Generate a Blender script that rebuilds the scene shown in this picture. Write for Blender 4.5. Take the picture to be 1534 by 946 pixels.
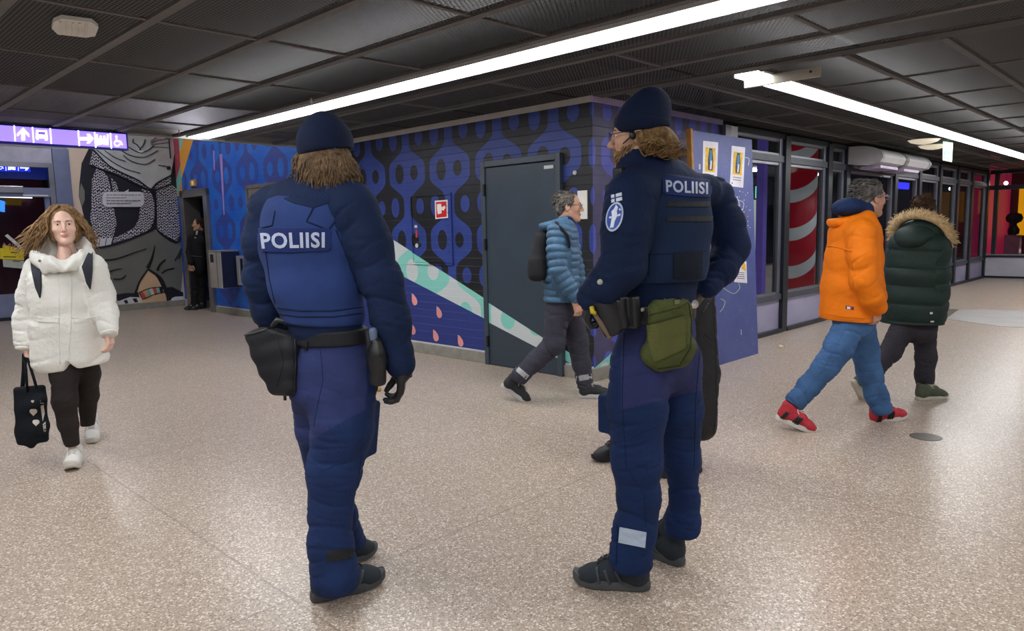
import bpy, bmesh, math, random
import numpy as np
from mathutils import Vector, Matrix
from mathutils.bvhtree import BVHTree

for o in list(bpy.data.objects): bpy.data.objects.remove(o)
S = bpy.context.scene
COL = S.collection
random.seed(7)

# ------------------------------------------------------------------ camera
IW, IH, F = 1534.0, 946.0, 1079.0
CX, CY, CH = 767.0, 473.0, 1.40
def _cam():
    p = np.array([-349 - CX, CY - 367, -F]); q = np.array([1825 - CX, CY - 322, -F])
    up = np.cross(p, q); up /= np.linalg.norm(up)
    if up[1] < 0: up = -up
    fw = np.array([0, 0, -1.0]); fw -= up * fw.dot(up); fw /= np.linalg.norm(fw)
    return np.array([np.cross(fw, up), fw, up])
CM = _cam()
C0 = np.array([0, 0, CH])
cam_data = bpy.data.cameras.new('camera'); cam = bpy.data.objects.new('camera', cam_data); COL.objects.link(cam)
m4 = Matrix.Identity(4)
for i in range(3):
    for j in range(3): m4[i][j] = CM[i][j]
m4.translation = (0, 0, CH)
cam.matrix_world = m4
cam_data.sensor_width = 36.0; cam_data.lens = 36.0 * F / IW
cam_data.clip_end = 200
S.camera = cam

# ------------------------------------------------------------------ world, exposure
w = bpy.data.worlds.new('world'); S.world = w; w.use_nodes = True
w.node_tree.nodes['Background'].inputs[0].default_value = (0.75, 0.8, 1.0, 1)
w.node_tree.nodes['Background'].inputs[1].default_value = 0.10
S.view_settings.view_transform = 'Standard'
S.view_settings.look = 'None'
S.view_settings.gamma = 1.0
S.view_settings.use_curve_mapping = False
S.view_settings.exposure = 0.12
LAMP = 16.5            # radiance of the ceiling lamp diffusers

# ------------------------------------------------------------------ pixel and wall-frame geometry
def ray(x, y): return CM @ np.array([x - CX, CY - y, -F])
def gnd(x, y, z=0.0):
    d = ray(x, y); return C0 + d * ((z - CH) / d[2])
def P(x, y, Y):
    d = ray(x, y); return C0 + d * (Y / d[1])
K = gnd(890, 571)                               # foot of the outer wall corner
D1 = ray(-349, 367); D1 /= np.linalg.norm(D1)   # along the dark blue wall
D2 = np.array([D1[1], -D1[0], 0])               # along the glazing
def A(a, b, z=0.0): return K + a * D1 + b * D2 + np.array([0, 0, z])
def ab(p): q = np.asarray(p) - K; return q @ D1, q @ D2, q[2]
def on(x, y, p0, n):
    d = ray(x, y); return C0 + d * (np.dot(p0 - C0, n) / np.dot(d, n))
def w1(x, y, b=0.0): return on(x, y, K + b * D2, D2)
def w2(x, y, a=0.0): return on(x, y, K + a * D1, D1)

# ------------------------------------------------------------------ object helpers
def lin(c):
    if isinstance(c, str):
        c = [int(c[i:i + 2], 16) / 255 for i in (0, 2, 4)]
    return tuple(((v / 12.92) if v <= 0.04045 else ((v + 0.055) / 1.055) ** 2.4) for v in c[:3])
def empty(name, loc):
    o = bpy.data.objects.new(name, None); COL.objects.link(o); o.location = tuple(loc); o.empty_display_size = 0.1
    return o
def tag(o, label=None, cat=None, group=None, kind=None):
    if label: o['label'] = label
    if cat: o['category'] = cat
    if group: o['group'] = group
    if kind: o['kind'] = kind
    return o
def mesh_obj(name, verts, faces, mat, parent=None, smooth=False, origin=None, solid=True):
    verts = np.asarray(verts, dtype=np.float64)
    if parent is not None:
        org = np.array(parent.matrix_basis.translation)
        pp = parent.parent
        while pp is not None:
            org = org + np.array(pp.matrix_basis.translation); pp = pp.parent
        loc = np.zeros(3)
        if origin is not None: loc = np.asarray(origin) - org
    else:
        org = np.zeros(3)
        loc = np.asarray(origin) if origin is not None else np.array([verts[:, 0].mean(), verts[:, 1].mean(), verts[:, 2].min()])
    v = verts - org - loc
    me = bpy.data.meshes.new(name)
    me.from_pydata(v.tolist(), [], faces if isinstance(faces, list) else faces.tolist())
    if len(faces) < 3000: me.validate()
    me.update()
    if smooth: me.polygons.foreach_set('use_smooth', [True] * len(me.polygons))
    if mat: me.materials.append(mat)
    o = bpy.data.objects.new(name, me); COL.objects.link(o); o.location = tuple(loc)
    if parent is not None: o.parent = parent
    return o
BF = [[0, 3, 2, 1], [4, 5, 6, 7], [0, 1, 5, 4], [1, 2, 6, 5], [2, 3, 7, 6], [3, 0, 4, 7]]
def boxv(a0, a1, b0, b1, z0, z1):
    # D1 x D2 is downwards, so the order is flipped to keep the faces pointing out
    return np.array([A(a, b, z) for z in (z0, z1) for a, b in ((a0, b0), (a0, b1), (a1, b1), (a1, b0))])
def abox(name, a0, a1, b0, b1, z0, z1, mat, parent=None, bevel=0.0, origin=None):
    a0, a1 = min(a0, a1), max(a0, a1); b0, b1 = min(b0, b1), max(b0, b1)
    v = boxv(a0, a1, b0, b1, z0, z1)
    if bevel <= 0: return mesh_obj(name, v, BF, mat, parent, origin=origin)
    bm = bmesh.new(); vs = [bm.verts.new(p) for p in v]
    for f in BF: bm.faces.new([vs[i] for i in f])
    bmesh.ops.bevel(bm, geom=list(bm.edges), offset=bevel, segments=2, affect='EDGES', profile=0.5)
    bm.verts.index_update()
    V = np.array([p.co for p in bm.verts]); Fs = [[q.index for q in f.verts] for f in bm.faces]; bm.free()
    return mesh_obj(name, V, Fs, mat, parent, origin=origin)
def tube_mesh(pts, rad, n=8, caps=True, flat=1.0, up=None):
    pts = [np.asarray(p, float) for p in pts]; m = len(pts)
    rad = [rad] * m if np.isscalar(rad) else rad
    V = []; Fs = []
    prev = None
    for i, p in enumerate(pts):
        t = pts[min(i + 1, m - 1)] - pts[max(i - 1, 0)]; t /= np.linalg.norm(t) + 1e-9
        ref = np.array(up if up is not None else (prev if prev is not None else ((0, 0, 1) if abs(t[2]) < 0.9 else (1, 0, 0))), float)
        x = ref - t * ref.dot(t); x /= np.linalg.norm(x) + 1e-9
        prev = x; y = np.cross(t, x)
        for k in range(n):
            an = 2 * math.pi * k / n
            V.append(p + rad[i] * (math.cos(an) * x * flat + math.sin(an) * y))
    for i in range(m - 1):
        for k in range(n):
            Fs.append([i * n + k, i * n + (k + 1) % n, (i + 1) * n + (k + 1) % n, (i + 1) * n + k])
    if caps:
        Fs.append(list(range(n))[::-1]); Fs.append([(m - 1) * n + k for k in range(n)])
    return np.array(V), Fs
def merge(parts):
    V = []; Fs = []; o = 0
    for v, f in parts:
        V.append(np.asarray(v)); Fs += [[i + o for i in q] for q in (f if isinstance(f, list) else f.tolist())]; o += len(v)
    return np.vstack(V), Fs
def lathe(center, prof, n=24, axis=(0, 0, 1)):
    c = np.asarray(center, float); ax = np.asarray(axis, float); ax /= np.linalg.norm(ax)
    x = np.cross(ax, (0, 0, 1) if abs(ax[2]) < .9 else (1, 0, 0)); x /= np.linalg.norm(x); y = np.cross(ax, x)
    V = []; Fs = []
    for r, h in prof:
        for k in range(n):
            t = 2 * math.pi * k / n; V.append(c + ax * h + r * (math.cos(t) * x + math.sin(t) * y))
    for i in range(len(prof) - 1):
        for k in range(n): Fs.append([i * n + k, i * n + (k + 1) % n, (i + 1) * n + (k + 1) % n, (i + 1) * n + k])
    Fs.append(list(range(n))[::-1]); Fs.append([(len(prof) - 1) * n + k for k in range(n)])
    return np.array(V), Fs

# ------------------------------------------------------------------ node expressions
class X:
    nt = None
    def __init__(s, v): s.v = v
    @staticmethod
    def _m(op, *args):
        n = X.nt.nodes.new('ShaderNodeMath'); n.operation = op
        for i, q in enumerate(args):
            q = q.v if isinstance(q, X) else q
            if isinstance(q, (int, float)): n.inputs[i].default_value = q
            else: X.nt.links.new(q, n.inputs[i])
        return X(n.outputs[0])
    def __add__(s, o): return X._m('ADD', s, o)
    __radd__ = __add__
    def __sub__(s, o): return X._m('SUBTRACT', s, o)
    def __rsub__(s, o): return X._m('SUBTRACT', o, s)
    def __mul__(s, o): return X._m('MULTIPLY', s, o)
    __rmul__ = __mul__
    def __truediv__(s, o): return X._m('DIVIDE', s, o)
def fl(a): return X._m('FLOOR', a)
def fr(a): return X._m('FRACT', a)
def ab_(a): return X._m('ABSOLUTE', a)
def mn(a, b): return X._m('MINIMUM', a, b)
def mx(a, b): return X._m('MAXIMUM', a, b)
def cosx(a): return X._m('COSINE', a)
def sinx(a): return X._m('SINE', a)
def lt(a, b): return X._m('LESS_THAN', a, b)
def sq(a): return a * a
def clampx(a, lo, hi): return mn(mx(a, lo), hi)
def dotpos(vec, off=0.0):
    g = X.nt.nodes.new('ShaderNodeNewGeometry')
    d = X.nt.nodes.new('ShaderNodeVectorMath'); d.operation = 'DOT_PRODUCT'
    X.nt.links.new(g.outputs['Position'], d.inputs[0]); d.inputs[1].default_value = tuple(vec)
    return X(d.outputs['Value']) + off
def wall_a(): return dotpos(D1, -float(K @ D1))
def wall_b(): return dotpos(D2, -float(K @ D2))
def wall_z(): return dotpos((0, 0, 1))
def mixc(fac, c0, c1):
    n = X.nt.nodes.new('ShaderNodeMix'); n.data_type = 'RGBA'
    f = fac.v if isinstance(fac, X) else fac
    if isinstance(f, (int, float)): n.inputs[0].default_value = f
    else: X.nt.links.new(f, n.inputs[0])
    for i, c in ((6, c0), (7, c1)):
        if isinstance(c, tuple): n.inputs[i].default_value = (*c[:3], 1)
        else: X.nt.links.new(c, n.inputs[i])
    return n.outputs[2]
def newmat(name):
    m = bpy.data.materials.new(name); m.use_nodes = True; X.nt = m.node_tree
    return m, m.node_tree.nodes['Principled BSDF'], m.node_tree
def texco(kind='Object'):
    return X.nt.nodes.new('ShaderNodeTexCoord').outputs[kind]
def noise(scale, detail=3, vec=None, rough=.5):
    n = X.nt.nodes.new('ShaderNodeTexNoise'); n.inputs['Scale'].default_value = scale; n.inputs['Detail'].default_value = detail
    n.inputs['Roughness'].default_value = rough
    if vec is not None: X.nt.links.new(vec, n.inputs['Vector'])
    else:
        g = X.nt.nodes.new('ShaderNodeNewGeometry'); X.nt.links.new(g.outputs['Position'], n.inputs['Vector'])
    return X(n.outputs['Fac'])
def bump(bs, h, strength, dist=0.01):
    b = X.nt.nodes.new('ShaderNodeBump'); b.inputs['Strength'].default_value = strength; b.inputs['Distance'].default_value = dist
    X.nt.links.new(h.v, b.inputs['Height']); X.nt.links.new(b.outputs[0], bs.inputs['Normal'])
MATS = {}
def mat(name, col, rough=.6, metal=0.0, var=0.12, vscale=6.0, bmp=0.0, bscale=60.0, emit=0.0, spec=.5, sheen=0.0, coat=0.0):
    if name in MATS: return MATS[name]
    m, bs, nt = newmat(name); c = lin(col)
    if var > 0:
        f = noise(vscale, 4)
        lo = tuple(v * (1 - var) for v in c); hi = tuple(min(1, v * (1 + var)) for v in c)
        nt.links.new(mixc(clampx((f - .3) * 2.5, 0., 1.), lo, hi), bs.inputs['Base Color'])
    else: bs.inputs['Base Color'].default_value = (*c, 1)
    bs.inputs['Roughness'].default_value = rough; bs.inputs['Metallic'].default_value = metal
    bs.inputs['Specular IOR Level'].default_value = spec
    if sheen: bs.inputs['Sheen Weight'].default_value = sheen
    if coat: bs.inputs['Coat Weight'].default_value = coat
    if bmp: bump(bs, noise(bscale, 3), bmp, 0.004)
    if emit:
        bs.inputs['Emission Color'].default_value = (*c, 1); bs.inputs['Emission Strength'].default_value = emit
    MATS[name] = m
    return m
def cloth(name, col, rough=.85, var=.18, weave=.25, fold=.35, spec=.25):
    """woven cloth: slight tone variation, fine weave and soft creases"""
    if name in MATS: return MATS[name]
    m, bs, nt = newmat(name); c = lin(col)
    f = noise(7, 4)
    nt.links.new(mixc(clampx((f - .3) * 2.5, 0., 1.), tuple(v * (1 - var) for v in c), tuple(min(1, v * (1 + var)) for v in c)), bs.inputs['Base Color'])
    bs.inputs['Roughness'].default_value = rough; bs.inputs['Specular IOR Level'].default_value = spec
    ridge = clampx(1. - ab_(noise(5, 2, rough=.5) - .5) * 16., 0., 1.) + clampx(1. - ab_(noise(11, 2, rough=.5) - .5) * 14., 0., 1.) * .6
    h = noise(500, 2) * (weave * .12) + noise(18, 4, rough=.6) * fold + ridge * (fold * .17)
    bump(bs, h, .75, .02)
    MATS[name] = m
    return m

# ------------------------------------------------------------------ surface materials
def retro(a, z, per=.74, pz=.76, a0=1.935, z0=2.06):
    """the wavy painted pattern: 1 on the light strands, 0 on the dark ones"""
    col = (a - a0) / per + .5
    x = (fr(col) - .5) * per                       # distance from the middle of a light strand
    ph = (z - z0) * (2 * math.pi / pz)
    wv = sinx(clampx(cosx(ph) * 1.08, -1.0, 1.0) * (math.pi / 2)) * (.178 * per) + .267 * per
    strand = lt(ab_(x), wv)                        # light strand
    zz = (fr((z - z0) / pz + .5) - .5) * pz        # light lobe middle
    e1 = mn(sq((x - .18 * per) / (.105 * per)) + sq(zz / (.148 * pz)), sq((x + .18 * per) / (.092 * per)) + sq(zz / (.108 * pz)))
    hole = lt(e1, 1.0)
    x2 = (fr(col + .5) - .5) * per
    z2 = (fr((z - z0) / pz) - .5) * pz
    e2 = mn(sq((x2 - .18 * per) / (.095 * per)) + sq(z2 / (.115 * pz)), sq((x2 + .18 * per) / (.102 * per)) + sq(z2 / (.15 * pz)))
    dot = lt(e2, 1.0)
    return strand * (1. - hole) + (1. - strand) * dot
def courses(bs, z, strength=.5, per=.085):
    f = fr(z / per)
    g = clampx(ab_(f - .5) * 2. , 0., 1.)
    bump(bs, clampx((1. - g) * 12., 0., 1.) * -1. + noise(40, 3) * .25, strength, .006)
def mural_wall(name, light, dark, use_b=False, band=True, door=None, wobble=.0):
    m, bs, nt = newmat(name)
    s = wall_b() if use_b else wall_a(); z = wall_z()
    pat = retro(s, z)
    wear = clampx((noise(3.5, 5) - .3) * 2.5, 0., 1.)
    lc = mixc(wear, tuple(v * .82 for v in lin(light)), tuple(min(1, v * 1.15) for v in lin(light)))
    dc = mixc(wear, tuple(v * .8 for v in lin(dark)), tuple(v * 1.4 for v in lin(dark)))
    c = mixc(pat, dc, lc)
    if door: c = mixc(wear, tuple(v * .9 for v in lin(door)), tuple(v * 1.1 for v in lin(door)))
    if band:
        up = .115 + .40 * s; lo = .05 + .294 * s
        teal = retro(s, z, 1.05, .9, 2.45, .95)
        bc = mixc(teal, lin('c9d0d2'), lin('86cfc4'))
        c2 = mixc(lt(z, up), c, bc)
        nv = lin('2c3a80') if not door else lin(door)
        c = mixc(lt(z, lo), c2, nv)
        if door is None and not use_b: c = mixc(lt(z, .132), c, lin('c8cbd0'))
    nt.links.new(c, bs.inputs['Base Color'])
    bs.inputs['Roughness'].default_value = .42 if not door else .35
    bs.inputs['Specular IOR Level'].default_value = .4
    if door is None: courses(bs, z)
    return m
M_W1 = mural_wall('dark_blue_mural_paint', '2f428a', '1c1e24')
M_W1B = mural_wall('violet_lit_mural_paint', '585cc0', '4a4768', use_b=True)  # violet light falling on this face is mixed into its colours
M_DOOR = mural_wall('painted_steel_door', '2f44a0', '1d1f26', door='38434f')
def w0_mat():
    m, bs, nt = newmat('bright_blue_mural_paint'); s = wall_a(); z = wall_z()
    pat = retro(s, z, .95, .95, 8.0, 1.0)
    wear = clampx((noise(2.5, 6, rough=.65) - .35) * 3., 0., 1.)
    c = mixc(pat, mixc(wear, lin('2046a4'), lin('3d448c')), mixc(wear, lin('0a55c0'), lin('1f6fd0')))
    c = mixc(lt(z, .13), c, lin('c8cbd0'))
    # diagonal orange, teal and red stripes near the corner
    q = (s + (z - 2.41)) * lt(2.2, z)
    c = mixc(lt(10.30, q), c, lin('e8a23a')); c = mixc(lt(10.79, q), c, lin('8fcfc6')); c = mixc(lt(11.11, q), c, lin('c85468'))
    nt.links.new(c, bs.inputs['Base Color']); bs.inputs['Roughness'].default_value = .45
    courses(bs, z)
    return m
M_W0 = w0_mat()
def floor_mat():
    m, bs, nt = newmat('terrazzo')
    g = nt.nodes.new('ShaderNodeNewGeometry')
    def vor(scale, feat='F1'):
        v = nt.nodes.new('ShaderNodeTexVoronoi'); v.inputs['Scale'].default_value = scale; v.feature = feat
        nt.links.new(g.outputs['Position'], v.inputs['Vector']); return v
    v1 = vor(105); v2 = vor(190)
    r1 = X(nt.nodes.new('ShaderNodeSeparateColor').outputs[0]); nt.links.new(v1.outputs['Color'], r1.v.node.inputs[0])
    r2 = X(nt.nodes.new('ShaderNodeSeparateColor').outputs[1]); nt.links.new(v2.outputs['Color'], r2.v.node.inputs[0])
    big = clampx((noise(.5, 3) - .35) * 3., 0., 1.)
    base = mixc(big, lin('a59585'), lin('ab9a8b'))
    c = mixc(lt(r2, .30), base, lin('c0b0a2')); c = mixc(lt(.82, r2), c, lin('8a7768'))
    c = mixc(lt(r1, .22) * lt(X(v1.outputs['Distance']), .52), c, lin('ddd3c9'))
    c = mixc(lt(.93, r1) * lt(X(v1.outputs['Distance']), .45), c, lin('7d6a5c'))
    ja = lt(ab_(fr((wall_a() + 2.75) / 2.4) - .5), .0022); jb = lt(ab_(fr((wall_b() + .3) / 2.4) - .5), .0022)
    c = mixc(clampx(ja + jb, 0., 1.) * .38, c, lin('5f5146'))
    nt.links.new(c, bs.inputs['Base Color'])
    rr = noise(1.2, 2) * .06 + .27
    nt.links.new(rr.v, bs.inputs['Roughness'])
    bs.inputs['Specular IOR Level'].default_value = .55
    return m
M_FLOOR = floor_mat()
def mesh_ceiling_mat():
    m, bs, nt = newmat('expanded_metal_mesh')
    u = wall_a() / .030; v = wall_b() / .022
    row = fl(v)
    x = fr(u + row * .5) - .5; y = fr(v) - .5
    hole = lt(sq(x) + sq(y) * .8, .155)
    c = lin('504e4d'); bs.inputs['Base Color'].default_value = (*c, 1); bs.inputs['Roughness'].default_value = .65; bs.inputs['Metallic'].default_value = 0
    tr = nt.nodes.new('ShaderNodeBsdfTransparent'); mixs = nt.nodes.new('ShaderNodeMixShader')
    nt.links.new(hole.v, mixs.inputs[0]); nt.links.new(bs.outputs[0], mixs.inputs[1]); nt.links.new(tr.outputs[0], mixs.inputs[2])
    nt.links.new(mixs.outputs[0], nt.nodes['Material Output'].inputs[0])
    return m
M_MESH = mesh_ceiling_mat()
def glass_mat(name, tint=(1, 1, 1), refl=.9):
    m, bs, nt = newmat(name); nt.nodes.remove(bs)
    tr = nt.nodes.new('ShaderNodeBsdfTransparent'); tr.inputs[0].default_value = (*tint, 1)
    gl = nt.nodes.new('ShaderNodeBsdfGlossy'); gl.inputs['Roughness'].default_value = .03; gl.inputs[0].default_value = (refl, refl, refl, 1)
    lw = nt.nodes.new('ShaderNodeLayerWeight'); lw.inputs[0].default_value = .5
    fz = X._m('POWER', X(lw.outputs['Facing']), 5.0) * .9 + .05; fz = fz.v.node
    ms = nt.nodes.new('ShaderNodeMixShader'); nt.links.new(fz.outputs[0], ms.inputs[0]); nt.links.new(tr.outputs[0], ms.inputs[1]); nt.links.new(gl.outputs[0], ms.inputs[2])
    nt.links.new(ms.outputs[0], nt.nodes['Material Output'].inputs[0])
    return m
M_GLASS = glass_mat('window_glass', (.9, .93, .95), .16)
M_DARKMETAL = mat('dark_painted_steel', '23272f', .4, .3, .1)
M_ALU = mat('brushed_aluminium', '9a9ba5', .35, .8, .08)
M_GREYFRAME = mat('grey_blue_aluminium', '8088a8', .4, .5, .08)
M_LILAC = mat('lilac_sill_panel', '9c98b4', .45, 0, .12, 2.0)
M_BAR = mat('ceiling_bar_grey', '656362', .7, 0, .1)
M_VOID = mat('ceiling_void', '0c0c0c', .9, 0, .2)
M_CONC = mat('grey_concrete_skirting', '8d8a82', .7, 0, .15, 10, .2)
M_TRIM = mat('pale_trim', 'bdbab4', .5, 0, .08)
M_WHITE = mat('white_painted_metal', 'd5d3d8', .4, 0, .05)
M_LAMP = mat('lamp_diffuser', 'ffffff', .4, 0, 0, emit=LAMP)
M_BLACK = mat('black_plastic', '15161a', .45, 0, .1)
M_STEEL = mat('stainless_steel', 'c4c0ba', .32, .6, .12, 3)
def struct(o, label, cat='structure'):
    o['kind'] = 'structure'; o['label'] = label; return o

# ================================================================== THE SETTING
CZ = 2.55
fl_v = [A(13, -14, 0), A(13, 20, 0), A(-12, 20, 0), A(-12, -14, 0)]
struct(mesh_obj('floor', fl_v, [[3, 2, 1, 0]], M_FLOOR, origin=A(0, 0, 0)), 'speckled beige terrazzo floor with thin joint lines')

# --- walls
wb = struct(abox('wall_back', .002, 4.72, 0.0, .2, 0, CZ, M_W1), 'dark blue and black wall painted with a wavy retro pattern')
struct(abox('wall_return', 0, .2, 0.002, 2.3, 0, CZ, M_W1B), 'mural wall face beyond the outer corner, violet light painted into its blue')
struct(abox('wall_left', 4.72, 11.0, .46, .7, 0, 4.2, M_W0), 'bright blue wall with faded retro pattern around the lift')
cat_b0 = -1.22
wc = struct(abox('wall_far', 11.0, 11.2, cat_b0, .9, 0, 4.2, mat('beige_mural_paint', 'd3bfae', .55, 0, .06, 2)), 'far wall with a painted cat in a knitted jacket')
struct(abox('wall_far_side', 11.0, 11.2, -9.0, -3.6, 0, 4.2, mat('grey_wall_paint', '8e8b94', .6)), 'grey wall beyond the glass doors')
struct(abox('wall_over_door', 11.0, 11.2, -3.6, cat_b0, 3.0, 4.2, mat('grey_wall_paint', '8e8b94', .6)), 'grey wall above the glass doors')
# skirtings
struct(abox('baseboard_back', 1.40, 4.72, -.025, 0, 0, .115, M_CONC, bevel=.004), 'grey concrete skirting left of the steel door')
struct(abox('baseboard_corner', -.03, .34, -.025, 0, 0, .115, M_CONC, bevel=.004), 'grey concrete skirting at the outer corner')
struct(abox('baseboard_return', -.03, 0, 0.0, 2.3, 0, .115, M_CONC, bevel=.004), 'grey concrete skirting on the return wall face')
struct(abox('baseboard_left', 4.72, 9.06, .435, .46, 0, .115, M_CONC, bevel=.004), 'grey concrete skirting under the bright blue wall')
struct(abox('baseboard_far', 10.97, 11.0, cat_b0, .65, 0, .115, M_CONC, bevel=.004), 'grey concrete skirting under the cat mural')
# pale trims under the ceiling
struct(abox('trim_1', 0, 4.72, -.03, 0, 2.50, CZ, M_TRIM), 'pale ceiling trim above the dark blue wall')
struct(abox('trim_2', -.03, 0, -.03, 2.3, 2.50, CZ, mat('lilac_trim', 'b3a6cc', .5)), 'lilac ceiling trim above the return wall')
struct(abox('trim_3', 4.70, 4.76, -9, 0, 2.53, 2.62, M_TRIM), 'pale trim along the ceiling edge')
struct(abox('wall_bulkhead', 4.72, 4.8, -9, 0.0, 2.62, 4.2, mat('grey_wall_paint', '8e8b94', .6)), 'grey bulkhead above the ceiling edge')

# --- ceiling: void slab, mesh panels, bars
ceil = struct(mesh_obj('ceiling', [A(4.72, -12, 2.95), A(4.72, 15.5, 2.95), A(-10, 15.5, 2.95), A(-10, -12, 2.95)], [[0, 1, 2, 3]], M_VOID, origin=A(0, 0, 2.95)), 'dark ceiling with expanded metal mesh panels between grey bars')
L1b0, L1b1 = -1.69, -1.42
L2a0, L2a1 = -1.50, -1.24
def shared_panel(la, lb):
    v = [A(0, 0, 0) - K, A(la, 0, 0) - K, A(la, lb, 0) - K, A(0, lb, 0) - K]
    t = .012
    v = np.array(v + [p + np.array([0, 0, t]) for p in v])
    me = bpy.data.meshes.new('ceiling_panel'); me.from_pydata(v.tolist(), [], [[0, 1, 2, 3]]); me.materials.append(M_MESH); me.update()
    return me
def shared_bar(la, lb, h, name='ceiling_bar', m=None):
    v = boxv(0, la, 0, lb, 0, h) - K
    me = bpy.data.meshes.new(name); me.from_pydata(v.tolist(), [], BF); me.materials.append(m or M_BAR); me.update(); return me
def put(me, name, p, parent):
    o = bpy.data.objects.new(name, me); COL.objects.link(o); o.parent = parent
    o.location = tuple(np.asarray(p) - np.array(parent.location)); return o
# near field: bars run along a every .62 m, cross joints every 1.19 m
pan = shared_panel(1.155, .56)
long_bar = shared_bar(1.19, .055, .03); thin_bar = shared_bar(.03, .565, .015)
a_lines = [.14 - 1.19 * k for k in range(-4, 7)][::-1]
nb = 0
for ia in range(len(a_lines)):
    aa = a_lines[ia]
    for ib in range(-8, 6):
        bb = -3.01 + .62 * ib
        if bb < -7.9 or bb > -.1: continue
        if aa + 1.19 < -6.5 or aa > 4.6: continue
        if bb - .02 < L1b1 and bb + .62 > L1b1 + .35: pass
        # the lamp channel takes the strip between L1b0 and L1b1
        lo, hi = bb + .03, bb + .59
        if lo < L1b1 and hi > L1b0:
            continue
        if hi > .02: continue
        put(pan, 'ceiling_panel', A(aa + .018, lo, CZ), ceil)
        put(thin_bar, 'ceiling_joint', A(aa - .015, lo, CZ - .006), ceil)
for ia in range(len(a_lines)):
    aa = a_lines[ia]
    for ib in range(-8, 6):
        bb = -3.01 + .62 * ib
        if bb < -7.9 or bb > -.02 or aa + 1.19 < -6.5 or aa > 4.6: continue
        put(long_bar, 'ceiling_bar', A(aa, bb - .027, CZ - .012), ceil)
# narrow panels on both sides of the first lamp
for s0, s1 in ((-2.36, L1b0), (L1b1, -1.18), (-.505, -.03)):
    if s1 - s0 < .05: continue
    nar = shared_panel(1.155, s1 - s0 - .02)
    for aa in a_lines:
        if aa + 1.19 < -6.5 or aa > 4.6: continue
        put(nar, 'ceiling_panel', A(aa + .018, s0 + .01, CZ), ceil)
struct(abox('trim_4', -6.5, 0, -.03, .12, CZ - .008, CZ + .02, mat('ceiling_seam_grey', '4e4d4c', .85)), 'grey seam bar across the ceiling in line with the dark wall')
struct(abox('wall_fascia', 0, .1, 2.3, 15.5, 2.5, 2.95, M_VOID), 'dark fascia above the glazing')
# far field over the glazed passage: bars run along b every .6 m
pan2 = shared_panel(.555, 1.155); lb2 = shared_bar(.045, 1.19, .03); tb2 = shared_bar(.555, .03, .015)
for k in range(0, 9):
    a0 = -.30 - .6 * k if k == 0 else -2.10 - .6 * (k - 3)
    for j in range(13):
        bb = .12 + 1.19 * j
        if a0 + .6 <= 0.01 and not (a0 < L2a1 and a0 + .58 > L2a0):
            put(pan2, 'ceiling_panel', A(a0 + .025, bb + .015, CZ), ceil)
            put(tb2, 'ceiling_joint', A(a0 + .025, bb - .015, CZ - .006), ceil)
        put(lb2, 'ceiling_bar', A(a0 - .02, bb, CZ - .012), ceil)
for s0, s1 in ((-.32, 0.0), (L2a1, -.92)):
    if s1 - s0 < .05: continue
    nar = shared_panel(s1 - s0 - .02, 1.155)
    for j in range(13): put(nar, 'ceiling_panel', A(s0 + .01, .135 + 1.19 * j, CZ), ceil)

# ------------------------------------------------------------------ flat pieces on walls, given by where they show
def plate(name, px, plane, nrm, off, thick, mt, parent=None, world=None):
    """polygon lying on a wall plane, extruded by thick, off away from the wall"""
    pts = [np.asarray(p) for p in world] if world is not None else [plane(x, y) for x, y in px]
    n = np.asarray(nrm)
    bm = bmesh.new()
    top = [bm.verts.new(p + n * (off + thick)) for p in pts]; bot = [bm.verts.new(p + n * off) for p in pts]
    m = len(pts)
    try: f = bm.faces.new(top)
    except ValueError: bm.free(); return None
    f.normal_update()
    for i in range(m): bm.faces.new([top[i], bot[i], bot[(i + 1) % m], top[(i + 1) % m]])
    bmesh.ops.triangulate(bm, faces=[f])
    bmesh.ops.recalc_face_normals(bm, faces=list(bm.faces))
    bm.verts.index_update()
    V = np.array([v.co for v in bm.verts]); Fs = [[q.index for q in f.verts] for f in bm.faces]; bm.free()
    return mesh_obj(name, V, Fs, mt, parent)
def stroke(px, wd):
    """outline of a brush stroke through the points; wd in pixels, tapering if a pair"""
    p = np.array(px, float); m = len(p)
    if m >= 3:      # smooth a little
        q = [p[0]]
        for i in range(m - 1):
            for t in (.33, .67, 1.0):
                p0, p1, p2, p3 = p[max(i - 1, 0)], p[i], p[i + 1], p[min(i + 2, m - 1)]
                q.append(.5 * ((2 * p1) + (p2 - p0) * t + (2 * p0 - 5 * p1 + 4 * p2 - p3) * t * t + (3 * p1 - p0 - 3 * p2 + p3) * t ** 3))
        p = np.array(q); m = len(p)
    w0, w1_ = wd if isinstance(wd, tuple) else (wd, wd)
    L = []; R = []
    for i in range(m):
        t = p[min(i + 1, m - 1)] - p[max(i - 1, 0)]; t /= np.linalg.norm(t) + 1e-9
        nn = np.array([-t[1], t[0]]); ww = (w0 + (w1_ - w0) * i / (m - 1)) / 2
        L.append(p[i] + nn * ww); R.append(p[i] - nn * ww)
    return [tuple(v) for v in L + R[::-1]]
def rrect(x0, y0, x1, y1, r, n=4):
    out = []
    for cx, cy, a0 in ((x1 - r, y0 + r, -90), (x1 - r, y1 - r, 0), (x0 + r, y1 - r, 90), (x0 + r, y0 + r, 180)):
        for k in range(n + 1):
            t = math.radians(a0 + 90 * k / n); out.append((cx + r * math.cos(t), cy + r * math.sin(t)))
    return out
def ell(cx, cy, rx, ry, n=20, rot=0):
    c, s = math.cos(rot), math.sin(rot)
    return [(cx + rx * math.cos(t) * c - ry * math.sin(t) * s, cy + rx * math.cos(t) * s + ry * math.sin(t) * c) for t in [2 * math.pi * k / n for k in range(n)]]
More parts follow.
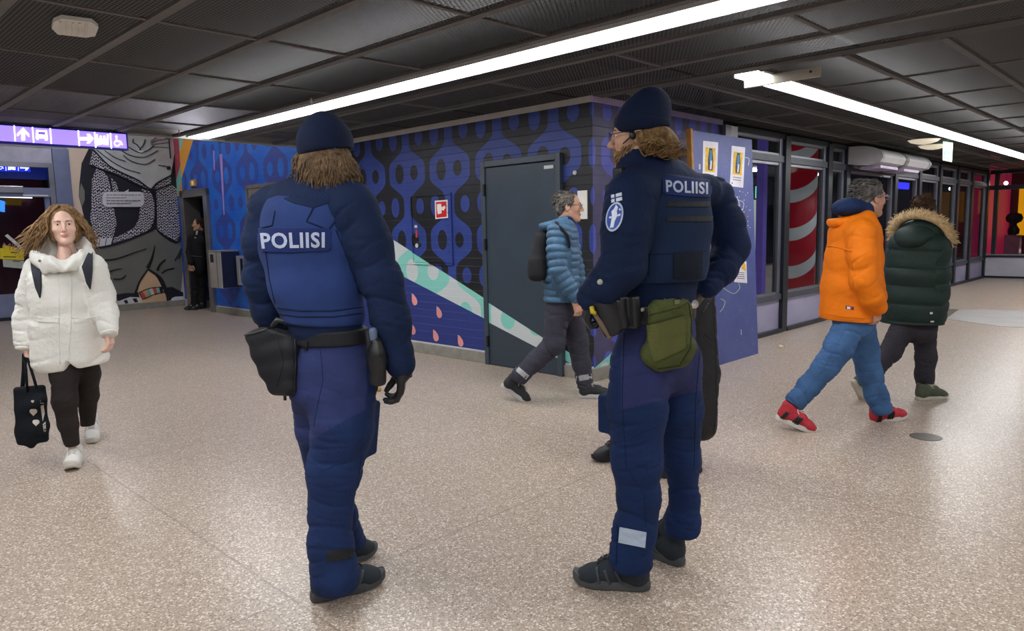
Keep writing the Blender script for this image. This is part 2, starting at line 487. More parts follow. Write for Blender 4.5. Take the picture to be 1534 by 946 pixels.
def text_mesh(body, bold=0.0, space=1.0):
    cu = bpy.data.curves.new('lettering', 'FONT'); cu.body = body; cu.size = 1.0; cu.offset = bold; cu.space_character = space
    cu.resolution_u = 3
    o = bpy.data.objects.new('lettering_tmp', cu); COL.objects.link(o)
    bpy.context.view_layer.update()
    me = bpy.data.meshes.new_from_object(o.evaluated_get(bpy.context.evaluated_depsgraph_get()))
    V = np.array([v.co[:2] for v in me.vertices]); Fs = [list(p.vertices) for p in me.polygons]
    bpy.data.objects.remove(o); bpy.data.curves.remove(cu); bpy.data.meshes.remove(me)
    lo, hi = V.min(0), V.max(0)
    return (V - lo) / (hi - lo), Fs
def quad_map(q, uv):
    """unit square (u right, v up) onto four picture points: bottom left, bottom right, top right, top left"""
    u, v = uv[:, :1], uv[:, 1:]
    q = [np.array(p, float) for p in q]
    return (1 - u) * (1 - v) * q[0] + u * (1 - v) * q[1] + u * v * q[2] + (1 - u) * v * q[3]
def wall_text(name, body, q, plane, nrm, off, mt, parent, bold=0.0):
    uv, Fs = text_mesh(body, bold)
    p = quad_map(q, uv)
    V = np.array([plane(x, y) + np.asarray(nrm) * off for x, y in p])
    return mesh_obj(name, V, Fs, mt, parent)
N1 = -D2; N2 = -D1
W1f = lambda x, y: w1(x, y, 0.0)
W0f = lambda x, y: w1(x, y, .46)
CATf = lambda x, y: w2(x, y, 11.0)

# ------------------------------------------------------------------ lamps
def strip_lamp(a0, a1, b0, b1, label):
    r = empty('ceiling_lamp', A((a0 + a1) / 2, (b0 + b1) / 2, CZ - .03)); tag(r, label, 'lamp')
    abox('diffuser', a0, a1, b0, b1, CZ - .014, CZ + .01, M_LAMP, r)
    if a1 - a0 > b1 - b0:
        abox('rim', a0, a1, b0 - .012, b0, CZ - .018, CZ + .03, M_WHITE, r); abox('rim', a0, a1, b1, b1 + .012, CZ - .018, CZ + .03, M_WHITE, r)
    else:
        abox('rim', a0 - .012, a0, b0, b1, CZ - .018, CZ + .03, M_WHITE, r); abox('rim', a1, a1 + .012, b0, b1, CZ - .018, CZ + .03, M_WHITE, r)
    return r
strip_lamp(-7.5, 4.58, L1b0 + .012, L1b1 - .012, 'long white strip lamp running parallel to the dark blue wall')
strip_lamp(L2a0 + .012, L2a1 - .012, .18, 14.2, 'long white strip lamp running along the glazed passage')
strip_lamp(-9.0, 4.58, -5.04, -4.78, 'added unseen fill lamp parallel to the first, over the middle of the hall')  # row out of view, added to raise the overall brightness
strip_lamp(-9.0, -.8, -8.4, -8.13, 'added unseen fill lamp over the side of the hall away from the walls')  # another unseen row, added to brighten the hall
strip_lamp(-6.3, -6.03, .2, 12, 'added unseen fill lamp over the open side of the glazed passage')  # added outside the view to brighten the passage side
# lamp of the higher hall by the lift and the cat mural
r = empty('ceiling_lamp', A(8, -1.6, 4.1)); tag(r, 'strip lamp high under the ceiling of the lift hall', 'lamp')
abox('diffuser', 5.6, 10.2, -1.75, -1.48, 4.06, 4.1, M_LAMP, r); abox('housing', 5.55, 10.25, -1.8, -1.43, 4.1, 4.16, M_WHITE, r)
struct(mesh_obj('ceiling_far', [A(4.72, -9, 4.2), A(11.2, -9, 4.2), A(11.2, .7, 4.2), A(4.72, .7, 4.2)], [[3, 2, 1, 0]], mat('grey_wall_paint', '8e8b94', .6)), 'high ceiling of the lift hall')
# end bracket of the second lamp
r = empty('lamp_bracket', A(-1.5, .34, CZ - .1)); tag(r, 'pale metal end bracket hanging beside the second strip lamp', 'bracket')
abox('bracket_plate', -1.86, -1.27, .30, .33, CZ - .085, CZ - .013, mat('pale_beige_metal', 'b9b4a6', .5), r, bevel=.003)
abox('screw', -1.80, -1.785, .293, .30, CZ - .05, CZ - .035, M_BLACK, r)
# small recessed lamp in the mesh ceiling
r = empty('emergency_lamp', A(.47, -3.9, CZ)); tag(r, 'small pale emergency lamp set in the ceiling mesh', 'lamp')
cl = [gnd(x, y, CZ - .02) for x, y in ((80, 27), (92, 22), (138, 28), (147, 36), (142, 49), (128, 51), (86, 46), (77, 37))]
plate('diffuser', None, None, (0, 0, -1), 0, .02, mat('ribbed_pale_plastic', 'b9b3a8', .4, emit=.12, bmp=.5, bscale=90), r, world=cl)
for k in range(5):
    x0 = 88 + 9.5 * k
    plate('rib', None, None, (0, 0, -1), .02, .006, mat('pale_plastic', 'cfc9bd', .4), r, world=[gnd(x, y, CZ - .02) for x, y in ((x0, 25 + k), (x0 + 4, 25 + k), (x0 + 4, 45 + k * .9), (x0, 45 + k * .9))])
# sprinkler heads
for (x, y), lb in (((466, 150), 'small sprinkler head hanging beside the long strip lamp'), ((268, 197), 'small sprinkler head hanging near the ceiling edge')):
    p = gnd(x, y - 3, CZ)
    r = empty('sprinkler_head', p - np.array([0, 0, .05])); tag(r, lb, 'sprinkler')
    v, f = lathe(p, [(.008, 0), (.008, -.03), (.014, -.032), (.006, -.04), (.012, -.05)], 10); mesh_obj('nozzle', v, f, M_STEEL, r)

# ------------------------------------------------------------------ steel door in the dark wall
d = empty('door_1', A(.86, 0, 0)); struct(d, 'dark grey steel door with the teal band painted across it')
abox('door_leaf', .40, 1.34, -.035, .0, .008, 2.02, M_DOOR, d, bevel=.003)
for a0, a1, z0, z1 in ((.34, .40, 0, 2.09), (1.34, 1.40, 0, 2.09), (.40, 1.34, 2.03, 2.09)):
    abox('door_frame', a0, a1, -.05, .0, z0, z1, mat('door_frame_paint', '3a4550', .4), d, bevel=.004)
for z in (.25, 1.25, 1.8): abox('hinge', 1.335, 1.36, -.065, -.034, z - .06, z + .06, M_BLACK, d, bevel=.004)
abox('name_plate', .425, .54, -.042, -.035, 1.955, 1.985, mat('label_white', 'c9ccd0', .5), d)
abox('threshold', .40, 1.34, -.03, 0, 0, .01, M_DARKMETAL, d)
# fire hose cabinet, flush in the wall and painted over
c = empty('hose_cabinet', A(2.24, 0, 1.05)); tag(c, 'painted-over fire hose cabinet with a red sign on its door', 'cabinet')
abox('cabinet_door', 1.93, 2.58, -.012, 0, 1.05, 1.78, M_W1, c, bevel=.003)
for a0, a1, z0, z1 in ((1.905, 1.925, 1.03, 1.80), (2.585, 2.605, 1.03, 1.80), (1.905, 2.605, 1.785, 1.805), (1.905, 2.605, 1.025, 1.045)):
    abox('cabinet_frame', a0, a1, -.018, 0, z0, z1, M_W1, c)
for k in range(9): abox('rivet', 1.96, 1.968, -.018, -.012, 1.10 + .07 * k, 1.108 + .07 * k, M_DARKMETAL, c)
abox('sticker', 2.50, 2.53, -.016, -.012, 1.33, 1.42, mat('red_sticker', 'b04048', .5), c); abox('sticker', 2.50, 2.545, -.016, -.012, 1.44, 1.47, mat('label_white', 'c9ccd0', .5), c)
v, f = lathe(A(2.47, -.012, 1.25), [(.03, 0), (.03, .008), (.022, .012)], 16, N1); mesh_obj('lock', v, f, M_BLACK, c)
plate('lock_mark', ell(627, 368, 2.2, 3.2), W1f, N1, .025, .002, mat('label_white', 'c9ccd0', .5), c)
sg = empty('fire_hose_sign', A(2.06, -.02, 1.54)); tag(sg, 'red fire hose pictogram sign with white border', 'sign')
plate('sign_board', [(653, 301), (672, 299.5), (672.5, 326.5), (654, 328.5)], W1f, N1, .013, .004, mat('sign_white', 'e8e6e2', .5), sg)
plate('sign_face', [(655, 303), (670.5, 302), (671, 325), (655.8, 326.5)], W1f, N1, .017, .002, mat('sign_red', 'd3182a', .45), sg)
plate('pictogram', [(656.5, 306), (663, 305.5), (663.2, 309.5), (665.5, 310.5), (667, 308.5), (669, 309), (669.3, 312.5), (667.4, 313.3), (667.5, 315.6), (663.5, 315), (663.6, 319.5), (658, 321.5), (657.2, 317)], W1f, N1, .019, .002, mat('sign_white', 'e8e6e2', .5), sg)
# pink drops painted low on the dark wall
for x, y in ((600, 425), (621, 449), (658, 468), (618.5, 493), (653, 503), (690, 511)):
    big = 1.0
    drop = [(x - 4, y - 9), (x - 1, y - 7), (x + 2.6, y - 2), (x + 4.3, y + 3), (x + 3.6, y + 7), (x + 1, y + 9), (x - 2, y + 7.5), (x - 3.8, y + 3)]
    plate('mural_drop', drop, W1f, N1, .0, .002, mat('pink_mural_paint', 'e79a96', .5), wb)
tag(abox('wall_notice', .06, .17, -.006, -.001, 1.48, 1.735, mat('paper_white', 'e2e0dc', .6)), 'white paper notice taped up beside the steel door', 'notice')
v, f = lathe(A(.20, 0, 1.90), [(.02, 0), (.02, .01), (.006, .02)], 12, N1)
tag(mesh_obj('wall_stud', v, f, M_WHITE), 'small white stud on the wall above the notice', 'stud')

# ------------------------------------------------------------------ lift hall: lift, grey door, bin
bpy.data.objects.remove(bpy.data.objects['wall_left'])
wl = merge([(boxv(4.72, 9.06, .46, .7, 0, 4.2), BF), (boxv(10.22, 11.0, .66, .9, 0, 4.2), BF), (boxv(9.06, 10.22, .46, .7, 2.26, 4.2), BF)])
wl = struct(mesh_obj('wall_left', wl[0], wl[1], M_W0), 'bright blue wall with faded retro pattern around the lift')
struct(abox('wall_step', 4.70, 4.72, 0.2, .46, 0, 3.6, M_W1), 'short return where the dark wall steps back')
lift = empty('door_2', A(9.64, .46, 0)); struct(lift, 'open lift doorway with a steel frame')
M_LF = mat('lift_frame_steel', '8f8c8c', .3, .75, .15, 3)
for a0, a1, z0, z1 in ((9.04, 9.20, 0, 2.24), (10.08, 10.24, 0, 2.24), (9.04, 10.24, 2.12, 2.26)):
    abox('door_frame', a0, a1, .40, .72, z0, z1, M_LF, lift, bevel=.004)
M_CAR = mat('lift_car_steel', '4a4a50', .3, .7, .2, 2)
abox('car_back', 8.9, 10.24, 2.1, 2.14, 0, 2.4, M_CAR, lift); abox('car_side', 8.86, 8.9, .74, 2.14, 0, 2.4, M_CAR, lift)
abox('car_side', 10.24, 10.28, .72, 2.14, 0, 2.4, M_CAR, lift); abox('car_roof', 8.86, 10.28, .74, 2.14, 2.4, 2.44, M_CAR, lift)
abox('sliding_door', 9.2, 9.32, .70, .73, 0, 2.12, M_CAR, lift); abox('handrail', 8.95, 10.2, 2.05, 2.08, .9, .94, M_STEEL, lift)
abox('door_sill', 9.2, 10.08, .42, .72, 0, .012, M_STEEL, lift)
r = empty('call_plate', A(9.66, .44, 2.31)); tag(r, 'small square brass indicator plate above the lift doorway', 'indicator')
abox('plate', 9.53, 9.80, .435, .46, 2.31, 2.44, mat('brass_plate', 'b09a7c', .4, .5), r, bevel=.004); abox('arrow_window', 9.62, 9.71, .43, .436, 2.335, 2.415, mat('amber_window', 'd9a25a', .4, emit=.4), r)
d = empty('door_3', A(7.03, .46, 0)); struct(d, 'plain grey door in the bright blue wall')
abox('door_leaf', 6.58, 7.48, .43, .46, 0, 2.15, mat('warm_grey_door', '77706c', .4, 0, .1, 2), d, bevel=.003)
for a0, a1, z0, z1 in ((6.52, 6.58, 0, 2.21), (7.48, 7.54, 0, 2.21), (6.52, 7.54, 2.15, 2.21)): abox('door_frame', a0, a1, .42, .46, z0, z1, mat('warm_grey_frame', '6a6562', .4), d)
abox('door_handle', 6.64, 6.76, .385, .40, 1.03, 1.05, M_STEEL, d); abox('handle_rose', 6.64, 6.67, .40, .43, 1.0, 1.08, M_STEEL, d)
r = empty('waste_bin', A(8.26, .3, .5)); tag(r, 'stainless steel wall bin with dark side on the bright blue wall', 'bin')
abox('bin_body', 8.03, 8.50, .14, .46, .50, 1.13, M_STEEL, r, bevel=.012)
abox('bin_side', 8.005, 8.03, .15, .46, .51, 1.12, mat('dark_blue_bin_side', '1f2a4c', .35, .2), r)
abox('bin_slot', 8.31, 8.43, .134, .142, .94, 1.08, M_BLACK, r, bevel=.003)
abox('bin_lip', 8.02, 8.51, .13, .46, 1.13, 1.145, M_STEEL, r); abox('ash_tray', 7.84, 7.93, .36, .46, .55, 1.05, M_STEEL, r, bevel=.006)
abox('tray_slot', 7.832, 7.84, .39, .43, .6, 1.0, M_BLACK, r)
abox('seam', 8.18, 8.19, .137, .141, .52, 1.12, M_DARKMETAL, r)
# paint drips
for px in ([(319, 226), (321.5, 226), (322, 255), (320.5, 255)], [(329, 231), (333, 231), (336.5, 322), (335, 322)]):
    plate('mural_drip', px, W0f, N1, .0, .002, mat('lilac_paint', '9b86d0', .5), wl)

# ------------------------------------------------------------------ the cat mural on the far wall
def z5(*p): return [(100 + x / 6.755, 190 + y / 6.755) for x, y in p]
def z6(*p): return [(100 + x / 5.913, 320 + y / 5.913) for x, y in p]
def knit_mat():
    m, bs, nt = newmat('painted_knit')
    s = wall_b(); z = wall_z()
    nz = noise(5, 2)
    f = sinx((z + ab_(fr(s / .07 + nz * .6) - .5) * .07 + nz * .12) * 120.0) + sinx(s * 170. + nz * 16.) * .55 + (noise(45, 2) - .5) * 3.0
    nt.links.new(mixc(lt(f, .05), lin('c9c6d2'), lin('23222c')), bs.inputs['Base Color']); bs.inputs['Roughness'].default_value = .55
    return m
M_KNIT = knit_mat()
M_INK = mat('mural_ink', '1a1b26', .5, 0, .2, 3)
M_FUR = mat('mural_fur_grey', 'bfc4c6', .55, 0, .12, 3)
M_PANT = mat('mural_trouser_grey', '73746e', .55, 0, .08, 3)
M_PEACH = mat('mural_peach', 'd8b592', .55, 0, .08, 3)
M_MWHITE = mat('mural_white', 'd8d8de', .55, 0, .05)
lay = [0.0]
def cat(name, px, mt):
    lay[0] += .0006
    return plate(name, px, CATf, N2, .0, .001 + lay[0], mt, wc)
cat('mural_coat', z5((225, 215), (150, 370), (130, 560), (120, 700), (150, 810), (180, 946)) + z6((180, 100), (215, 210), (240, 310), (330, 300), (560, 225), (740, 150), (790, 130), (830, 175), (965, 262), (1030, 190)) + z5((1175, 946), (1150, 640), (1130, 420), (1095, 270), (1085, -60), (330, -60)), M_INK)
cat('mural_patch', z5((145, 570), (180, 650), (182, 740), (155, 810), (120, 690)), M_PANT)
cat('mural_fur', z5((270, 235), (420, 390), (590, 480), (720, 540), (850, 628), (900, 570), (1050, 490), (1075, 400), (1095, 290), (1082, 120), (1075, -60), (500, -60), (380, 100)), M_FUR)
cat('mural_collar', z5((262, 245), (230, 380), (330, 420), (480, 470), (640, 545), (790, 620), (850, 635), (720, 545), (600, 490), (430, 400)), M_KNIT)
cat('mural_collar', z5((1050, 495), (950, 550), (868, 625), (885, 640), (1000, 590), (1055, 575)), M_KNIT)
cat('mural_sleeve', z5((300, 425), (255, 530), (250, 800), (235, 946)) + z6((225, 100), (240, 200), (300, 228), (410, 212), (440, 100), (432, 10)) + z5((485, 920), (478, 820), (450, 640), (420, 520), (380, 460)), M_KNIT)
cat('mural_sleeve_fold', z5((430, 490), (500, 570), (525, 655), (470, 665), (445, 560)), M_KNIT)
cat('mural_forearm', z5((760, 630), (850, 660), (890, 780), (885, 946)) + z6((770, 40), (765, 90), (730, 145), (560, 218), (405, 262), (420, 215), (520, 172), (600, 125), (640, 45)) + z5((730, 930), (745, 800)), M_KNIT)
cat('mural_jacket_front', z5((905, 650), (960, 600), (1060, 590), (1140, 640), (1165, 946)) + z6((1022, 150), (970, 245), (870, 195), (800, 138), (798, 0)), M_KNIT)
cat('mural_trousers', z6((240, 312), (330, 306), (560, 235), (740, 165), (785, 150), (830, 190), (965, 270), (1030, 200), (1035, 420), (1010, 700), (920, 690), (870, 670), (800, 545), (715, 500), (640, 600), (600, 710), (450, 725), (400, 600), (300, 480)), M_PANT)
cat('mural_black_shape', z6((430, 720), (520, 705), (600, 705), (655, 690), (668, 770), (450, 775)), M_INK)  # flat black areas low in the mural
cat('mural_black_shape', z6((800, 540), (870, 660), (930, 650), (1030, 700), (1030, 745), (900, 772), (860, 690), (790, 560)), M_INK)
cat('mural_gap', z6((715, 500), (800, 570), (855, 680), (885, 772), (660, 802), (630, 690), (650, 590)), M_PEACH)
cat('mural_paw', z6((450, 780), (560, 740), (650, 745), (672, 788), (460, 808)), M_MWHITE)
for q in ([(500, 775), (530, 762), (545, 795), (520, 800)], [(580, 755), (615, 752), (632, 785), (600, 790)]): cat('mural_paw_mark', z6(*q), M_INK)
cat('mural_paw', z6((930, 750), (960, 738), (1030, 735), (1035, 765), (920, 776)), M_MWHITE)
cat('mural_hand', z6((222, 230), (405, 214), (385, 290), (345, 300), (285, 306), (235, 300)), M_MWHITE)
for q in ([(292, 228), (280, 300)], [(350, 222), (338, 296)]): cat('mural_line', stroke(z6(*q), 1.0), M_INK)
tc = ['c85a4a', 'e0a07a', '7fb8a8', 'd8d2c4', 'c4505a', '8cc0b0', '1a1b26']
for k in range(7):
    t0, t1 = k / 7, (k + 1) / 7
    top = lambda t: (640 + 205 * t, 702 - 48 * math.sin(t * 1.6)); bot = lambda t: (680 + 172 * t, 757 - 56 * t)
    cat('mural_tail_stripe', z6(top(t0), top(t1), bot(t1), bot(t0)), mat('mural_tail_' + tc[k], tc[k], .55))
for q, wd in (([(640, 700), (740, 662), (845, 652)], 1.2), ([(672, 760), (780, 715), (858, 700)], 1.2), ([(845, 652), (862, 675), (858, 702)], 1.6), ([(638, 700), (672, 760)], 1.2)): cat('mural_line', stroke(z6(*q), wd), M_INK)
for q, wd in (([(240, 312), (400, 282), (560, 228), (740, 152), (785, 125)], 3.4), ([(785, 125), (830, 178), (965, 262), (1025, 190)], 2.6), ([(715, 498), (645, 600), (612, 690), (600, 705)], (2, 3.5)), ([(715, 492), (830, 575), (880, 690), (900, 772)], (3, 5)),
              ([(330, 415), (440, 402), (590, 350), (705, 312)], (2.6, 1)), ([(778, 288), (752, 400), (715, 485)], (.8, 6)), ([(872, 410), (825, 450), (800, 505)], (2, 3.4)), ([(950, 487), (880, 500), (840, 530)], (2, 1.4)),
              ([(380, 515), (430, 497), (485, 490)], (2, .8)), ([(410, 580), (480, 580), (522, 547)], (2, 1.5)), ([(1025, 290), (1000, 340), (955, 418)], (2, 1)), ([(1010, 350), (990, 400)], 1.2)): cat('mural_line', stroke(z6(*q), wd), M_INK)
for q, wd in (([(670, 125), (668, 160), (705, 180), (740, 215), (775, 182), (790, 130)], 1.0), ([(740, 215), (738, 240)], 1.2), ([(620, 205), (680, 240), (740, 262), (820, 238), (875, 192)], 1.0), ([(845, 150), (920, 92)], .5), ([(845, 165), (930, 135), (1030, 122)], .5), ([(850, 182), (1030, 158)], .5), ([(870, 205), (1030, 212)], .5),
              ([(540, 235), (640, 290), (780, 308), (920, 240)], .7), ([(570, 290), (650, 350), (790, 382), (890, 330)], .8), ([(300, 235), (450, 350), (600, 430), (740, 470)], .6), ([(380, 240), (480, 310), (590, 350)], .5), ([(270, 235), (420, 392), (590, 482), (720, 542), (850, 632), (905, 572), (1050, 492)], 1.4),
              ([(230, 385), (330, 425), (480, 475), (640, 550), (790, 622), (860, 645), (1060, 580)], 1.6), ([(880, 650), (895, 780), (890, 946)], 2.2), ([(1090, 280), (1060, 480)], .9), ([(430, 500), (455, 650)], 1.5), ([(1030, 120), (1045, 320)], .7), ([(925, 390), (1010, 400)], .6)): cat('mural_line', stroke(z5(*q), wd), M_INK)
cat('mural_tongue', z5((720, 242), (765, 242), (770, 258), (740, 264), (715, 256)), M_MWHITE)
cat('mural_button', ell(*z5((1028, 418))[0], 2.6, 2.8), M_INK)
cat('mural_bubble', [z5(p)[0] for p in rrect(360, 660, 775, 812, 45)], M_MWHITE)
cat('mural_bubble_tail', z5((570, 665), (622, 634), (612, 665)), M_MWHITE)
for k, (x0, x1) in enumerate(((395, 745), (395, 590), (395, 740), (395, 640))):
    y = 692 + 28 * k
    x = x0
    while x < x1:       # unreadable small lettering
        wd = random.uniform(18, 46); cat('mural_lettering', z5((x, y - 4), (min(x + wd, x1), y - 4), (min(x + wd, x1), y + 4), (x, y + 4)), mat('lettering_grey', '7a7a86', .6)); x += wd + 9

# ------------------------------------------------------------------ glass doors left of the mural
gd = empty('door_4', A(11.0, -2.4, 0)); struct(gd, 'glass entrance doors with grey blue frame left of the cat mural')
abox('jamb', 10.92, 11.12, -1.48, -1.22, 0, 3.0, M_GREYFRAME, gd, bevel=.006)
abox('jamb', 10.92, 11.12, -3.6, -3.45, 0, 3.0, M_GREYFRAME, gd, bevel=.006)
abox('header', 10.95, 11.1, -3.45, -1.48, 2.66, 2.74, M_ALU, gd); abox('transom_panel', 11.0, 11.05, -3.45, -1.48, 2.74, 3.02, mat('pale_lilac_panel', 'a9a8bc', .4), gd)
abox('stile', 10.96, 11.06, -1.56, -1.48, .0, 2.66, M_ALU, gd); abox('stile', 10.97, 11.05, -1.66, -1.58, .05, 2.2, M_GREYFRAME, gd)
abox('closer_rail', 10.93, 11.04, -3.45, -1.56, 2.14, 2.30, M_GREYFRAME, gd); abox('closer_box', 10.88, 10.93, -2.9, -1.98, 2.2, 2.32, M_ALU, gd, bevel=.01); abox('closer_arm', 10.86, 10.88, -2.0, -1.62, 2.15, 2.175, M_WHITE, gd)
abox('kick_panel', 10.97, 11.05, -3.45, -1.6, .06, .46, M_GREYFRAME, gd); abox('floor_rail', 10.96, 11.06, -3.45, -1.5, 0, .06, M_DARKMETAL, gd)
abox('pane', 11.0, 11.012, -3.45, -1.62, .46, 2.14, M_GLASS, gd); abox('transom_pane', 11.0, 11.012, -3.45, -1.56, 2.3, 2.66, M_GLASS, gd)
M_ICON = mat('icon_white', 'ffffff', .5, 0, 0, emit=1.6)
G1 = lambda x, y: w2(x, y, 10.99)
for q in ([(0, 372), (4, 372), (4, 367), (36, 373.5), (36, 390), (4, 388.5), (0, 388)],): plate('sticker', q, G1, N2, 0, .002, mat('yellow_sticker', 'e8d21c', .5), gd)
plate('sticker', [(4, 389), (36, 391), (36, 403), (5, 400)], G1, N2, 0, .002, mat('paper_grey', 'b9bdb4', .6), gd)
plate('pull_bar', [(7, 353.5), (11, 351), (34, 371), (31, 374)], lambda x, y: w2(x, y, 10.95), N2, 0, .02, M_WHITE, gd)
for x0, x1, y in ((16, 28, 378.5), (5, 24, 385), (19, 30, 391.5)): plate('sticker_text', [(x0, y - .8), (x1, y - .5), (x1, y + 1), (x0, y + .7)], G1, N2, .002, .001, mat('lettering_dark', '4a4414', .6), gd)
wall_text('glass_lettering', 'MU', [(5, 374), (28, 376), (28, 366), (5, 364)], G1, N2, .002, mat('dim_pink_lettering', 'a06a72', .6, emit=.15), gd)
# inside the doors: dark vestibule with a lit direction board
struct(abox('wall_vestibule', 13.4, 13.5, -6.5, .4, 0, 3.2, mat('vestibule_maroon_glow', '4a1c2a', .6, 0, .5, 1.2, emit=.06)), 'dark wall inside the glass doors with a maroon glow painted in')  # reddish glow of the interior put into the wall as colour and emission
struct(abox('wall_vestibule_side', 11.2, 13.5, -1.1, -1.0, 0, 3.2, mat('vestibule_dark', '1b1720', .6)), 'dark side wall inside the glass doors')
struct(abox('ceiling_vestibule', 11.2, 13.5, -6.5, -1.0, 3.02, 3.1, mat('vestibule_dark', '1b1720', .6)), 'dark ceiling inside the glass doors')
vb = empty('direction_board', A(11.3, -2.1, 2.32)); tag(vb, 'dark blue direction board with lift and arrow icons behind the door glass', 'sign')
V1 = lambda x, y: w2(x, y, 11.2)
plate('board', [(-30, 240), (76, 248), (78, 270), (-30, 266)], V1, N2, -.03, .03, mat('navy_board', '10206e', .4, emit=.5), vb)
plate('lit_field', [(-30, 241), (44, 246), (46, 257.5), (-30, 256)], V1, N2, 0, .003, mat('blue_lit_field', '2233d0', .4, emit=1.3), vb)
def arrow(x0, x1, y, h, k=.45, tilt=0.0):
    tip = x1; n = h * .5; t = h * .17
    return [(x0, y - t), (x1 - n * 1.1, y - t), (x1 - n * 1.5, y - n), (x1 - n * .85, y - n), (tip, y), (x1 - n * .85, y + n), (x1 - n * 1.5, y + n), (x1 - n * 1.1, y + t), (x0, y + t)]
def wheelchair(x, y, s):
    return [ell(x - .12 * s, y - .42 * s, .1 * s, .1 * s, 10), stroke([(x - .1 * s, y - .3 * s), (x - .06 * s, y + .02 * s), (x + .24 * s, y + .04 * s), (x + .36 * s, y + .3 * s), (x + .46 * s, y + .27 * s)], .12 * s),
            stroke([(x - .14 * s, y - .05 * s), (x - .3 * s, y + .15 * s), (x - .22 * s, y + .4 * s), (x + .03 * s, y + .46 * s), (x + .2 * s, y + .28 * s)], .1 * s)]
def lift_icon(x, y, s):
    return [[(x - .5 * s, y - .45 * s), (x - .38 * s, y - .45 * s), (x - .38 * s, y + .45 * s), (x - .5 * s, y + .45 * s)], [(x + .38 * s, y - .45 * s), (x + .5 * s, y - .45 * s), (x + .5 * s, y + .45 * s), (x + .38 * s, y + .45 * s)],
            ell(x - .14 * s, y - .25 * s, .1 * s, .1 * s, 8), ell(x + .16 * s, y - .25 * s, .1 * s, .1 * s, 8), [(x - .36 * s, y - .1 * s), (x + .36 * s, y - .1 * s), (x + .3 * s, y + .15 * s), (x + .36 * s, y + .42 * s), (x + .08 * s, y + .42 * s), (x, y + .25 * s), (x - .08 * s, y + .42 * s), (x - .36 * s, y + .42 * s), (x - .3 * s, y + .15 * s)]]
for q in wheelchair(1, 249.5, 9) + lift_icon(17.5, 250, 11): plate('icon', q, V1, N2, .003, .003, M_ICON, vb)
plate('icon', arrow(30, 44, 251, 9), V1, N2, .003, .003, M_ICON, vb)
for x in (8, 26.5): plate('divider', [(x, 244.5), (x + .8, 244.5), (x + 1.4, 256), (x + .6, 256)], V1, N2, .003, .002, M_ICON, vb)
plate('lamp_line', [(0, 294), (48, 295.5), (48, 297.5), (0, 296)], lambda x, y: w2(x, y, 13.3), N2, 0, .02, M_ICON, gd)
plate('screen', [(0, 300), (7, 302), (7, 318), (0, 317)], lambda x, y: w2(x, y, 13.3), N2, 0, .02, mat('blue_screen', '3a8ae8', .4, emit=1.5), gd)
plate('lamp_line', [(0, 290), (46, 291), (46, 292), (0, 291)], lambda x, y: w2(x, y, 13.3), N2, 0, .02, mat('blue_line', '2c5aa0', .4, emit=.8), gd)
plate('poster', [(8, 297), (32, 298), (32, 308), (8, 307)], lambda x, y: w2(x, y, 13.3), N2, 0, .02, mat('ochre_poster', '8a6a20', .5, emit=.2), gd)

# ------------------------------------------------------------------ lit hanging direction sign
hs = empty('hanging_sign', A(4.62, -2.9, 2.36)); tag(hs, 'lit violet hanging sign with bus, lift and wheelchair icons', 'sign')
HA = 4.58
Hf = lambda x, y: w2(x, y, HA)
abox('case', HA, HA + .09, -4.6, -2.315, 2.345, 2.53, mat('sign_blue_case', '1c1fb0', .35), hs, bevel=.004)
abox('lit_face', HA - .004, HA, -4.58, -2.335, 2.363, 2.515, mat('violet_lit_face', 'a78cf4', .4, 0, .0, emit=1.0), hs)
for x, y in ((34.5, 201.5),):
    plate('icon', [(x, y - 10), (x + 9, y), (x + 9, y + 4), (x + 2.6, y - 2.2), (x + 2.6, y + 9), (x - 2.6, y + 9), (x - 2.6, y - 2.2), (x - 9, y + 3), (x - 9, y - 1)], Hf, N2, .006, .003, M_ICON, hs)
for q in ([(54, 195), (70, 196), (71.5, 209), (70, 211), (67.5, 210.6), (67, 208), (57.5, 207), (57.5, 209.6), (54.5, 209), (53.5, 207)],): plate('icon', q, Hf, N2, .006, .003, M_ICON, hs)
plate('icon_window', [(56.8, 197.5), (67, 198.3), (67.5, 202.2), (57, 201.4)], Hf, N2, .01, .002, mat('violet_icon_window', '8a6ae0', .4, emit=.8), hs)
plate('icon', arrow(120, 140, 208, 14), Hf, N2, .006, .003, M_ICON, hs)
for q in lift_icon(153, 209.5, 18) + wheelchair(176, 211.5, 16): plate('icon', q, Hf, N2, .006, .003, M_ICON, hs)
for x, y in ((20, 188), (47.5, 190.5), (74, 192.3), (116, 195.5), (140.5, 198), (164, 199.5)): plate('divider', [(x, y), (x + 1.8, y), (x + 3.6, y + 23.5), (x + 1.8, y + 23.5)], Hf, N2, .006, .002, M_ICON, hs)

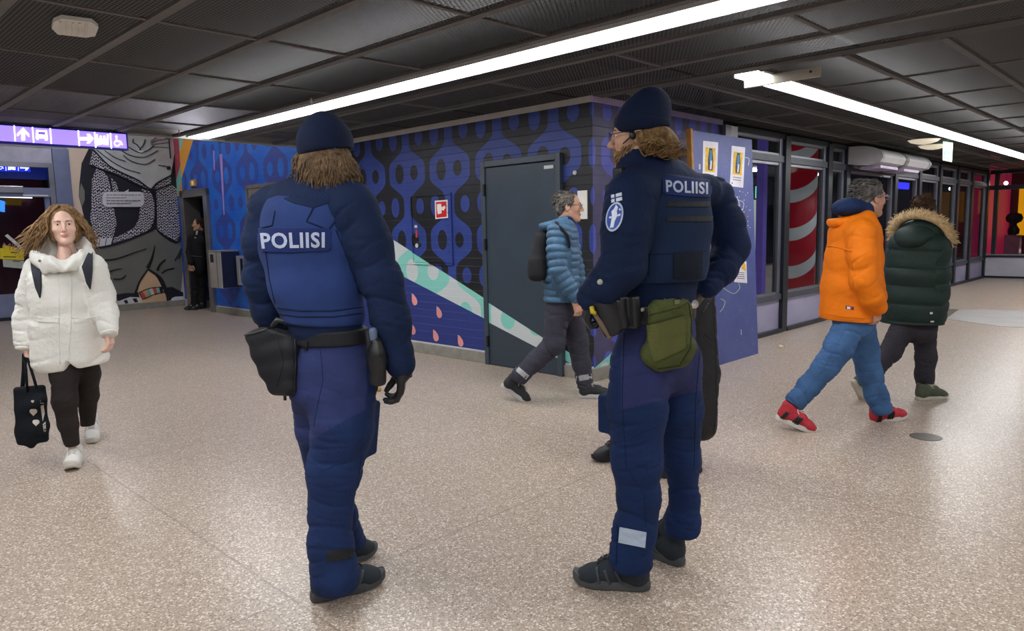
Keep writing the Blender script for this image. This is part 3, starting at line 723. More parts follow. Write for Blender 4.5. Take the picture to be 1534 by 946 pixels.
# ------------------------------------------------------------------ glazed wall of the passage
posts = [3.98, 5.40, 6.10, 8.35, 9.75, 11.12, 12.5, 13.75, 15.3]
starts = [2.62] + posts[:-1]
BAYS = ['glazed bay beside the pale steel posts', 'glazed bay in front of the striped column', 'narrow glazed bay next to the striped column', 'wide glazed bay under the air curtain', 'first glazed bay beyond the air curtain', 'second glazed bay beyond the air curtain', 'third glazed bay beyond the air curtain', 'fourth glazed bay beyond the air curtain', 'last glazed bay, adjoining the end window']
for i, (b0, b1) in enumerate(zip(starts, posts)):
    wn = empty('window_%d' % (i + 1), A(0, (b0 + b1) / 2, 0)); struct(wn, BAYS[i] + ', with dark post and lilac sill panel')
    pw = .075
    abox('post', -.05, .10, b1 - pw, b1 + pw, 0, 2.5, M_DARKMETAL, wn, bevel=.004)
    s0, s1 = b0 + pw, b1 - pw
    if i == 0: s0 = b0
    abox('transom', -.03, .06, s0, s1, 2.17, 2.25, mat('grey_transom', '50535e', .4, .3), wn); abox('head', -.03, .06, s0, s1, 2.46, 2.52, M_DARKMETAL, wn)
    abox('sill_rail', -.03, .06, s0, s1, .43, .50, mat('grey_transom', '50535e', .4, .3), wn)
    abox('floor_rail', -.06, .06, s0, s1, 0, .05, M_DARKMETAL, wn)
    abox('sill_panel', 0, .03, s0, s1, .05, .43, M_LILAC, wn)
    for z0, z1 in ((.50, 2.17), (2.25, 2.46)):
        abox('pane_frame', -.01, .05, s1 - .10, s1 - .045, z0, z1, M_ALU, wn); abox('pane_frame', -.005, .05, s1 - .045, s1, z0, z1, M_GREYFRAME, wn)
        abox('pane_frame', .0, .05, s0, s0 + .04, z0, z1, M_DARKMETAL, wn)
        abox('pane_frame', .0, .05, s0 + .04, s1 - .10, z1 - .035, z1, M_ALU, wn); abox('pane_frame', .0, .05, s0 + .04, s1 - .10, z0, z0 + .03, M_ALU, wn)
        abox('pane', .02, .03, s0 + .04, s1 - .10, z0 + .03, z1 - .035, M_GLASS, wn)
# steel posts at the end of the return wall
col_ = empty('steel_column', A(0, 2.46, 0)); tag(col_, 'pair of pale steel posts where the return wall meets the glazing', 'column')
abox('post', -.06, .1, 2.31, 2.44, 0, 2.5, M_ALU, col_, bevel=.004); abox('post', -.05, .1, 2.45, 2.61, 0, 2.5, M_WHITE, col_, bevel=.004)
# end wall of the passage
ew = empty('window_10', A(-3, 15.35, 0)); struct(ew, 'end window of the passage above a white sill wall')
EB = 15.35
abox('sill_wall', -7, -.05, EB, EB + .12, .04, .50, mat('white_sill_wall', 'b4b2c0', .5, 0, .1, 2), ew); abox('floor_rail', -7, -.05, EB - .02, EB + .1, 0, .05, M_DARKMETAL, ew)
abox('sill_rail', -7, -.05, EB - .03, EB + .1, .50, .55, M_DARKMETAL, ew); abox('transom', -7, -.05, EB - .03, EB + .1, 2.1, 2.2, M_DARKMETAL, ew); abox('head', -7, -.05, EB - .03, EB + .1, 2.47, 2.56, M_DARKMETAL, ew)
abox('sill_edge', -7, -.05, EB - .035, EB - .03, .545, .575, M_ALU, ew)
for a0 in (-.15, -1.9, -3.7, -5.5): abox('mullion', a0 - .08, a0, EB - .03, EB + .1, .5, 2.5, M_DARKMETAL, ew)
for a0, a1 in ((-1.9, -.23), (-3.7, -1.98), (-5.5, -3.78)):
    abox('pane', a0, a1, EB + .03, EB + .04, .55, 2.1, M_GLASS, ew); abox('pane', a0, a1, EB + .03, EB + .04, 2.2, 2.47, M_GLASS, ew)
struct(abox('wall_block', 0.2, 4.7, .2, 2.3, 0, 2.9, mat('vestibule_dark', '1b1720', .6)), 'core of the building between the dark wall and the glazing')

# ------------------------------------------------------------------ beyond the glass: dark hall and cafe
M_NIGHT = mat('night_grey', '4a4c58', .6, 0, .4, 1)
struct(abox('wall_outer', 7.5, 7.7, 2.3, 22, 0, 3.4, M_NIGHT), 'dark far wall beyond the glazing')
struct(abox('wall_outer_back', 4.7, 7.7, 2.1, 2.3, 0, 3.4, M_NIGHT), 'dark side wall beyond the glazing')
struct(abox('ceiling_outer', .1, 7.7, 2.3, 22, 3.0, 3.1, mat('outer_ceiling', '4a4a4e', .7, 0, .2, 2)), 'dark ceiling beyond the glazing')
struct(abox('wall_outer_end', .3, 7.7, 22, 22.2, 0, 3.4, M_NIGHT), 'dark end wall beyond the glazing')
def stripe_mat():
    m, bs, nt = newmat('red_white_spiral'); z = wall_z(); s = wall_b()
    f = fr((z - s * .75) / .62 + .1)
    c = mixc(lt(f, .33), lin('a81f2c'), lin('c4c6c4'))
    nt.links.new(c, bs.inputs['Base Color']); bs.inputs['Roughness'].default_value = .4
    nt.links.new(c, bs.inputs['Emission Color']); bs.inputs['Emission Strength'].default_value = .18  # faint emission added so the stripes show in the dark hall
    return m
_c = ab(w2(1196, 300, 1.0)); v, f = lathe(A(1.0, _c[1], 0), [(.29, 0), (.29, 2.99)], 40)
tag(mesh_obj('striped_column', v, f, stripe_mat(), smooth=True), 'red column with white diagonal stripes behind the glass', 'column')
tag(abox('lit_pillar', 1.0, 1.12, float(ab(w2(1143, 330, 1.0))[1]), float(ab(w2(1149, 330, 1.0))[1]), 0, 2.99, mat('violet_pillar', '6a58b0', .4, emit=.22), bevel=.01), 'slim violet lit pillar behind the glass', 'pillar')
v, f = lathe(A(2.2, 6.2, 0), [(.16, 0), (.16, 3.0)], 24); tag(mesh_obj('concrete_pillar', v, f, mat('pillar_grey', '77776f', .6), smooth=True), 'plain grey pillar behind the striped column', 'pillar')
for k, (a, b, z, la, lb) in enumerate(((5.4, 5.5, 2.92, .12, 2.4), (6.2, 8.5, 2.92, .12, 3.0), (5.6, 12, 2.92, .12, 3), (5.2, 16, 2.92, .12, 3))):
    tag(abox('tube_lamp', a, a + la, b, b + lb, z, z + .05, mat('tube_light', 'f4f6ff', .4, emit=26.0)), 'tube lamp on the ceiling beyond the glazing', 'lamp', 'tube lamps beyond the glazing')
def screen(name, a, b0, b1, z0, z1, col, e, lb):
    r = empty(name, A(a, (b0 + b1) / 2, z0)); tag(r, lb, 'sign')
    abox('panel', a, a + .05, b0, b1, z0, z1, mat('lit_' + col, col, .4, emit=e), r); abox('casing', a + .05, a + .12, b0 - .03, b1 + .03, z0 - .03, z1 + .03, M_BLACK, r)
screen('lit_shopfront', 7.3, float(ab(w2(1112, 330, 7.3))[1]), float(ab(w2(1142, 330, 7.3))[1]), .5, 2.3, 'b8c8b4', .55, 'pale lit shopfront far beyond the glazing')
screen('exit_light', 3.0, float(ab(w2(1135, 280, 3.0))[1]), float(ab(w2(1142, 280, 3.0))[1]), 1.95, 2.2, '6fd0b0', 1.4, 'small green lit sign beyond the first window')
screen('red_screen', 5.0, 15.5, 17.5, .6, 2.3, 'a02434', .5, 'red lit panel beyond the passage glazing')
screen('blue_sign', 2.0, 15.2, 16.4, 2.25, 2.42, '3a3cf0', 2.0, 'small blue lit sign high beyond the glazing')
screen('violet_screen', 6.5, 18.5, 20.5, .8, 2.4, '6a5a9c', .4, 'dim violet lit panel far beyond the glazing')
SPOT = {(1438, 300): 'white hanging spot lamp beyond the glazing near the end window', (1434, 322): 'blue hanging spot lamp beyond the glazing', (1388, 352): 'pale orange hanging spot lamp low beyond the glazing', (1372, 308): 'salmon pink hanging spot lamp beyond the glazing', (1424, 283): 'white hanging spot lamp high beyond the glazing'}
for (x, y, col, e) in ((1438, 300, 'f0f4ff', 5), (1434, 322, '7a8cff', 4), (1388, 352, 'ffd9a0', 5), (1372, 308, 'ff9a80', 3), (1424, 283, 'ffffff', 4)):
    p = w2(x, y, 1.6); v, f = lathe(p, [(.015, -.05), (.045, -.035), (.05, 0), (.045, .035), (.015, .05)], 12)
    r = empty('spot_light', p); tag(r, SPOT[(x, y)], 'lamp')
    mesh_obj('bulb', v, f, mat('spot_' + col, col, .4, emit=e), r, smooth=True)
    v, f = tube_mesh([p + np.array([0, 0, .045]), np.array([p[0], p[1], 3.0])], .008, 6); mesh_obj('rod', v, f, M_BLACK, r)
for k in range(3):
    r = empty('shop_shelf', A(6.4, 9.6 + 1.3 * k, 0)); tag(r, 'dark shelf unit with boxes far beyond the first windows', 'shelf', 'shelf units beyond the glazing')
    for sx in (0, 1.0): abox('upright', 6.3, 6.6, 9.2 + 1.3 * k + sx, 9.25 + 1.3 * k + sx, 0, 1.6, M_BLACK, r)
    for z in (.3, .75, 1.2): abox('board', 6.3, 6.6, 9.25 + 1.3 * k, 10.2 + 1.3 * k, z, z + .03, M_DARKMETAL, r)
    for z in (.33, .78):
        for j in range(3): abox('box', 6.34, 6.56, 9.3 + 1.3 * k + .3 * j, 9.52 + 1.3 * k + .3 * j, z, z + .2 + .05 * ((j + k) % 3), mat('carton_%d' % ((j + k) % 3), ('7a6a58', '5c6470', '8a4a4a')[(j + k) % 3], .7), r)
# cafe behind the end window
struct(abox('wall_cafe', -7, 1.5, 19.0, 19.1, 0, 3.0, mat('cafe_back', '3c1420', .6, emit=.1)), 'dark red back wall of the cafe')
struct(abox('ceiling_cafe', -7, 1.5, 15.5, 19.1, 2.75, 2.85, mat('cafe_dark', '24101c', .7)), 'dark ceiling of the cafe')
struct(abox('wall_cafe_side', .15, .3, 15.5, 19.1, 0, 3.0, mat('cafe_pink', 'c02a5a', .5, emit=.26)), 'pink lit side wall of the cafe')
struct(mesh_obj('floor_cafe', [A(1.5, 15.5, .015), A(1.5, 19.1, .015), A(-7, 19.1, .015), A(-7, 15.5, .015)], [[3, 2, 1, 0]], mat('cafe_floor', '9a4a30', .35)), 'reddish floor of the cafe')
yp = empty('lit_wall_panel', A(-1.2, 18.9, .9)); tag(yp, 'glowing amber wall panels at the back of the cafe', 'panel')
for k in range(6): abox('panel', -.45 - .42 * k, -.06 - .42 * k, 18.88, 18.95, .95, 2.3, mat('amber_panel', 'e09a10', .5, 0, .15, 1.5, emit=.75), yp)
abox('shelf', -2.8, 0, 18.7, 18.95, .88, .95, M_BLACK, yp)
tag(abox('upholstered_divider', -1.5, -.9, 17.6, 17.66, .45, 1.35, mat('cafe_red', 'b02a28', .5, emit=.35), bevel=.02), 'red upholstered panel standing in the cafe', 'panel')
cb = empty('cafe_planter', A(-.32, 16.6, 0)); tag(cb, 'pinkish planter box with a dark round plant in the cafe', 'planter')
abox('box', -.52, -.2, 16.5, 16.8, .12, 1.0, mat('planter_pink', '8c5468', .5), cb, bevel=.01)
for a in (-.48, -.24): abox('leg', a, a + .03, 16.55, 16.58, 0, .12, M_BLACK, cb)
v, f = lathe(A(-.36, 16.65, 1.0), [(.02, 0), (.12, .03), (.13, .14), (.06, .25), (.05, .28), (.16, .34), (.19, .43), (.15, .52), (.05, .56)], 16); mesh_obj('plant', v, f, mat('dark_plant', '140f14', .8), cb, smooth=True)
for k in range(3):
    a = -.75 - .45 * k; b = 16.7 + .3 * k
    st = empty('bar_stool', A(a, b, 0)); tag(st, 'dark bar stool silhouetted in the cafe', 'stool', 'bar stools in the cafe')
    v, f = lathe(A(a, b, 0), [(.17, 0), (.17, .02), (.02, .04), (.02, .68), (.16, .70), (.17, .76), (.14, .78)], 16); mesh_obj('seat_and_stem', v, f, M_BLACK, st, smooth=False)
    v, f = lathe(A(a, b, .78), [(.14, 0), (.12, .2)], 12); mesh_obj('backrest', v, f, mat('stool_red', '50141c', .5), st)
for k, (a, b, z) in enumerate(((-.22, 16.2, 2.28), (-.75, 17.2, .78), (-.95, 16.8, .62), (-.62, 16.9, .6), (-1.3, 16.5, 2.35))):
    v, f = lathe(A(a, b, z), [(.01, -.05), (.04, -.03), (.05, 0), (.04, .03), (.01, .05)], 10)
    r = empty('cafe_light', A(a, b, z)); tag(r, 'small warm bulb on a thin cord in the cafe', 'lamp', 'bulbs in the cafe')
    mesh_obj('bulb', v, f, mat('warm_bulb', 'fff0e0', .4, emit=6), r, smooth=True)
    v, f = tube_mesh([A(a, b, z + .045), A(a, b, 2.75)], .004, 5); mesh_obj('cord', v, f, M_BLACK, r)

# ------------------------------------------------------------------ heater, dish lamps, exit sign
ht = empty('air_curtain', A(-.3, 7.6, 2.2)); tag(ht, 'white rounded air curtain unit hanging over the glass doors', 'heater')
def heater(a_in, prof, b0, b1, mt, name):
    V = []; Fs = []; n = len(prof)
    for b in (b0, b1):
        for da, z in prof: V.append(A(a_in + da, b, z))
    for k in range(n): Fs.append([k, (k + 1) % n, n + (k + 1) % n, n + k])
    Fs.append(list(range(n))[::-1]); Fs.append([n + k for k in range(n)])
    return mesh_obj(name, V, Fs, mt, ht)
hp = [(0, 2.26), (0, 2.50)] + [(-.14 - .36 * math.sin(t), 2.33 + .17 * math.cos(t)) for t in [math.pi / 2 * k / 8 for k in range(9)]] + [(-.46, 2.26), (-.30, 2.22)]
hq = [(da * 1.015 - .002, z + (.004 if z > 2.4 else -.004)) for da, z in hp]
heater(-.02, hq, 6.05, 6.15, mat('pale_grey_cap', 'b5b3b8', .4), 'end_cap')
heater(-.02, hp, 6.15, 7.15, M_WHITE, 'housing'); heater(-.02, hq, 7.15, 7.30, mat('grey_joint_band', '84867f', .4), 'joint_band'); heater(-.02, hp, 7.30, 8.4, M_WHITE, 'housing'); heater(-.02, hq, 8.4, 8.5, mat('pale_grey_cap', 'b5b3b8', .4), 'end_cap')
for b0 in (6.3, 7.4): abox('outlet', -.42, -.12, b0, b0 + .8, 2.185, 2.225, mat('lilac_outlet', 'b9aacb', .4), ht)
abox('grille', -.14, -.10, 6.15, 8.4, 2.20, 2.26, M_ALU, ht)
for p_, lb in (((1384, 213), 'round pale dish lamp on the ceiling above the air curtain'), ((1398, 221), 'second round dish lamp partly behind the exit sign')):
    p = gnd(*p_, 2.50); r = empty('dish_lamp', p); tag(r, lb, 'lamp')
    v, f = lathe(p, [(.02, .05), (.19, .045), (.205, .03), (.17, -.0), (.09, -.025), (.01, -.035)], 24); mesh_obj('dish', v, f, mat('dish_opal', 'e8dcc4', .4, emit=.5), r, smooth=True)
    v, f = lathe(p, [(.21, .03), (.21, .05)], 24); mesh_obj('rim', v, f, mat('green_grey_rim', '5d6f68', .4), r)
ex = empty('exit_sign', A(-1.0, 7.0, 2.2)); tag(ex, 'small lit green and white exit sign under the lamp strip', 'sign')
EP = 7.0
Ef = lambda x, y: w1(x, y, EP)
plate('sign_body', [(1414, 212), (1427.5, 214), (1426, 243), (1413.5, 240.5)], Ef, N1, 0, .05, mat('exit_lit', 'dff5e4', .4, emit=.9), ex)
plate('pictogram', [(1416, 226), (1424, 227.5), (1423.6, 240), (1415.6, 238.5)], Ef, N1, .05, .003, mat('exit_green', '8fdcb0', .4, emit=.9), ex)
plate('arrow', [(1418.5, 229), (1421, 229.4), (1421, 234), (1423, 234), (1419.7, 238), (1416.5, 233.4), (1418.5, 233.6)], Ef, N1, .053, .002, M_ICON, ex)
plate('hanger', [(1419, 206), (1421, 206), (1421, 213), (1419, 213)], Ef, N1, .02, .01, M_ALU, ex)

# ------------------------------------------------------------------ leaning poster board
def board_mat():
    m, bs, nt = newmat('scuffed_blue_board')
    f = clampx((noise(2.5, 6, rough=.7) - .3) * 2.2, 0., 1.); g = lt(noise(38, 3), .28)
    c = mixc(f, lin('3f4a86'), lin('55609c')); c = mixc(g * .7, c, lin('a9aec4'))
    nt.links.new(c, bs.inputs['Base Color']); bs.inputs['Roughness'].default_value = .5
    return m
M_BOARD = board_mat()
bd = empty('poster_board', A(-.46, 1.6, 0)); tag(bd, 'blue plywood board with posters leaning beside the glazing', 'board')
def BP(b, z, n=0.0):      # point on the leaning board face
    return A(-.52 + (.12 * z / 2.3) - n, b, z + n * .05)
def board_piece(name, b0, b1, z0, z1, n0, n1, mt, parent):
    V = [BP(b, z, n) for n in (n0, n1) for b, z in ((b0, z0), (b1, z0), (b1, z1), (b0, z1))]
    return mesh_obj(name, V, [[0, 3, 2, 1], [4, 5, 6, 7], [0, 1, 5, 4], [1, 2, 6, 5], [2, 3, 7, 6], [3, 0, 4, 7]], mt, parent)
board_piece('panel', 1.02, 2.235, 0, 2.295, -.018, 0, M_BOARD, bd)
M_WOOD = mat('raw_pine', 'a5742c', .6, 0, .25, 12)
board_piece('batten', .985, 1.02, .0, 2.31, -.05, .0, M_WOOD, bd)
board_piece('batten', 1.0, 2.2, 1.1, 1.15, -.06, -.018, M_WOOD, bd)
BN = A(-1, 0, .052) - A(0, 0, 0); BN /= np.linalg.norm(BN)
_b0 = A(-.52, 0, 0)
Bf = lambda x, y: on(x, y, _b0, BN)
for k, (q, lb) in enumerate((([(1052, 276), (1073.5, 278.5), (1075.5, 213.5), (1053, 211)], 'white poster with a yellow picture on the board, next to the wooden batten'), ([(1093, 279), (1113, 281.5), (1116, 221), (1096, 218.5)], 'white poster with a yellow picture on the board, next to its free edge'), ([(1100, 423), (1119, 424.5), (1118, 392), (1098, 392)], 'small white poster low on the blue board'))):
    r = empty('poster', Bf(*q[0])); tag(r, lb, 'poster')
    plate('sheet', q, Bf, BN, .001, .0015, mat('poster_white', 'dfdde6', .6), r)
    if k < 2:
        def U(*p): return [tuple(v) for v in quad_map(q, np.array(p))]
        plate('picture', U((.16, .30), (.84, .30), (.84, .86), (.16, .86)), Bf, BN, .0025, .001, mat('poster_yellow', 'e0b52e', .6, 0, .2, 30), r)
        plate('figure', U((.36, .34), (.66, .34), (.7, .55), (.62, .84), (.42, .84), (.34, .58)), Bf, BN, .0035, .001, mat('poster_navy', '1d2236', .6), r)
        plate('figure_coat', U((.44, .52), (.6, .52), (.6, .80), (.44, .80)), Bf, BN, .0045, .001, mat('poster_blue', '3d7fb0', .6), r)
        plate('figure_leg', U((.46, .36), (.58, .36), (.62, .56), (.5, .56)), Bf, BN, .005, .001, mat('poster_pale', 'd0cfe0', .6), r)
        for j in range(2): plate('caption', U((.2, .22 - .06 * j), (.8, .22 - .06 * j), (.8, .24 - .06 * j), (.2, .24 - .06 * j)), Bf, BN, .0025, .001, mat('lettering_grey', '7a7a86', .6), r)
        plate('mark', U((.12, .06), (.2, .06), (.2, .1), (.12, .1)), Bf, BN, .0025, .001, mat('poster_blue', '3d7fb0', .6), r)
    else:
        def U(*p): return [tuple(v) for v in quad_map(q, np.array(p))]
        plate('picture', U((.6, .65), (.9, .55), (.9, .9), (.7, .95)), Bf, BN, .0025, .001, mat('poster_yellow', 'e0b52e', .6, 0, .2, 30), r)
        for j in range(4): plate('caption', U((.2, .45 - .09 * j), (.8, .45 - .09 * j), (.8, .49 - .09 * j), (.2, .49 - .09 * j)), Bf, BN, .0025, .001, mat('lettering_grey', '7a7a86', .6), r)
M_CHALK = mat('pale_green_scrawl', '9cc0a0', .7); M_SCR = mat('white_scrawl', 'c6c8d4', .7)
for q, wd, mt in (([(1084, 300), (1080, 292), (1088, 286), (1096, 292), (1092, 306), (1098, 318)], 1.0, M_CHALK), ([(1096, 300), (1104, 296), (1108, 312), (1100, 322), (1104, 332)], .9, M_SCR), ([(1088, 316), (1100, 310), (1110, 322)], .8, M_SCR), ([(1106, 300), (1114, 304), (1112, 316)], .8, M_SCR),
                  ([(1081, 430), (1090, 436), (1100, 440), (1108, 432), (1106, 424)], 1.0, M_CHALK), ([(1079, 448), (1086, 452), (1083, 462), (1078, 468)], .9, M_CHALK), ([(1116, 236), (1122, 238), (1121, 248)], 1.0, M_SCR), ([(1048, 246), (1048, 254)], 2.4, M_SCR), ([(1110, 494), (1110.5, 502)], .9, M_SCR), ([(1116, 318), (1116, 334)], 1.6, mat('rust_mark', '8a4a34', .7))):
    plate('scrawl', stroke(q, wd), Bf, BN, .0005, .001, mt, bd)
for k in range(34):
    x, y = random.uniform(1093, 1124), random.uniform(284, 350)
    if y > 282: plate('paint_speck', ell(x, y, random.uniform(.5, 1.2), random.uniform(.5, 1.2), 6), Bf, BN, .0005, .0008, M_SCR, bd)

# ------------------------------------------------------------------ things on the floor
p = gnd(1387, 655)
dc = empty('floor_cover', p); tag(dc, 'round grey metal cover set into the floor', 'cover')
v, f = lathe(p, [(.088, 0), (.088, .002), (.075, .0026)], 28); mesh_obj('disc', v, f, mat('worn_grey_metal', '6f6a66', .45, .4), dc)
v, f = lathe(p, [(.095, 0), (.095, .0012)], 28); mesh_obj('ring', v, f, mat('dark_ring', '4f4944', .5), dc)
q = [gnd(*p_) for p_ in ((1418, 478), (1440, 464.5), (1534, 466), (1590, 470), (1560, 492), (1500, 490))]
tag(plate('floor_mat', None, None, (0, 0, 1), 0, .004, mat('pale_grey_mat', '9d9a98', .45, 0, .1, 3), world=q), 'pale grey mat let into the floor by the glass doors', 'mat')
q = [gnd(*p_) for p_ in ((1396, 472), (1412, 463), (1436, 464), (1418, 477))]
tag(plate('floor_grating', None, None, (0, 0, 1), 0, .004, mat('dark_grating', '57524c', .5, .3, .3, 40), world=q), 'dark metal grating beside the pale floor mat', 'grating')
p = gnd(1170, 521)
lt_ = empty('crumpled_wrapper', p); tag(lt_, 'small crumpled pale paper scrap on the floor by the board', 'litter')
V = []
for k in range(18): V.append(p + np.array([random.uniform(-.035, .035), random.uniform(-.03, .03), random.uniform(.0, .03)]))
bm = bmesh.new()
for v_ in V: bm.verts.new(v_)
bmesh.ops.convex_hull(bm, input=list(bm.verts)); bm.verts.index_update()
keep = [v for v in bm.verts]
mesh_obj('scrap', [v.co for v in keep], [[v.index for v in f.verts] for f in bm.faces], mat('scrap_paper', 'cfc6a4', .7), lt_); bm.free()

# ================================================================== PEOPLE: implicit-surface toolkit
def nrm_(v): v = np.asarray(v, float); return v / (np.linalg.norm(v) + 1e-12)
class Vol:
    """smooth union of tapered limbs, ellipsoids and boxes, meshed as one continuous surface"""
    def __init__(s, h): s.h = h; s.ops = []
    def seg(s, a, b, ra, rb, k=.02, u=None, su=1.0, su1=None, fold=None, mode='u'):
        a = np.asarray(a, float); b = np.asarray(b, float); su1 = su if su1 is None else su1
        R = max(ra, rb) * max(1.0, su, su1) + (fold[0] * 1.6 if fold else 0)
        d = b - a; L = np.linalg.norm(d) + 1e-9; dn = d / L
        uu = nrm_(u) if u is not None else None
        ref = np.array([0, 0, 1.0]) if abs(dn[2]) < .8 else np.array([0, 1.0, 0]); e1 = nrm_(np.cross(dn, ref)); e2 = np.cross(dn, e1)
        def f(x, y, z):
            px, py, pz = x - a[0], y - a[1], z - a[2]
            t0 = (px * dn[0] + py * dn[1] + pz * dn[2]); t = np.clip(t0 / L, 0, 1)
            qx, qy, qz = px - t * d[0], py - t * d[1], pz - t * d[2]
            r = ra + (rb - ra) * t
            if uu is not None:
                c = qx * uu[0] + qy * uu[1] + qz * uu[2]; sc = 1.0 / (su + (su1 - su) * t) - 1.0
                qx, qy, qz = qx + uu[0] * c * sc, qy + uu[1] * c * sc, qz + uu[2] * c * sc
            dist = np.sqrt(qx * qx + qy * qy + qz * qz) - r
            if fold:
                amp, fq, sd = fold[:3]
                an = np.arctan2(qx * e2[0] + qy * e2[1] + qz * e2[2], qx * e1[0] + qy * e1[1] + qz * e1[2])
                ss = np.clip(t0, -.05, L + .05)
                x1 = fq * ss + 3.0 * np.sin(an + sd) + sd * 2.3; x2 = 1.55 * fq * ss - 3.4 * np.sin(an + 1.3 * sd + 1.0) + 2 * sd
                m1 = .5 + .5 * np.sin(an + 9.0 * ss + sd * 1.9); m2 = .5 + .5 * np.cos(an * 2 - 7.0 * ss + sd)
                w = .25 - 1.1 * np.exp(-(np.sin(x1 * .5) / .30) ** 2) * m1 - .8 * np.exp(-(np.sin(x2 * .5) / .28) ** 2) * m2 + .25 * np.sin(.35 * fq * ss + 2.0 * np.cos(an + sd) + sd)
                dist = dist - amp * w
            return dist
        s.ops.append((mode, f, np.minimum(a, b) - R, np.maximum(a, b) + R, k)); return s
    def ell(s, c, r, R=None, k=.02, mode='u'):
        c = np.asarray(c, float); r = np.asarray(r, float); R = np.eye(3) if R is None else np.asarray(R)   # columns = axes
        m = r.max()
        def f(x, y, z):
            px, py, pz = x - c[0], y - c[1], z - c[2]
            q = [(px * R[0, i] + py * R[1, i] + pz * R[2, i]) / r[i] for i in range(3)]
            n = np.sqrt(q[0] ** 2 + q[1] ** 2 + q[2] ** 2)
            g = np.sqrt((q[0] / r[0]) ** 2 + (q[1] / r[1]) ** 2 + (q[2] / r[2]) ** 2) + 1e-9
            return n * (n - 1) / g
        s.ops.append((mode, f, c - m, c + m, k)); return s
    def box(s, c, half, R=None, rnd=.01, k=.005, mode='u'):
        c = np.asarray(c, float); hf = np.asarray(half, float); R = np.eye(3) if R is None else np.asarray(R); m = np.linalg.norm(hf)
        def f(x, y, z):
            px, py, pz = x - c[0], y - c[1], z - c[2]
            q = [np.abs(px * R[0, i] + py * R[1, i] + pz * R[2, i]) - (hf[i] - rnd) for i in range(3)]
            o = np.sqrt(np.maximum(q[0], 0) ** 2 + np.maximum(q[1], 0) ** 2 + np.maximum(q[2], 0) ** 2)
            return o + np.minimum(np.maximum(q[0], np.maximum(q[1], q[2])), 0) - rnd
        s.ops.append((mode, f, c - m, c + m, k)); return s
    def cut(s, p0, n, k=.006):
        p0 = np.asarray(p0, float); n = nrm_(n)
        s.ops.append(('c', lambda x, y, z: (x - p0[0]) * n[0] + (y - p0[1]) * n[1] + (z - p0[2]) * n[2], None, None, k)); return s
    def mesh(s):
        h = s.h
        lo = np.min([o[2] for o in s.ops if o[0] == 'u'], axis=0) - 4 * h; hi = np.max([o[3] for o in s.ops if o[0] == 'u'], axis=0) + 4 * h
        n = np.ceil((hi - lo) / h).astype(int) + 1
        D = np.full(n, .08, np.float32)
        ax = [(lo[i] + h * np.arange(n[i])).astype(np.float64) for i in range(3)]
        for mode, f, blo, bhi, k in s.ops:
            if mode == 'c':
                g = f(ax[0][:, None, None], ax[1][None, :, None], ax[2][None, None, :]); D = smax(D, g, k).astype(np.float32); continue
            pad = k + 4 * h
            i0 = np.maximum(np.floor((blo - pad - lo) / h).astype(int), 0); i1 = np.minimum(np.ceil((bhi + pad - lo) / h).astype(int) + 1, n)
            sl = tuple(slice(i0[i], i1[i]) for i in range(3))
            g = f(ax[0][sl[0]][:, None, None], ax[1][sl[1]][None, :, None], ax[2][sl[2]][None, None, :])
            D[sl] = smin(D[sl], g, k) if mode == 'u' else smax(D[sl], -g, k)
        return surface_nets(D, lo, h)
def smin(a, b, k):
    t = np.clip(.5 + .5 * (b - a) / k, 0, 1); return b + (a - b) * t - k * t * (1 - t)
def smax(a, b, k): return -smin(-a, -b, k)
def surface_nets(D, lo, h):
    nx, ny, nz = D.shape; ins = D < 0
    cnt = np.zeros((nx - 1, ny - 1, nz - 1), np.int8)
    offs = [(i, j, k) for i in (0, 1) for j in (0, 1) for k in (0, 1)]
    for i, j, k in offs: cnt += ins[i:nx - 1 + i, j:ny - 1 + j, k:nz - 1 + k]
    act = (cnt > 0) & (cnt < 8)
    I = np.argwhere(act); idx = np.full(act.shape, -1, np.int32); idx[act] = np.arange(len(I))
    vals = np.stack([D[I[:, 0] + i, I[:, 1] + j, I[:, 2] + k] for i, j, k in offs], 1)
    acc = np.zeros((len(I), 3)); num = np.zeros(len(I)); O = np.array(offs, float)
    for p in range(8):
        for q in range(p + 1, 8):
            if np.abs(O[p] - O[q]).sum() != 1: continue
            m = (vals[:, p] < 0) != (vals[:, q] < 0)
            t = vals[m, p] / (vals[m, p] - vals[m, q])
            acc[m] += O[p] + t[:, None] * (O[q] - O[p]); num[m] += 1
    V = lo + h * (I + acc / num[:, None])
    Fs = []
    for d in range(3):
        s0 = [slice(None)] * 3; s1 = [slice(None)] * 3; s0[d] = slice(0, -1); s1[d] = slice(1, None)
        ch = ins[tuple(s0)] != ins[tuple(s1)]
        E = np.argwhere(ch); e1, e2 = [(1, 2), (2, 0), (0, 1)][d]
        E = E[(E[:, e1] > 0) & (E[:, e2] > 0) & (E[:, e1] < D.shape[e1] - 1) & (E[:, e2] < D.shape[e2] - 1)]
        def c(a, b):
            q = E.copy(); q[:, e1] -= a; q[:, e2] -= b; return idx[q[:, 0], q[:, 1], q[:, 2]]
        quad = np.stack([c(1, 1), c(0, 1), c(0, 0), c(1, 0)], 1)
        flip = ins[E[:, 0], E[:, 1], E[:, 2]]
        quad[~flip] = quad[~flip][:, ::-1]
        Fs.append(quad)
    return V, np.vstack(Fs)
def proj(V):
    c = (np.asarray(V) - C0) @ CM
    return np.stack([CX + F * c[:, 0] / -c[:, 2], CY - F * c[:, 1] / -c[:, 2]], 1)
def bvh(*meshes):
    V, Fs = merge(meshes); return BVHTree.FromPolygons([tuple(v) for v in V], Fs)
def hit(x, y, B):
    d = nrm_(ray(x, y)); loc, n, i, t = B.ray_cast(Vector(C0), Vector(d))
    if loc is None: return None
    n = np.array(n)
    if n @ d > 0: n = -n
    return np.array(loc), n
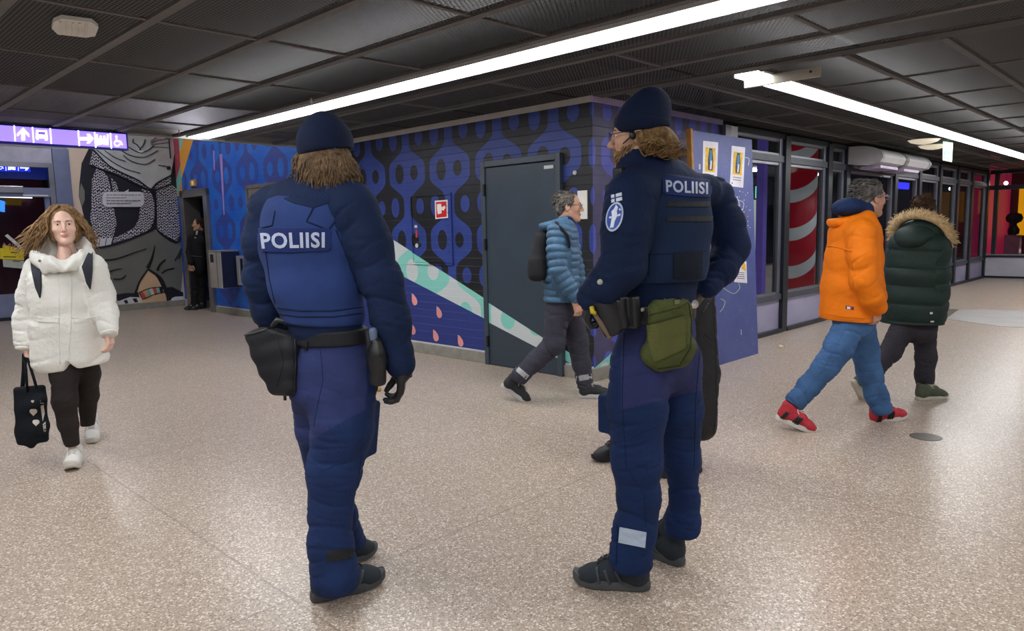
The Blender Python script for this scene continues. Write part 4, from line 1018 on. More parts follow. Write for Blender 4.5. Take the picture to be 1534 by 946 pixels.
def decal(name, px, B, thick, mt, parent, step=7.0, sink=.004):
    """a patch sewn onto a surface: polygon draped over it with real thickness"""
    bm = bmesh.new(); vs = [bm.verts.new((x, y, 0)) for x, y in px]; f0 = bm.faces.new(vs)
    bmesh.ops.triangulate(bm, faces=[f0])
    for _ in range(6):
        lg = [e for e in bm.edges if e.calc_length() > step]
        if not lg: break
        bmesh.ops.subdivide_edges(bm, edges=lg, cuts=1)
        bmesh.ops.triangulate(bm, faces=[f for f in bm.faces if len(f.verts) > 3])
    bm.verts.index_update()
    P2 = np.array([v.co[:2] for v in bm.verts]); T = [[v.index for v in f.verts] for f in bm.faces]; bm.free()
    H = [hit(x, y, B) for x, y in P2]
    T = [t for t in T if all(H[i] is not None for i in t)]
    if not T: print('decal missed', name, px[0]); return None
    N = np.array([h[1] if h else (0, 0, 0) for h in H]); Pn = np.array([h[0] if h else (0, 0, 0) for h in H])
    for _ in range(3):
        acc = N.copy()
        for t in T:
            m = N[t].sum(0)
            for i in t: acc[i] += m
        N = acc / (np.linalg.norm(acc, axis=1, keepdims=True) + 1e-9)
    top = Pn + N * thick; bot = Pn - N * sink; m = len(Pn)
    ed = {}
    for t in T:
        for i in range(3):
            e = (t[i], t[(i + 1) % 3])
            if (e[1], e[0]) in ed: del ed[(e[1], e[0])]
            else: ed[e] = 1
    # picture y runs downwards, so the winding is checked against the view
    a, b, c = [top[i] for i in T[0]]
    if np.cross(b - a, c - a) @ (C0 - a) < 0:
        T = [t[::-1] for t in T]; ed = {(e[1], e[0]): 1 for e in ed}
    Fs = T + [[e[1], e[0], m + e[0], m + e[1]] for e in ed]
    used = sorted({i for f in Fs for i in f}); re = {v: i for i, v in enumerate(used)}
    V = np.vstack([top, bot])[used]; Fs = [[re[i] for i in f] for f in Fs]
    return mesh_obj(name, V, Fs, mt, parent, smooth=False)
def decal_text(name, body, q, B, thick, mt, parent, bold=.02):
    uv, Fs = text_mesh(body, bold, 1.08); p = quad_map(q, uv)
    bm = bmesh.new(); vs = [bm.verts.new((x, y, 0)) for x, y in p]
    for f in Fs:
        try: bm.faces.new([vs[i] for i in f])
        except ValueError: pass
    bmesh.ops.triangulate(bm, faces=list(bm.faces))
    for _ in range(5):
        lg = [e for e in bm.edges if e.calc_length() > 3.5]
        if not lg: break
        bmesh.ops.subdivide_edges(bm, edges=lg, cuts=1); bmesh.ops.triangulate(bm, faces=[f for f in bm.faces if len(f.verts) > 3])
    bm.verts.index_update(); P2 = [v.co[:2] for v in bm.verts]; T = [[v.index for v in f.verts] for f in bm.faces]; bm.free()
    H = [hit(x, y, B) for x, y in P2]; T = [t for t in T if all(H[i] is not None for i in t)]
    V = [h[0] + h[1] * thick if h else np.zeros(3) for h in H]
    used = sorted({i for t in T for i in t}); re = {v: i for i, v in enumerate(used)}
    return mesh_obj(name, [V[i] for i in used], [[re[i] for i in t] for t in T], mt, parent)
def bvh_of(o):
    off = np.array(o.location); q = o.parent
    while q is not None: off = off + np.array(q.location); q = q.parent
    return BVHTree.FromPolygons([tuple(np.array(v.co) + off) for v in o.data.vertices], [list(p.vertices) for p in o.data.polygons])
def seam(name, px, B, r, mt, parent, lift=.0):
    p = np.array(px, float); q = []
    for i in range(len(p) - 1):
        n = max(2, int(np.linalg.norm(p[i + 1] - p[i]) / 4))
        for t in np.linspace(0, 1, n, endpoint=False): q.append(p[i] + t * (p[i + 1] - p[i]))
    q.append(p[-1]); pts = []
    for x, y in q:
        h = hit(x, y, B)
        if h: pts.append(h[0] + h[1] * lift)
    if len(pts) < 2: print('seam missed', name, px[0]); return None
    v, f = tube_mesh(pts, r, 6); return mesh_obj(name, v, f, mt, parent, smooth=True)
def basis(z, y):
    """columns x, y, z: z exact, y as close as possible"""
    z = nrm_(z); y = np.asarray(y, float); y = nrm_(y - z * (y @ z)); return np.stack([np.cross(y, z), y, z], 1)

# ------------------------------------------------------------------ body pieces
def skin_mat(name, col):
    if name in MATS: return MATS[name]
    m, bs, nt = newmat(name); c = lin(col)
    f = clampx((noise(28, 3) - .35) * 3., 0., 1.)
    nt.links.new(mixc(f, tuple(v * .9 for v in c), tuple(min(1, v * 1.06) for v in c)), bs.inputs['Base Color'])
    bs.inputs['Roughness'].default_value = .5; bs.inputs['Subsurface Weight'].default_value = .08; bs.inputs['Subsurface Radius'].default_value = (.01, .004, .002)
    MATS[name] = m; return m
def head_mesh(sc=1.0, beard=0.0, h=.0032, female=False):
    v = Vol(h)
    v.ell((0, -.012, .035), (.074, .095, .085)); v.ell((0, .03, -.03), (.058, .060, .085), k=.03)
    jw = .036 if female else .043
    for sx in (-1, 1):
        v.seg((sx * jw * 1.15, -.005, -.055), (sx * .012, .064, -.098), .020, .019, k=.028)
        v.ell((sx * .040, .060, -.022), (.022, .022, .020), k=.022)
    v.ell((0, .074, -.098), (.020, .018, .016), k=.02)
    v.seg((-.033, .080, .026), (.033, .080, .026), .010, .010, k=.016)
    for sx in (-1, 1): v.ell((sx * .031, .100, .008), (.017, .013, .0095), k=.009, mode='s')
    for sx in (-1, 1):      # eyelids
        v.seg((sx * .018, .083, .0145), (sx * .044, .079, .0135), .0042, .0038, k=.004); v.seg((sx * .019, .083, .0005), (sx * .043, .079, .001), .0036, .0034, k=.004)
    v.seg((0, .088, .020), (0, .1115, -.026), .0075, .0105, k=.011)
    for sx in (-1, 1): v.ell((sx * .0105, .099, -.031), (.0085, .010, .0075), k=.006)
    v.seg((-.019, .088, -.0565), (.019, .088, -.0565), .0055, .0055, k=.006); v.ell((0, .0905, -.0565), (.014, .0065, .005), k=.004)
    v.ell((0, .0895, -.067), (.017, .0075, .0062), k=.006)
    for sx in (-1, 1):
        v.ell((sx * .077, -.008, -.006), (.008, .019, .031), k=.006); v.ell((sx * .084, -.002, -.004), (.006, .009, .016), k=.004, mode='s')
    v.seg((0, -.022, -.06), (0, -.04, -.24), .050 if not female else .043, .056 if not female else .050, k=.025)
    V, Fs = v.mesh()
    return V * sc, Fs
def hand_mesh(curl=(20, 30, 20), spread=.0, thumb=0.0, mirror=False, h=.003, fat=1.0, grip=None):
    v = Vol(h)
    v.box((0, 0, -.050), (.040, .0145, .048), rnd=.0135, k=.008)
    v.seg((0, 0, .03), (0, 0, -.02), .025 * fat, .027 * fat, k=.015, u=(1, 0, 0), su=1.15)
    v.ell((.026, .008, -.045), (.017, .015, .034), k=.012)
    for i, (x, L) in enumerate(((.030, .071), (.0105, .079), (-.0105, .073), (-.030, .057))):
        c = curl if grip is None else grip[i]
        p = np.array([x, .001, -.090]); ang = 0; r = [.0098 * fat, .0092 * fat, .0082 * fat, .0070 * fat]
        for j, fr_ in enumerate((.45, .31, .24)):
            ang += math.radians(c[j]); q = p + L * fr_ * np.array([(x * spread * 2), math.sin(ang), -math.cos(ang)])
            v.seg(p, q, r[j], r[j + 1], k=.004); p = q
    t = thumb
    p0 = np.array([.030, .008, -.030]); p1 = p0 + .040 * nrm_((.62 - .3 * t, .35 + .3 * t, -.72)); p2 = p1 + .030 * nrm_((.22 - .3 * t, .35 + .4 * t, -.9)); p3 = p2 + .024 * nrm_((.0 - .3 * t, .32 + .4 * t, -.9))
    for a, b, r0, r1 in ((p0, p1, .0135, .0115), (p1, p2, .0115, .010), (p2, p3, .010, .0082)): v.seg(a, b, r0 * fat, r1 * fat, k=.006)
    V, Fs = v.mesh()
    if mirror: V = V * np.array([-1, 1, 1]); Fs = Fs[:, ::-1]
    return V, Fs
def place(m, R, p, sc=1.0): return (m[0] * sc) @ np.asarray(R).T + np.asarray(p), m[1]
def shoe_build(parent, heel, toe_dir, L, mats, collar=.10, pitch=0.0, laces=True, roll=0.0, hh=.004, chunky=1.0, overlay=False):
    """heel: world point under the heel when flat; toe_dir: direction on the floor; pitch lifts the heel about the ball"""
    s = L / .29
    v = Vol(hh)
    ux = (1, 0, 0)
    v.seg((0, .052, .060), (0, .150, .064), .041, .040, k=.03, u=ux, su=.98, su1=1.10)
    v.seg((0, .150, .060), (0, .215, .043), .039, .034, k=.03, u=ux, su=1.08, su1=1.22)
    v.seg((0, .215, .042), (0, .252, .036), .034, .026, k=.03, u=ux, su=1.25, su1=1.45)
    v.seg((0, .048, .050), (0, .050, .05 + collar), .041, .044, k=.03, u=ux, su=.95)
    v.seg((0, .085, .05 + collar * .75), (0, .165, .092), .026, .018, k=.025, u=ux, su=1.3)
    v.seg((0, .052, .04 + collar), (0, .05, .13 + collar), .032, .032, k=.004, mode='s')
    v.cut((0, 0, .020), (0, 0, -1))
    up = v.mesh()
    # sole: outline lofted through four rings
    out = []
    for t in np.linspace(0, 1, 36, endpoint=False):
        an = 2 * math.pi * t; y = .5 - .5 * math.cos(an); sd = 1 if an < math.pi else -1
        wd = .0435 * (max(0, math.sin(math.pi * min(y, 1) ** .86)) ** .38) * (.92 + .36 * max(0, math.sin((y - .35) * math.pi * .8)) - .13 * math.exp(-((y - .42) / .13) ** 2))
        out.append((sd * wd * (1.0 + .0), .0 + .29 * y))
    out = np.array(out); V = []; Fs = []
    rings = [(.90, .0), (1.03, .006), (1.05, .020 * chunky), (1.0, .030 * chunky)]
    n = len(out)
    for sc, z in rings:
        for x, y in out:
            yy = .145 + (y - .145) * (1 + (sc - 1) * .4)
            spring = .018 * max(0, (yy - .215) / .075) ** 2
            V.append((x * sc, yy, z + spring))
    for i in range(len(rings) - 1):
        for k in range(n): Fs.append([i * n + k, i * n + (k + 1) % n, (i + 1) * n + (k + 1) % n, (i + 1) * n + k])
    Fs.append(list(range(n))[::-1]); Fs.append([(len(rings) - 1) * n + k for k in range(n)])
    y_ = nrm_((toe_dir[0], toe_dir[1], 0)); x_ = np.cross(y_, (0, 0, 1)); z_ = np.array([0, 0, 1.0])
    R = np.stack([x_, y_, z_], 1)
    cp, sp = math.cos(pitch), math.sin(pitch); Rp = np.array([[1, 0, 0], [0, cp, sp], [0, -sp, cp]])
    piv = np.array([0, .205, .0])
    def tr(W):
        W = np.asarray(W, float) - piv; W = W @ Rp.T + piv; return (W * s) @ R.T + np.asarray(heel)
    sh = mesh_obj('shoe', tr(up[0]), up[1], mats[0], parent, smooth=True)
    mesh_obj('sole', tr(V), Fs, mats[1], sh, smooth=False)
    if laces:
        parts = []; BU = BVHTree.FromPolygons([tuple(q) for q in up[0]], up[1].tolist())
        def topz(x, y):
            loc, nn, i_, d_ = BU.ray_cast(Vector((x, y, .3)), Vector((0, 0, -1))); return (loc[2] if loc is not None else .08) + .0025
        for j in range(5):
            y = .112 + .019 * j; wx = .026 - .0015 * j
            for sg in (-1, 1):
                pts = [(sg * wx * q, y + .006 * q, topz(sg * wx * q, y + .006 * q)) for q in (-1, -.6, -.2, .2, .6, 1)]
                parts.append(tube_mesh(pts, .0034, 6))
        for sg in (-1, 1):
            parts.append(tube_mesh([(0, .108, topz(0, .108)), (sg * .018, .104, topz(sg * .018, .104) + .004), (sg * .034, .112, topz(sg * .034, .112) + .002), (sg * .040, .125, topz(sg * .034, .125) - .008)], .003, 6))
        W, f = merge(parts); mesh_obj('laces', tr(W), f, mats[2], sh, smooth=True)
    if overlay:
        B_ = BVHTree.FromPolygons([tuple(q) for q in up[0]], up[1].tolist())
        for sx in (-1, 1):
            for (y0, y1) in overlay:
                parts_v = []; parts_f = []
                pts = []
                for t in np.linspace(0, 1, 8):
                    y = y0 + (y1 - y0) * t; z = .028 + .055 * t
                    loc, nn, i, d_ = B_.ray_cast(Vector((sx * .2, y, z)), Vector((-sx, 0, 0)))
                    if loc is not None: pts.append(np.array(loc) + np.array(nn) * .001)
                if len(pts) > 2:
                    W, f = tube_mesh(pts, .007, 6, flat=1.0); mesh_obj('overlay', tr(W), f, mats[3], sh, smooth=True)
    return sh
def locks(parent, name, roots, path, n_seg, rad, mt, sides=5):
    """hair built as tapered locks: path(root, t, rng) gives each lock's centre line"""
    parts = []; rng = random.Random(5)
    for r0 in roots:
        sd = [rng.uniform(-1, 1) for _ in range(6)]
        pts = [path(np.asarray(r0, float), t, sd) for t in np.linspace(0, 1, n_seg)]
        rr = [rad * (.55 + .45 * abs(sd[5])) * (1.0 - .85 * max(0, (t - .35) / .65) ** 1.6) for t in np.linspace(0, 1, n_seg)]
        parts.append(tube_mesh(pts, rr, sides))
    V, Fs = merge(parts)
    o = mesh_obj(name, V, Fs, mt, parent, smooth=True); o['kind'] = 'stuff'
    return o
def hair_mat(name, dark, light):
    if name in MATS: return MATS[name]
    m, bs, nt = newmat(name)
    f = clampx((noise(45, 4, rough=.65) - .3) * 2.4, 0., 1.)
    nt.links.new(mixc(f, lin(dark), lin(light)), bs.inputs['Base Color']); bs.inputs['Roughness'].default_value = .75; bs.inputs['Specular IOR Level'].default_value = .2
    bump(bs, noise(160, 3), .4, .004)
    MATS[name] = m; return m
class Person:
    def __init__(s, label, base, Y):
        s.Y = Y; s.sc = Y / F; s.root = empty('person', np.array([base[0], base[1], 0.0])); tag(s.root, label, 'person'); s.body = []
    def J(s, x, y, dy=0.0): return P(x, y, s.Y + dy)
    def limb(s, vol, pts, k=.02, fold=None, u=None, su=1.0, grow=0.0):
        for i in range(len(pts) - 1):
            a, b = pts[i], pts[i + 1]
            fo = (fold[0], fold[1], fold[2] + i * 1.7) if fold else None
            vol.seg(s.J(*a[:3]), s.J(*b[:3]), a[3] * s.sc + grow, b[3] * s.sc + grow, k=k, fold=fo, u=u, su=su)
    def trunk(s, vol, pts, u, k=.02, fold=None, grow=0.0):
        """pts: x, y, dy, half width, half depth (pixels)"""
        for i in range(len(pts) - 1):
            a, b = pts[i], pts[i + 1]
            fo = (fold[0], fold[1], fold[2] + i) if fold else None
            vol.seg(s.J(*a[:3]), s.J(*b[:3]), a[4] * s.sc + grow, b[4] * s.sc + grow, k=k, u=u, su=(a[3] * s.sc + grow) / (a[4] * s.sc + grow), su1=(b[3] * s.sc + grow) / (b[4] * s.sc + grow), fold=fo)
    def hem(s, vol, x, y, dy, up, r=.11, k=.008):
        """clean trouser hem: everything below the point along the leg is cut away near it"""
        z = nrm_(up); c = s.J(x, y, dy) - z * .06
        vol.box(c, (r, r, .06), basis(z, (0, 1, .01)), rnd=.002, k=k, mode='s')
    def put(s, name, m, mt, smooth=True, parent=None): return mesh_obj(name, m[0], m[1], mt, parent or s.root, smooth=smooth)
    def head(s, x, y, dy, fwd, pitch=0.0, roll=0.0, sc=1.0, skin='c9a08a', lip='a8695f', iris='4a3b30', brow=None, h=.0032, female=False, eyes=True):
        """fwd: facing direction on the floor; pitch > 0 looks up"""
        yv = nrm_((fwd[0] * math.cos(pitch), fwd[1] * math.cos(pitch), math.sin(pitch))); xv = nrm_(np.cross(yv, (0, 0, 1))); zv = np.cross(xv, yv)
        if roll:
            xv, zv = xv * math.cos(roll) + zv * math.sin(roll), zv * math.cos(roll) - xv * math.sin(roll)
        s.R = np.stack([xv, yv, zv], 1); s.hp = s.J(x, y, dy); s.hs = sc; s.skin = skin_mat('skin_' + skin, skin)
        loc = head_mesh(1.0, h=h, female=female)
        s.headloc = loc
        s.body.append(place(loc, s.R, s.hp, sc))
        s.lipcol = lip
        if eyes:
            for sx in (-1, 1):
                c = np.array([sx * .031, .0765, .0075])
                for nm, r, off, col, ro in (('eyeball', .0118, 0, 'd8d2cc', .25), ('iris', .0062, .0078, iris, .2)):
                    v, f = lathe((0, 0, 0), [(r * math.sin(t), -r * math.cos(t)) for t in np.linspace(.05, math.pi - .05, 8)], 12)
                    s.put(nm, place((v + c + np.array([0, off, 0]), f), s.R, s.hp, sc), mat('eye_' + col, col, ro, 0, 0), True)
        if brow:
            for sx in (-1, 1):
                pts = [(sx * .013, .0935, .0245), (sx * .026, .0925, .0285), (sx * .040, .085, .0275), (sx * .049, .077, .0225)]
                v, f = tube_mesh(pts, [.0030, .0034, .0028, .0012], 6); s.put('eyebrow', place((v, f), s.R, s.hp, sc), hair_mat('brow_' + brow, brow, brow))
    def L(s, p): return s.R @ (np.asarray(p, float) * s.hs) + s.hp          # head-local to world
    def hand(s, wrist, d, n, mirror, curl=(20, 30, 20), thumb=.3, sc=1.0, glove=None, fat=1.0, grip=None, h=.003):
        m = hand_mesh(curl, 0, thumb, mirror, fat=fat, grip=grip, h=h)
        w = place(m, basis(-nrm_(d), n), wrist, sc)
        if glove: return s.put('glove', w, glove)
        s.body.append(w)
    def inner(s, chains, h=.014):
        v = Vol(h)
        for ch in chains: s.limb(v, ch, k=.03)
        s.body.append(v.mesh())
    def finish(s, lips=True):
        V, Fs = merge(s.body)
        o = mesh_obj('body', V, Fs, s.skin, s.root, smooth=True)
        if lips:
            me = o.data; me.materials.append(skin_mat('lips_' + s.lipcol, s.lipcol))
            n = len(s.body[0][1]); loc = s.headloc
            c = loc[0][np.asarray(loc[1])].mean(1)
            m = (np.abs(c[:, 0]) < .0195 - np.abs(c[:, 2] + .061) * 1.1) & (c[:, 1] > .084) & (c[:, 2] < -.0525) & (c[:, 2] > -.073)
            ids = np.zeros(len(me.polygons), np.int32); ids[:n][m] = 1
            me.polygons.foreach_set('material_index', ids); me.update()
        return o
def facemats(o, world_V, Fs, fn, extra):
    """second cloth colour where fn(picture x, y, z) says the garment changes panel"""
    V = np.asarray(world_V); c = V[np.asarray(Fs)].mean(1); p = proj(c); ids = fn(p[:, 0], p[:, 1], c).astype(np.int32)
    for e in extra: o.data.materials.append(e)
    o.data.polygons.foreach_set('material_index', ids); o.data.update()

# ================================================================== OFFICER seen from behind (bright blue vest)
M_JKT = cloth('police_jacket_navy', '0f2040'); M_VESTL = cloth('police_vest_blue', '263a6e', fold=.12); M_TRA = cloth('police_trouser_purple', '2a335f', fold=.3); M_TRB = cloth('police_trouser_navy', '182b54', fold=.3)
M_NAVYK = cloth('navy_knit', '0b1834', weave=1.2, fold=.1); M_NYLON = cloth('black_nylon', '14161d', .7, fold=.25, spec=.4); M_LEATHER = mat('black_leather', '17181c', .42, 0, .2, 20, .3, 90)
M_RUB = mat('dark_rubber', '45484b', .6, 0, .15, 20); M_BOOT = cloth('dark_boot_fabric', '2a3138', .7, fold=.15); M_REFL = mat('silver_lettering', 'a9b2c8', .45, 0, .08, 40); M_LACE = mat('dark_lace', '22252a', .8)
M_PATCH = cloth('dark_blue_patch', '1b2a5e', fold=.05)
M_BROWNH = hair_mat('brown_hair', '2e241c', '7c644a')
def officer_left():
    o = Person('police officer seen from behind in bright blue POLIISI vest and knit cap', gnd(505, 885), 2.64)
    th = math.radians(20); fw = np.array([math.sin(th), math.cos(th), 0]); rt = np.array([fw[1], -fw[0], 0])
    o.head(488, 230, .02, (math.sin(th * .6), math.cos(th * .6)), pitch=-.05, skin='c4967c', eyes=True, sc=.95)
    o.inner([[(487, 285, 0, 24), (466, 340, 0, 45), (480, 470, 0, 36), (497, 560, 0, 34)], [(500, 560, -.03, 30), (502, 700, -.06, 26), (497, 850, -.1, 18)], [(478, 560, .04, 30), (494, 700, .12, 24), (520, 800, .24, 16)],
             [(408, 312, .05, 22), (400, 415, .08, 18), (412, 490, .14, 14)], [(536, 312, -.04, 22), (574, 425, -.06, 18), (598, 540, -.06, 12)]])
    # trousers
    v = Vol(.0058)
    o.trunk(v, [(497, 505, 0, 55, 42), (498, 545, 0, 60, 46), (497, 585, 0, 62, 48)], rt, fold=(.0035, 50, .3))
    o.limb(v, [(522, 580, -.04, 42), (512, 640, -.05, 44), (501, 705, -.06, 39), (494, 770, -.08, 30), (495, 812, -.09, 31), (502, 862, -.10, 38)], k=.035, fold=(.0075, 75, 1.1))
    o.limb(v, [(472, 580, .05, 40), (482, 640, .08, 38), (492, 710, .13, 34), (508, 770, .2, 27), (524, 812, .27, 27)], k=.03, fold=(.007, 72, 2.6))
    # cargo pocket on the thigh
    q = o.J(543, 645, -.03); R = basis((.12, 0, 1), fw); v.box(q, (.030, .075, .105), R, rnd=.012, k=.012)
    o.hem(v, 526, 826, .27, (0, 0, 1)); v.cut(o.J(500, 883, -.1), (-.10, 0, -1)); v.cut(o.J(497, 500, 0), (0, 0, 1))
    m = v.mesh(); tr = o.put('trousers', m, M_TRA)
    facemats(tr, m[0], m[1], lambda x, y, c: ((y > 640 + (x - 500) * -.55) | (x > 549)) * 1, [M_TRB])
    BT = bvh(m)
    decal('ankle_strap', [(489, 826), (508, 824), (528, 821), (528, 836), (508, 840), (490, 842)], BT, .004, M_NYLON, tr)
    seam('seam', [(480, 525), (484, 570), (476, 605), (470, 640)], BT, .0016, M_TRB, tr, .0005); seam('seam', [(553, 560), (548, 600), (541, 690), (534, 740)], BT, .0016, M_TRB, tr, .0005)
    seam('seam', [(462, 690), (485, 705), (520, 690), (540, 668)], BT, .0015, M_TRB, tr, .0005)
    # jacket
    TR = [(486, 288, 0, 40, 36), (466, 318, 0, 72, 46), (462, 360, 0, 74, 50), (470, 420, 0, 68, 50), (486, 488, 0, 60, 46)]
    AL = [(404, 314, .06, 33), (396, 365, .07, 30), (394, 418, .09, 28), (404, 465, .12, 25), (414, 500, .15, 23)]
    AR = [(531, 314, -.05, 34), (552, 365, -.06, 32), (571, 420, -.07, 29), (586, 480, -.07, 27), (599, 541, -.06, 21)]
    v = Vol(.0058)
    o.trunk(v, TR, rt, k=.03)
    v.seg(o.J(415, 305, .05), o.J(522, 303, -.04), .062, .062, k=.05)
    v.seg(o.J(440, 296, .02), o.J(520, 294, -.03), .058, .055, k=.05)
    o.limb(v, AL, k=.035, fold=(.0075, 62, .7)); o.limb(v, AR, k=.035, fold=(.0075, 62, 2.2))
    c = o.J(599, 541, -.06); dcut = nrm_(o.J(603, 560, -.06) - o.J(586, 480, -.07)); 
    v.seg(o.J(595, 524, -.06), o.J(600, 546, -.06), .058, .054, k=.01)
    m = v.mesh(); jk = o.put('jacket', m, M_JKT); BJ = bvh(m)
    # collar
    v = Vol(.006); v.seg(o.J(488, 290, .01), o.J(488, 276, .02), .068, .064, k=.01, u=rt, su=1.08); v.seg(o.J(488, 270, .02), o.J(488, 255, .02), .058, .058, k=.004, mode='s'); v.cut(o.J(488, 271, .02), (0, 0, 1)); o.put('collar', v.mesh(), M_JKT, parent=jk)
    # vest
    v = Vol(.0058)
    o.trunk(v, [(480, 296, 0, 58, 44), (464, 330, 0, 74, 53), (463, 370, 0, 76, 56), (472, 425, 0, 71, 55), (484, 470, 0, 66, 52)], rt, k=.03)
    v.seg(o.J(425, 300, .04), o.J(512, 298, -.03), .066, .064, k=.04)
    for arm in (AL, AR):
        for i in range(2): v.seg(o.J(*arm[i][:3]), o.J(*arm[i + 1][:3]), arm[i][3] * o.sc * .93, arm[i + 1][3] * o.sc * .93, k=.01, mode='s')
    v.cut(o.J(486, 484, 0), (-.05, 0, -1)); v.cut(o.J(480, 285, 0), (.0, -.25, 1))
    m = v.mesh(); vs = o.put('vest', m, M_VESTL); BV = bvh(m)
    # yoke, panels and piping of the vest
    decal('yoke', [(425, 298), (452, 290), (500, 290), (506, 300), (470, 312), (440, 305)], BV, .003, M_JKT, vs)
    seam('piping', [(412, 316), (408, 338), (384, 343)], BV, .0035, M_JKT, vs); seam('piping', [(470, 310), (459, 332), (492, 345), (512, 318)], BV, .0035, M_JKT, vs)
    seam('piping', [(413, 460), (450, 466), (500, 466), (544, 460)], BV, .003, M_JKT, vs); seam('piping', [(414, 469), (450, 475), (500, 475), (544, 469)], BV, .003, M_JKT, vs)
    seam('piping', [(398, 375), (404, 420), (412, 455)], BV, .003, M_JKT, vs); seam('piping', [(503, 345), (520, 385), (540, 440)], BV, .0035, M_JKT, vs)
    pn = decal('name_panel', rrect(386, 343, 494, 377, 4) and [(386, 345), (389, 342), (440, 343), (491, 342), (495, 346), (495, 372), (491, 376), (440, 378), (394, 377), (390, 373)], BV, .006, M_PATCH, vs)
    BP_ = bvh_of(pn)
    decal_text('lettering', 'POLIISI', [(393, 373), (486.5, 371.5), (486.5, 348), (390, 349)], BP_, .002, M_REFL, pn, bold=.028)
    # cap
    v = Vol(.005)
    cp = lambda x, y, dy=0.0: o.J(x, y, .02 + dy)
    v.ell(cp(487.5, 218), (.097, .112, .080), k=.02); v.ell(cp(486.5, 203), (.085, .098, .062), k=.04); v.ell(cp(485, 184), (.042, .047, .034), k=.05)
    v.cut(cp(487, 228.5), nrm_((.165, 0, -1.0)))
    m = v.mesh(); cap = o.put('knit_cap', m, M_NAVYK); BC = bvh(m)
    v = Vol(.005); v.ell(cp(487.5, 220), (.1005, .115, .084), k=.02); v.cut(cp(487, 230.5), nrm_((.165, 0, -1.0))); v.cut(cp(487, 206), nrm_((-.14, 0, 1.0))); mc = v.mesh(); o.put('cap_cuff', mc, M_NAVYK, parent=cap)
    decal('emblem', ell(501.5, 226, 3.2, 4.6, 12), bvh(mc), .003, mat('emblem_blue', '3d74c8', .4), cap)
    # hair to the collar
    v = Vol(.005)
    v.ell(cp(488, 236, -.02), (.092, .085, .06), k=.03); v.ell(cp(463, 262, -.03), (.042, .05, .045), k=.04); v.ell(cp(510, 266, -.04), (.045, .05, .05), k=.04); v.ell(cp(488, 262, -.035), (.07, .05, .05), k=.03)
    hr = o.put('hair', v.mesh(), M_BROWNH)
    roots = []
    rg = random.Random(3)
    for k in range(230):
        t = rg.uniform(0, 1); x = 451 + 77 * t; dep = -.105 * math.sqrt(max(0, 1 - ((x - 489) / 40) ** 2)); roots.append(cp(x, 224 + 12 * t + rg.uniform(-2, 4), dep + .012))
    cen = cp(488, 240)
    def hp(r0, t, sd):
        out = nrm_(np.array([r0[0] - cen[0], r0[1] - cen[1], 0])); ln = .105 + .034 * sd[0]
        side = (r0[0] - cen[0]) / .09
        flip = max(0, t - .6) ** 2
        return r0 + np.array([0, 0, -ln * t]) + out * (.022 * math.sin(t * 2.2) + .09 * flip * (1 + sd[1])) + np.array([sd[2] * .014 * t + side * .01 * t + .006 * math.sin(t * 7 + sd[3] * 3), 0, .02 * flip])
    locks(hr, 'hair_locks', roots, hp, 9, .0062, M_BROWNH)
    # belt and gear
    v = Vol(.006); o.trunk(v, [(494, 494, 0, 61, 47), (495, 510, 0, 61, 47)], rt); v.cut(o.J(495, 514, 0), (0, 0, -1)); v.cut(o.J(495, 491, 0), (0, 0, 1)); m = v.mesh(); bl = o.put('belt', m, M_NYLON); BB = bvh(m)
    decal('belt_loop', [(455, 512), (462, 512), (461, 526), (456, 526)], bvh(m, (tr.data and np.array([np.array(q.co) for q in tr.data.vertices]) + np.array(o.root.location), [list(p.vertices) for p in tr.data.polygons])), .006, M_NYLON, bl)
    # drop pouch hanging from the belt
    v = Vol(.006); y0 = -.02
    pts = [(371, 504), (441, 484), (446, 586), (436, 596), (420, 599), (402, 592)]
    v.seg(o.J(385, 508, y0), o.J(432, 492, y0 - .02), .030, .036, k=.03); v.seg(o.J(392, 530, y0), o.J(434, 522, y0 - .03), .040, .040, k=.04); v.seg(o.J(402, 556, y0), o.J(434, 552, y0 - .03), .036, .040, k=.04); v.seg(o.J(414, 580, y0), o.J(434, 580, y0 - .03), .032, .034, k=.04)
    v.seg(o.J(374, 505, y0), o.J(390, 505, y0), .012, .026, k=.03)
    v.cut(o.J(410, 490, 0), nrm_((.27, 0, 1.0)), .01)
    m = v.mesh(); pc = o.put('drop_pouch', m, M_NYLON); BPp = bvh(m)
    seam('pouch_rim', [(368, 503), (385, 499), (410, 490), (438, 482)], BPp, .006, M_LEATHER, pc); seam('pouch_seam', [(441, 490), (443, 540), (441, 590)], BPp, .003, M_LEATHER, pc); seam('pouch_fold', [(415, 505), (424, 545), (414, 580)], BPp, .0025, M_NYLON, pc)
    vv, ff = tube_mesh([o.J(408, 490, -.05), o.J(416, 480, -.05), o.J(428, 482, -.05), o.J(432, 492, -.04)], [.010, .012, .012, .010], 8); mesh_obj('pouch_buckle', vv, ff, M_BLACK, pc, smooth=True)
    vv, ff = tube_mesh([o.J(426, 585, -.04), o.J(427, 600, -.04)], .006, 6); mesh_obj('drain_tab', vv, ff, M_BLACK, pc)
    # spray holster and torch on the other hip
    v = Vol(.004); v.seg(o.J(565, 530, -.13), o.J(566, 570, -.13), .031, .030, k=.01); v.seg(o.J(564, 515, -.13), o.J(565, 540, -.13), .022, .029, k=.02); v.cut(o.J(566, 578, -.13), (0, 0, -1)); m = v.mesh(); hl = o.put('holster', m, M_LEATHER)
    v = Vol(.004); v.seg(o.J(559, 497, -.13), o.J(560, 508, -.13), .015, .014, k=.005); o.put('torch_head', v.mesh(), mat('grey_blue_plastic', '5a6880', .5), parent=hl)
    vv, ff = tube_mesh([o.J(552, 495, -.12), o.J(554, 520, -.125), o.J(553, 548, -.125)], [.012, .012, .009], 8); mesh_obj('strap', vv, ff, M_NYLON, hl, smooth=True)
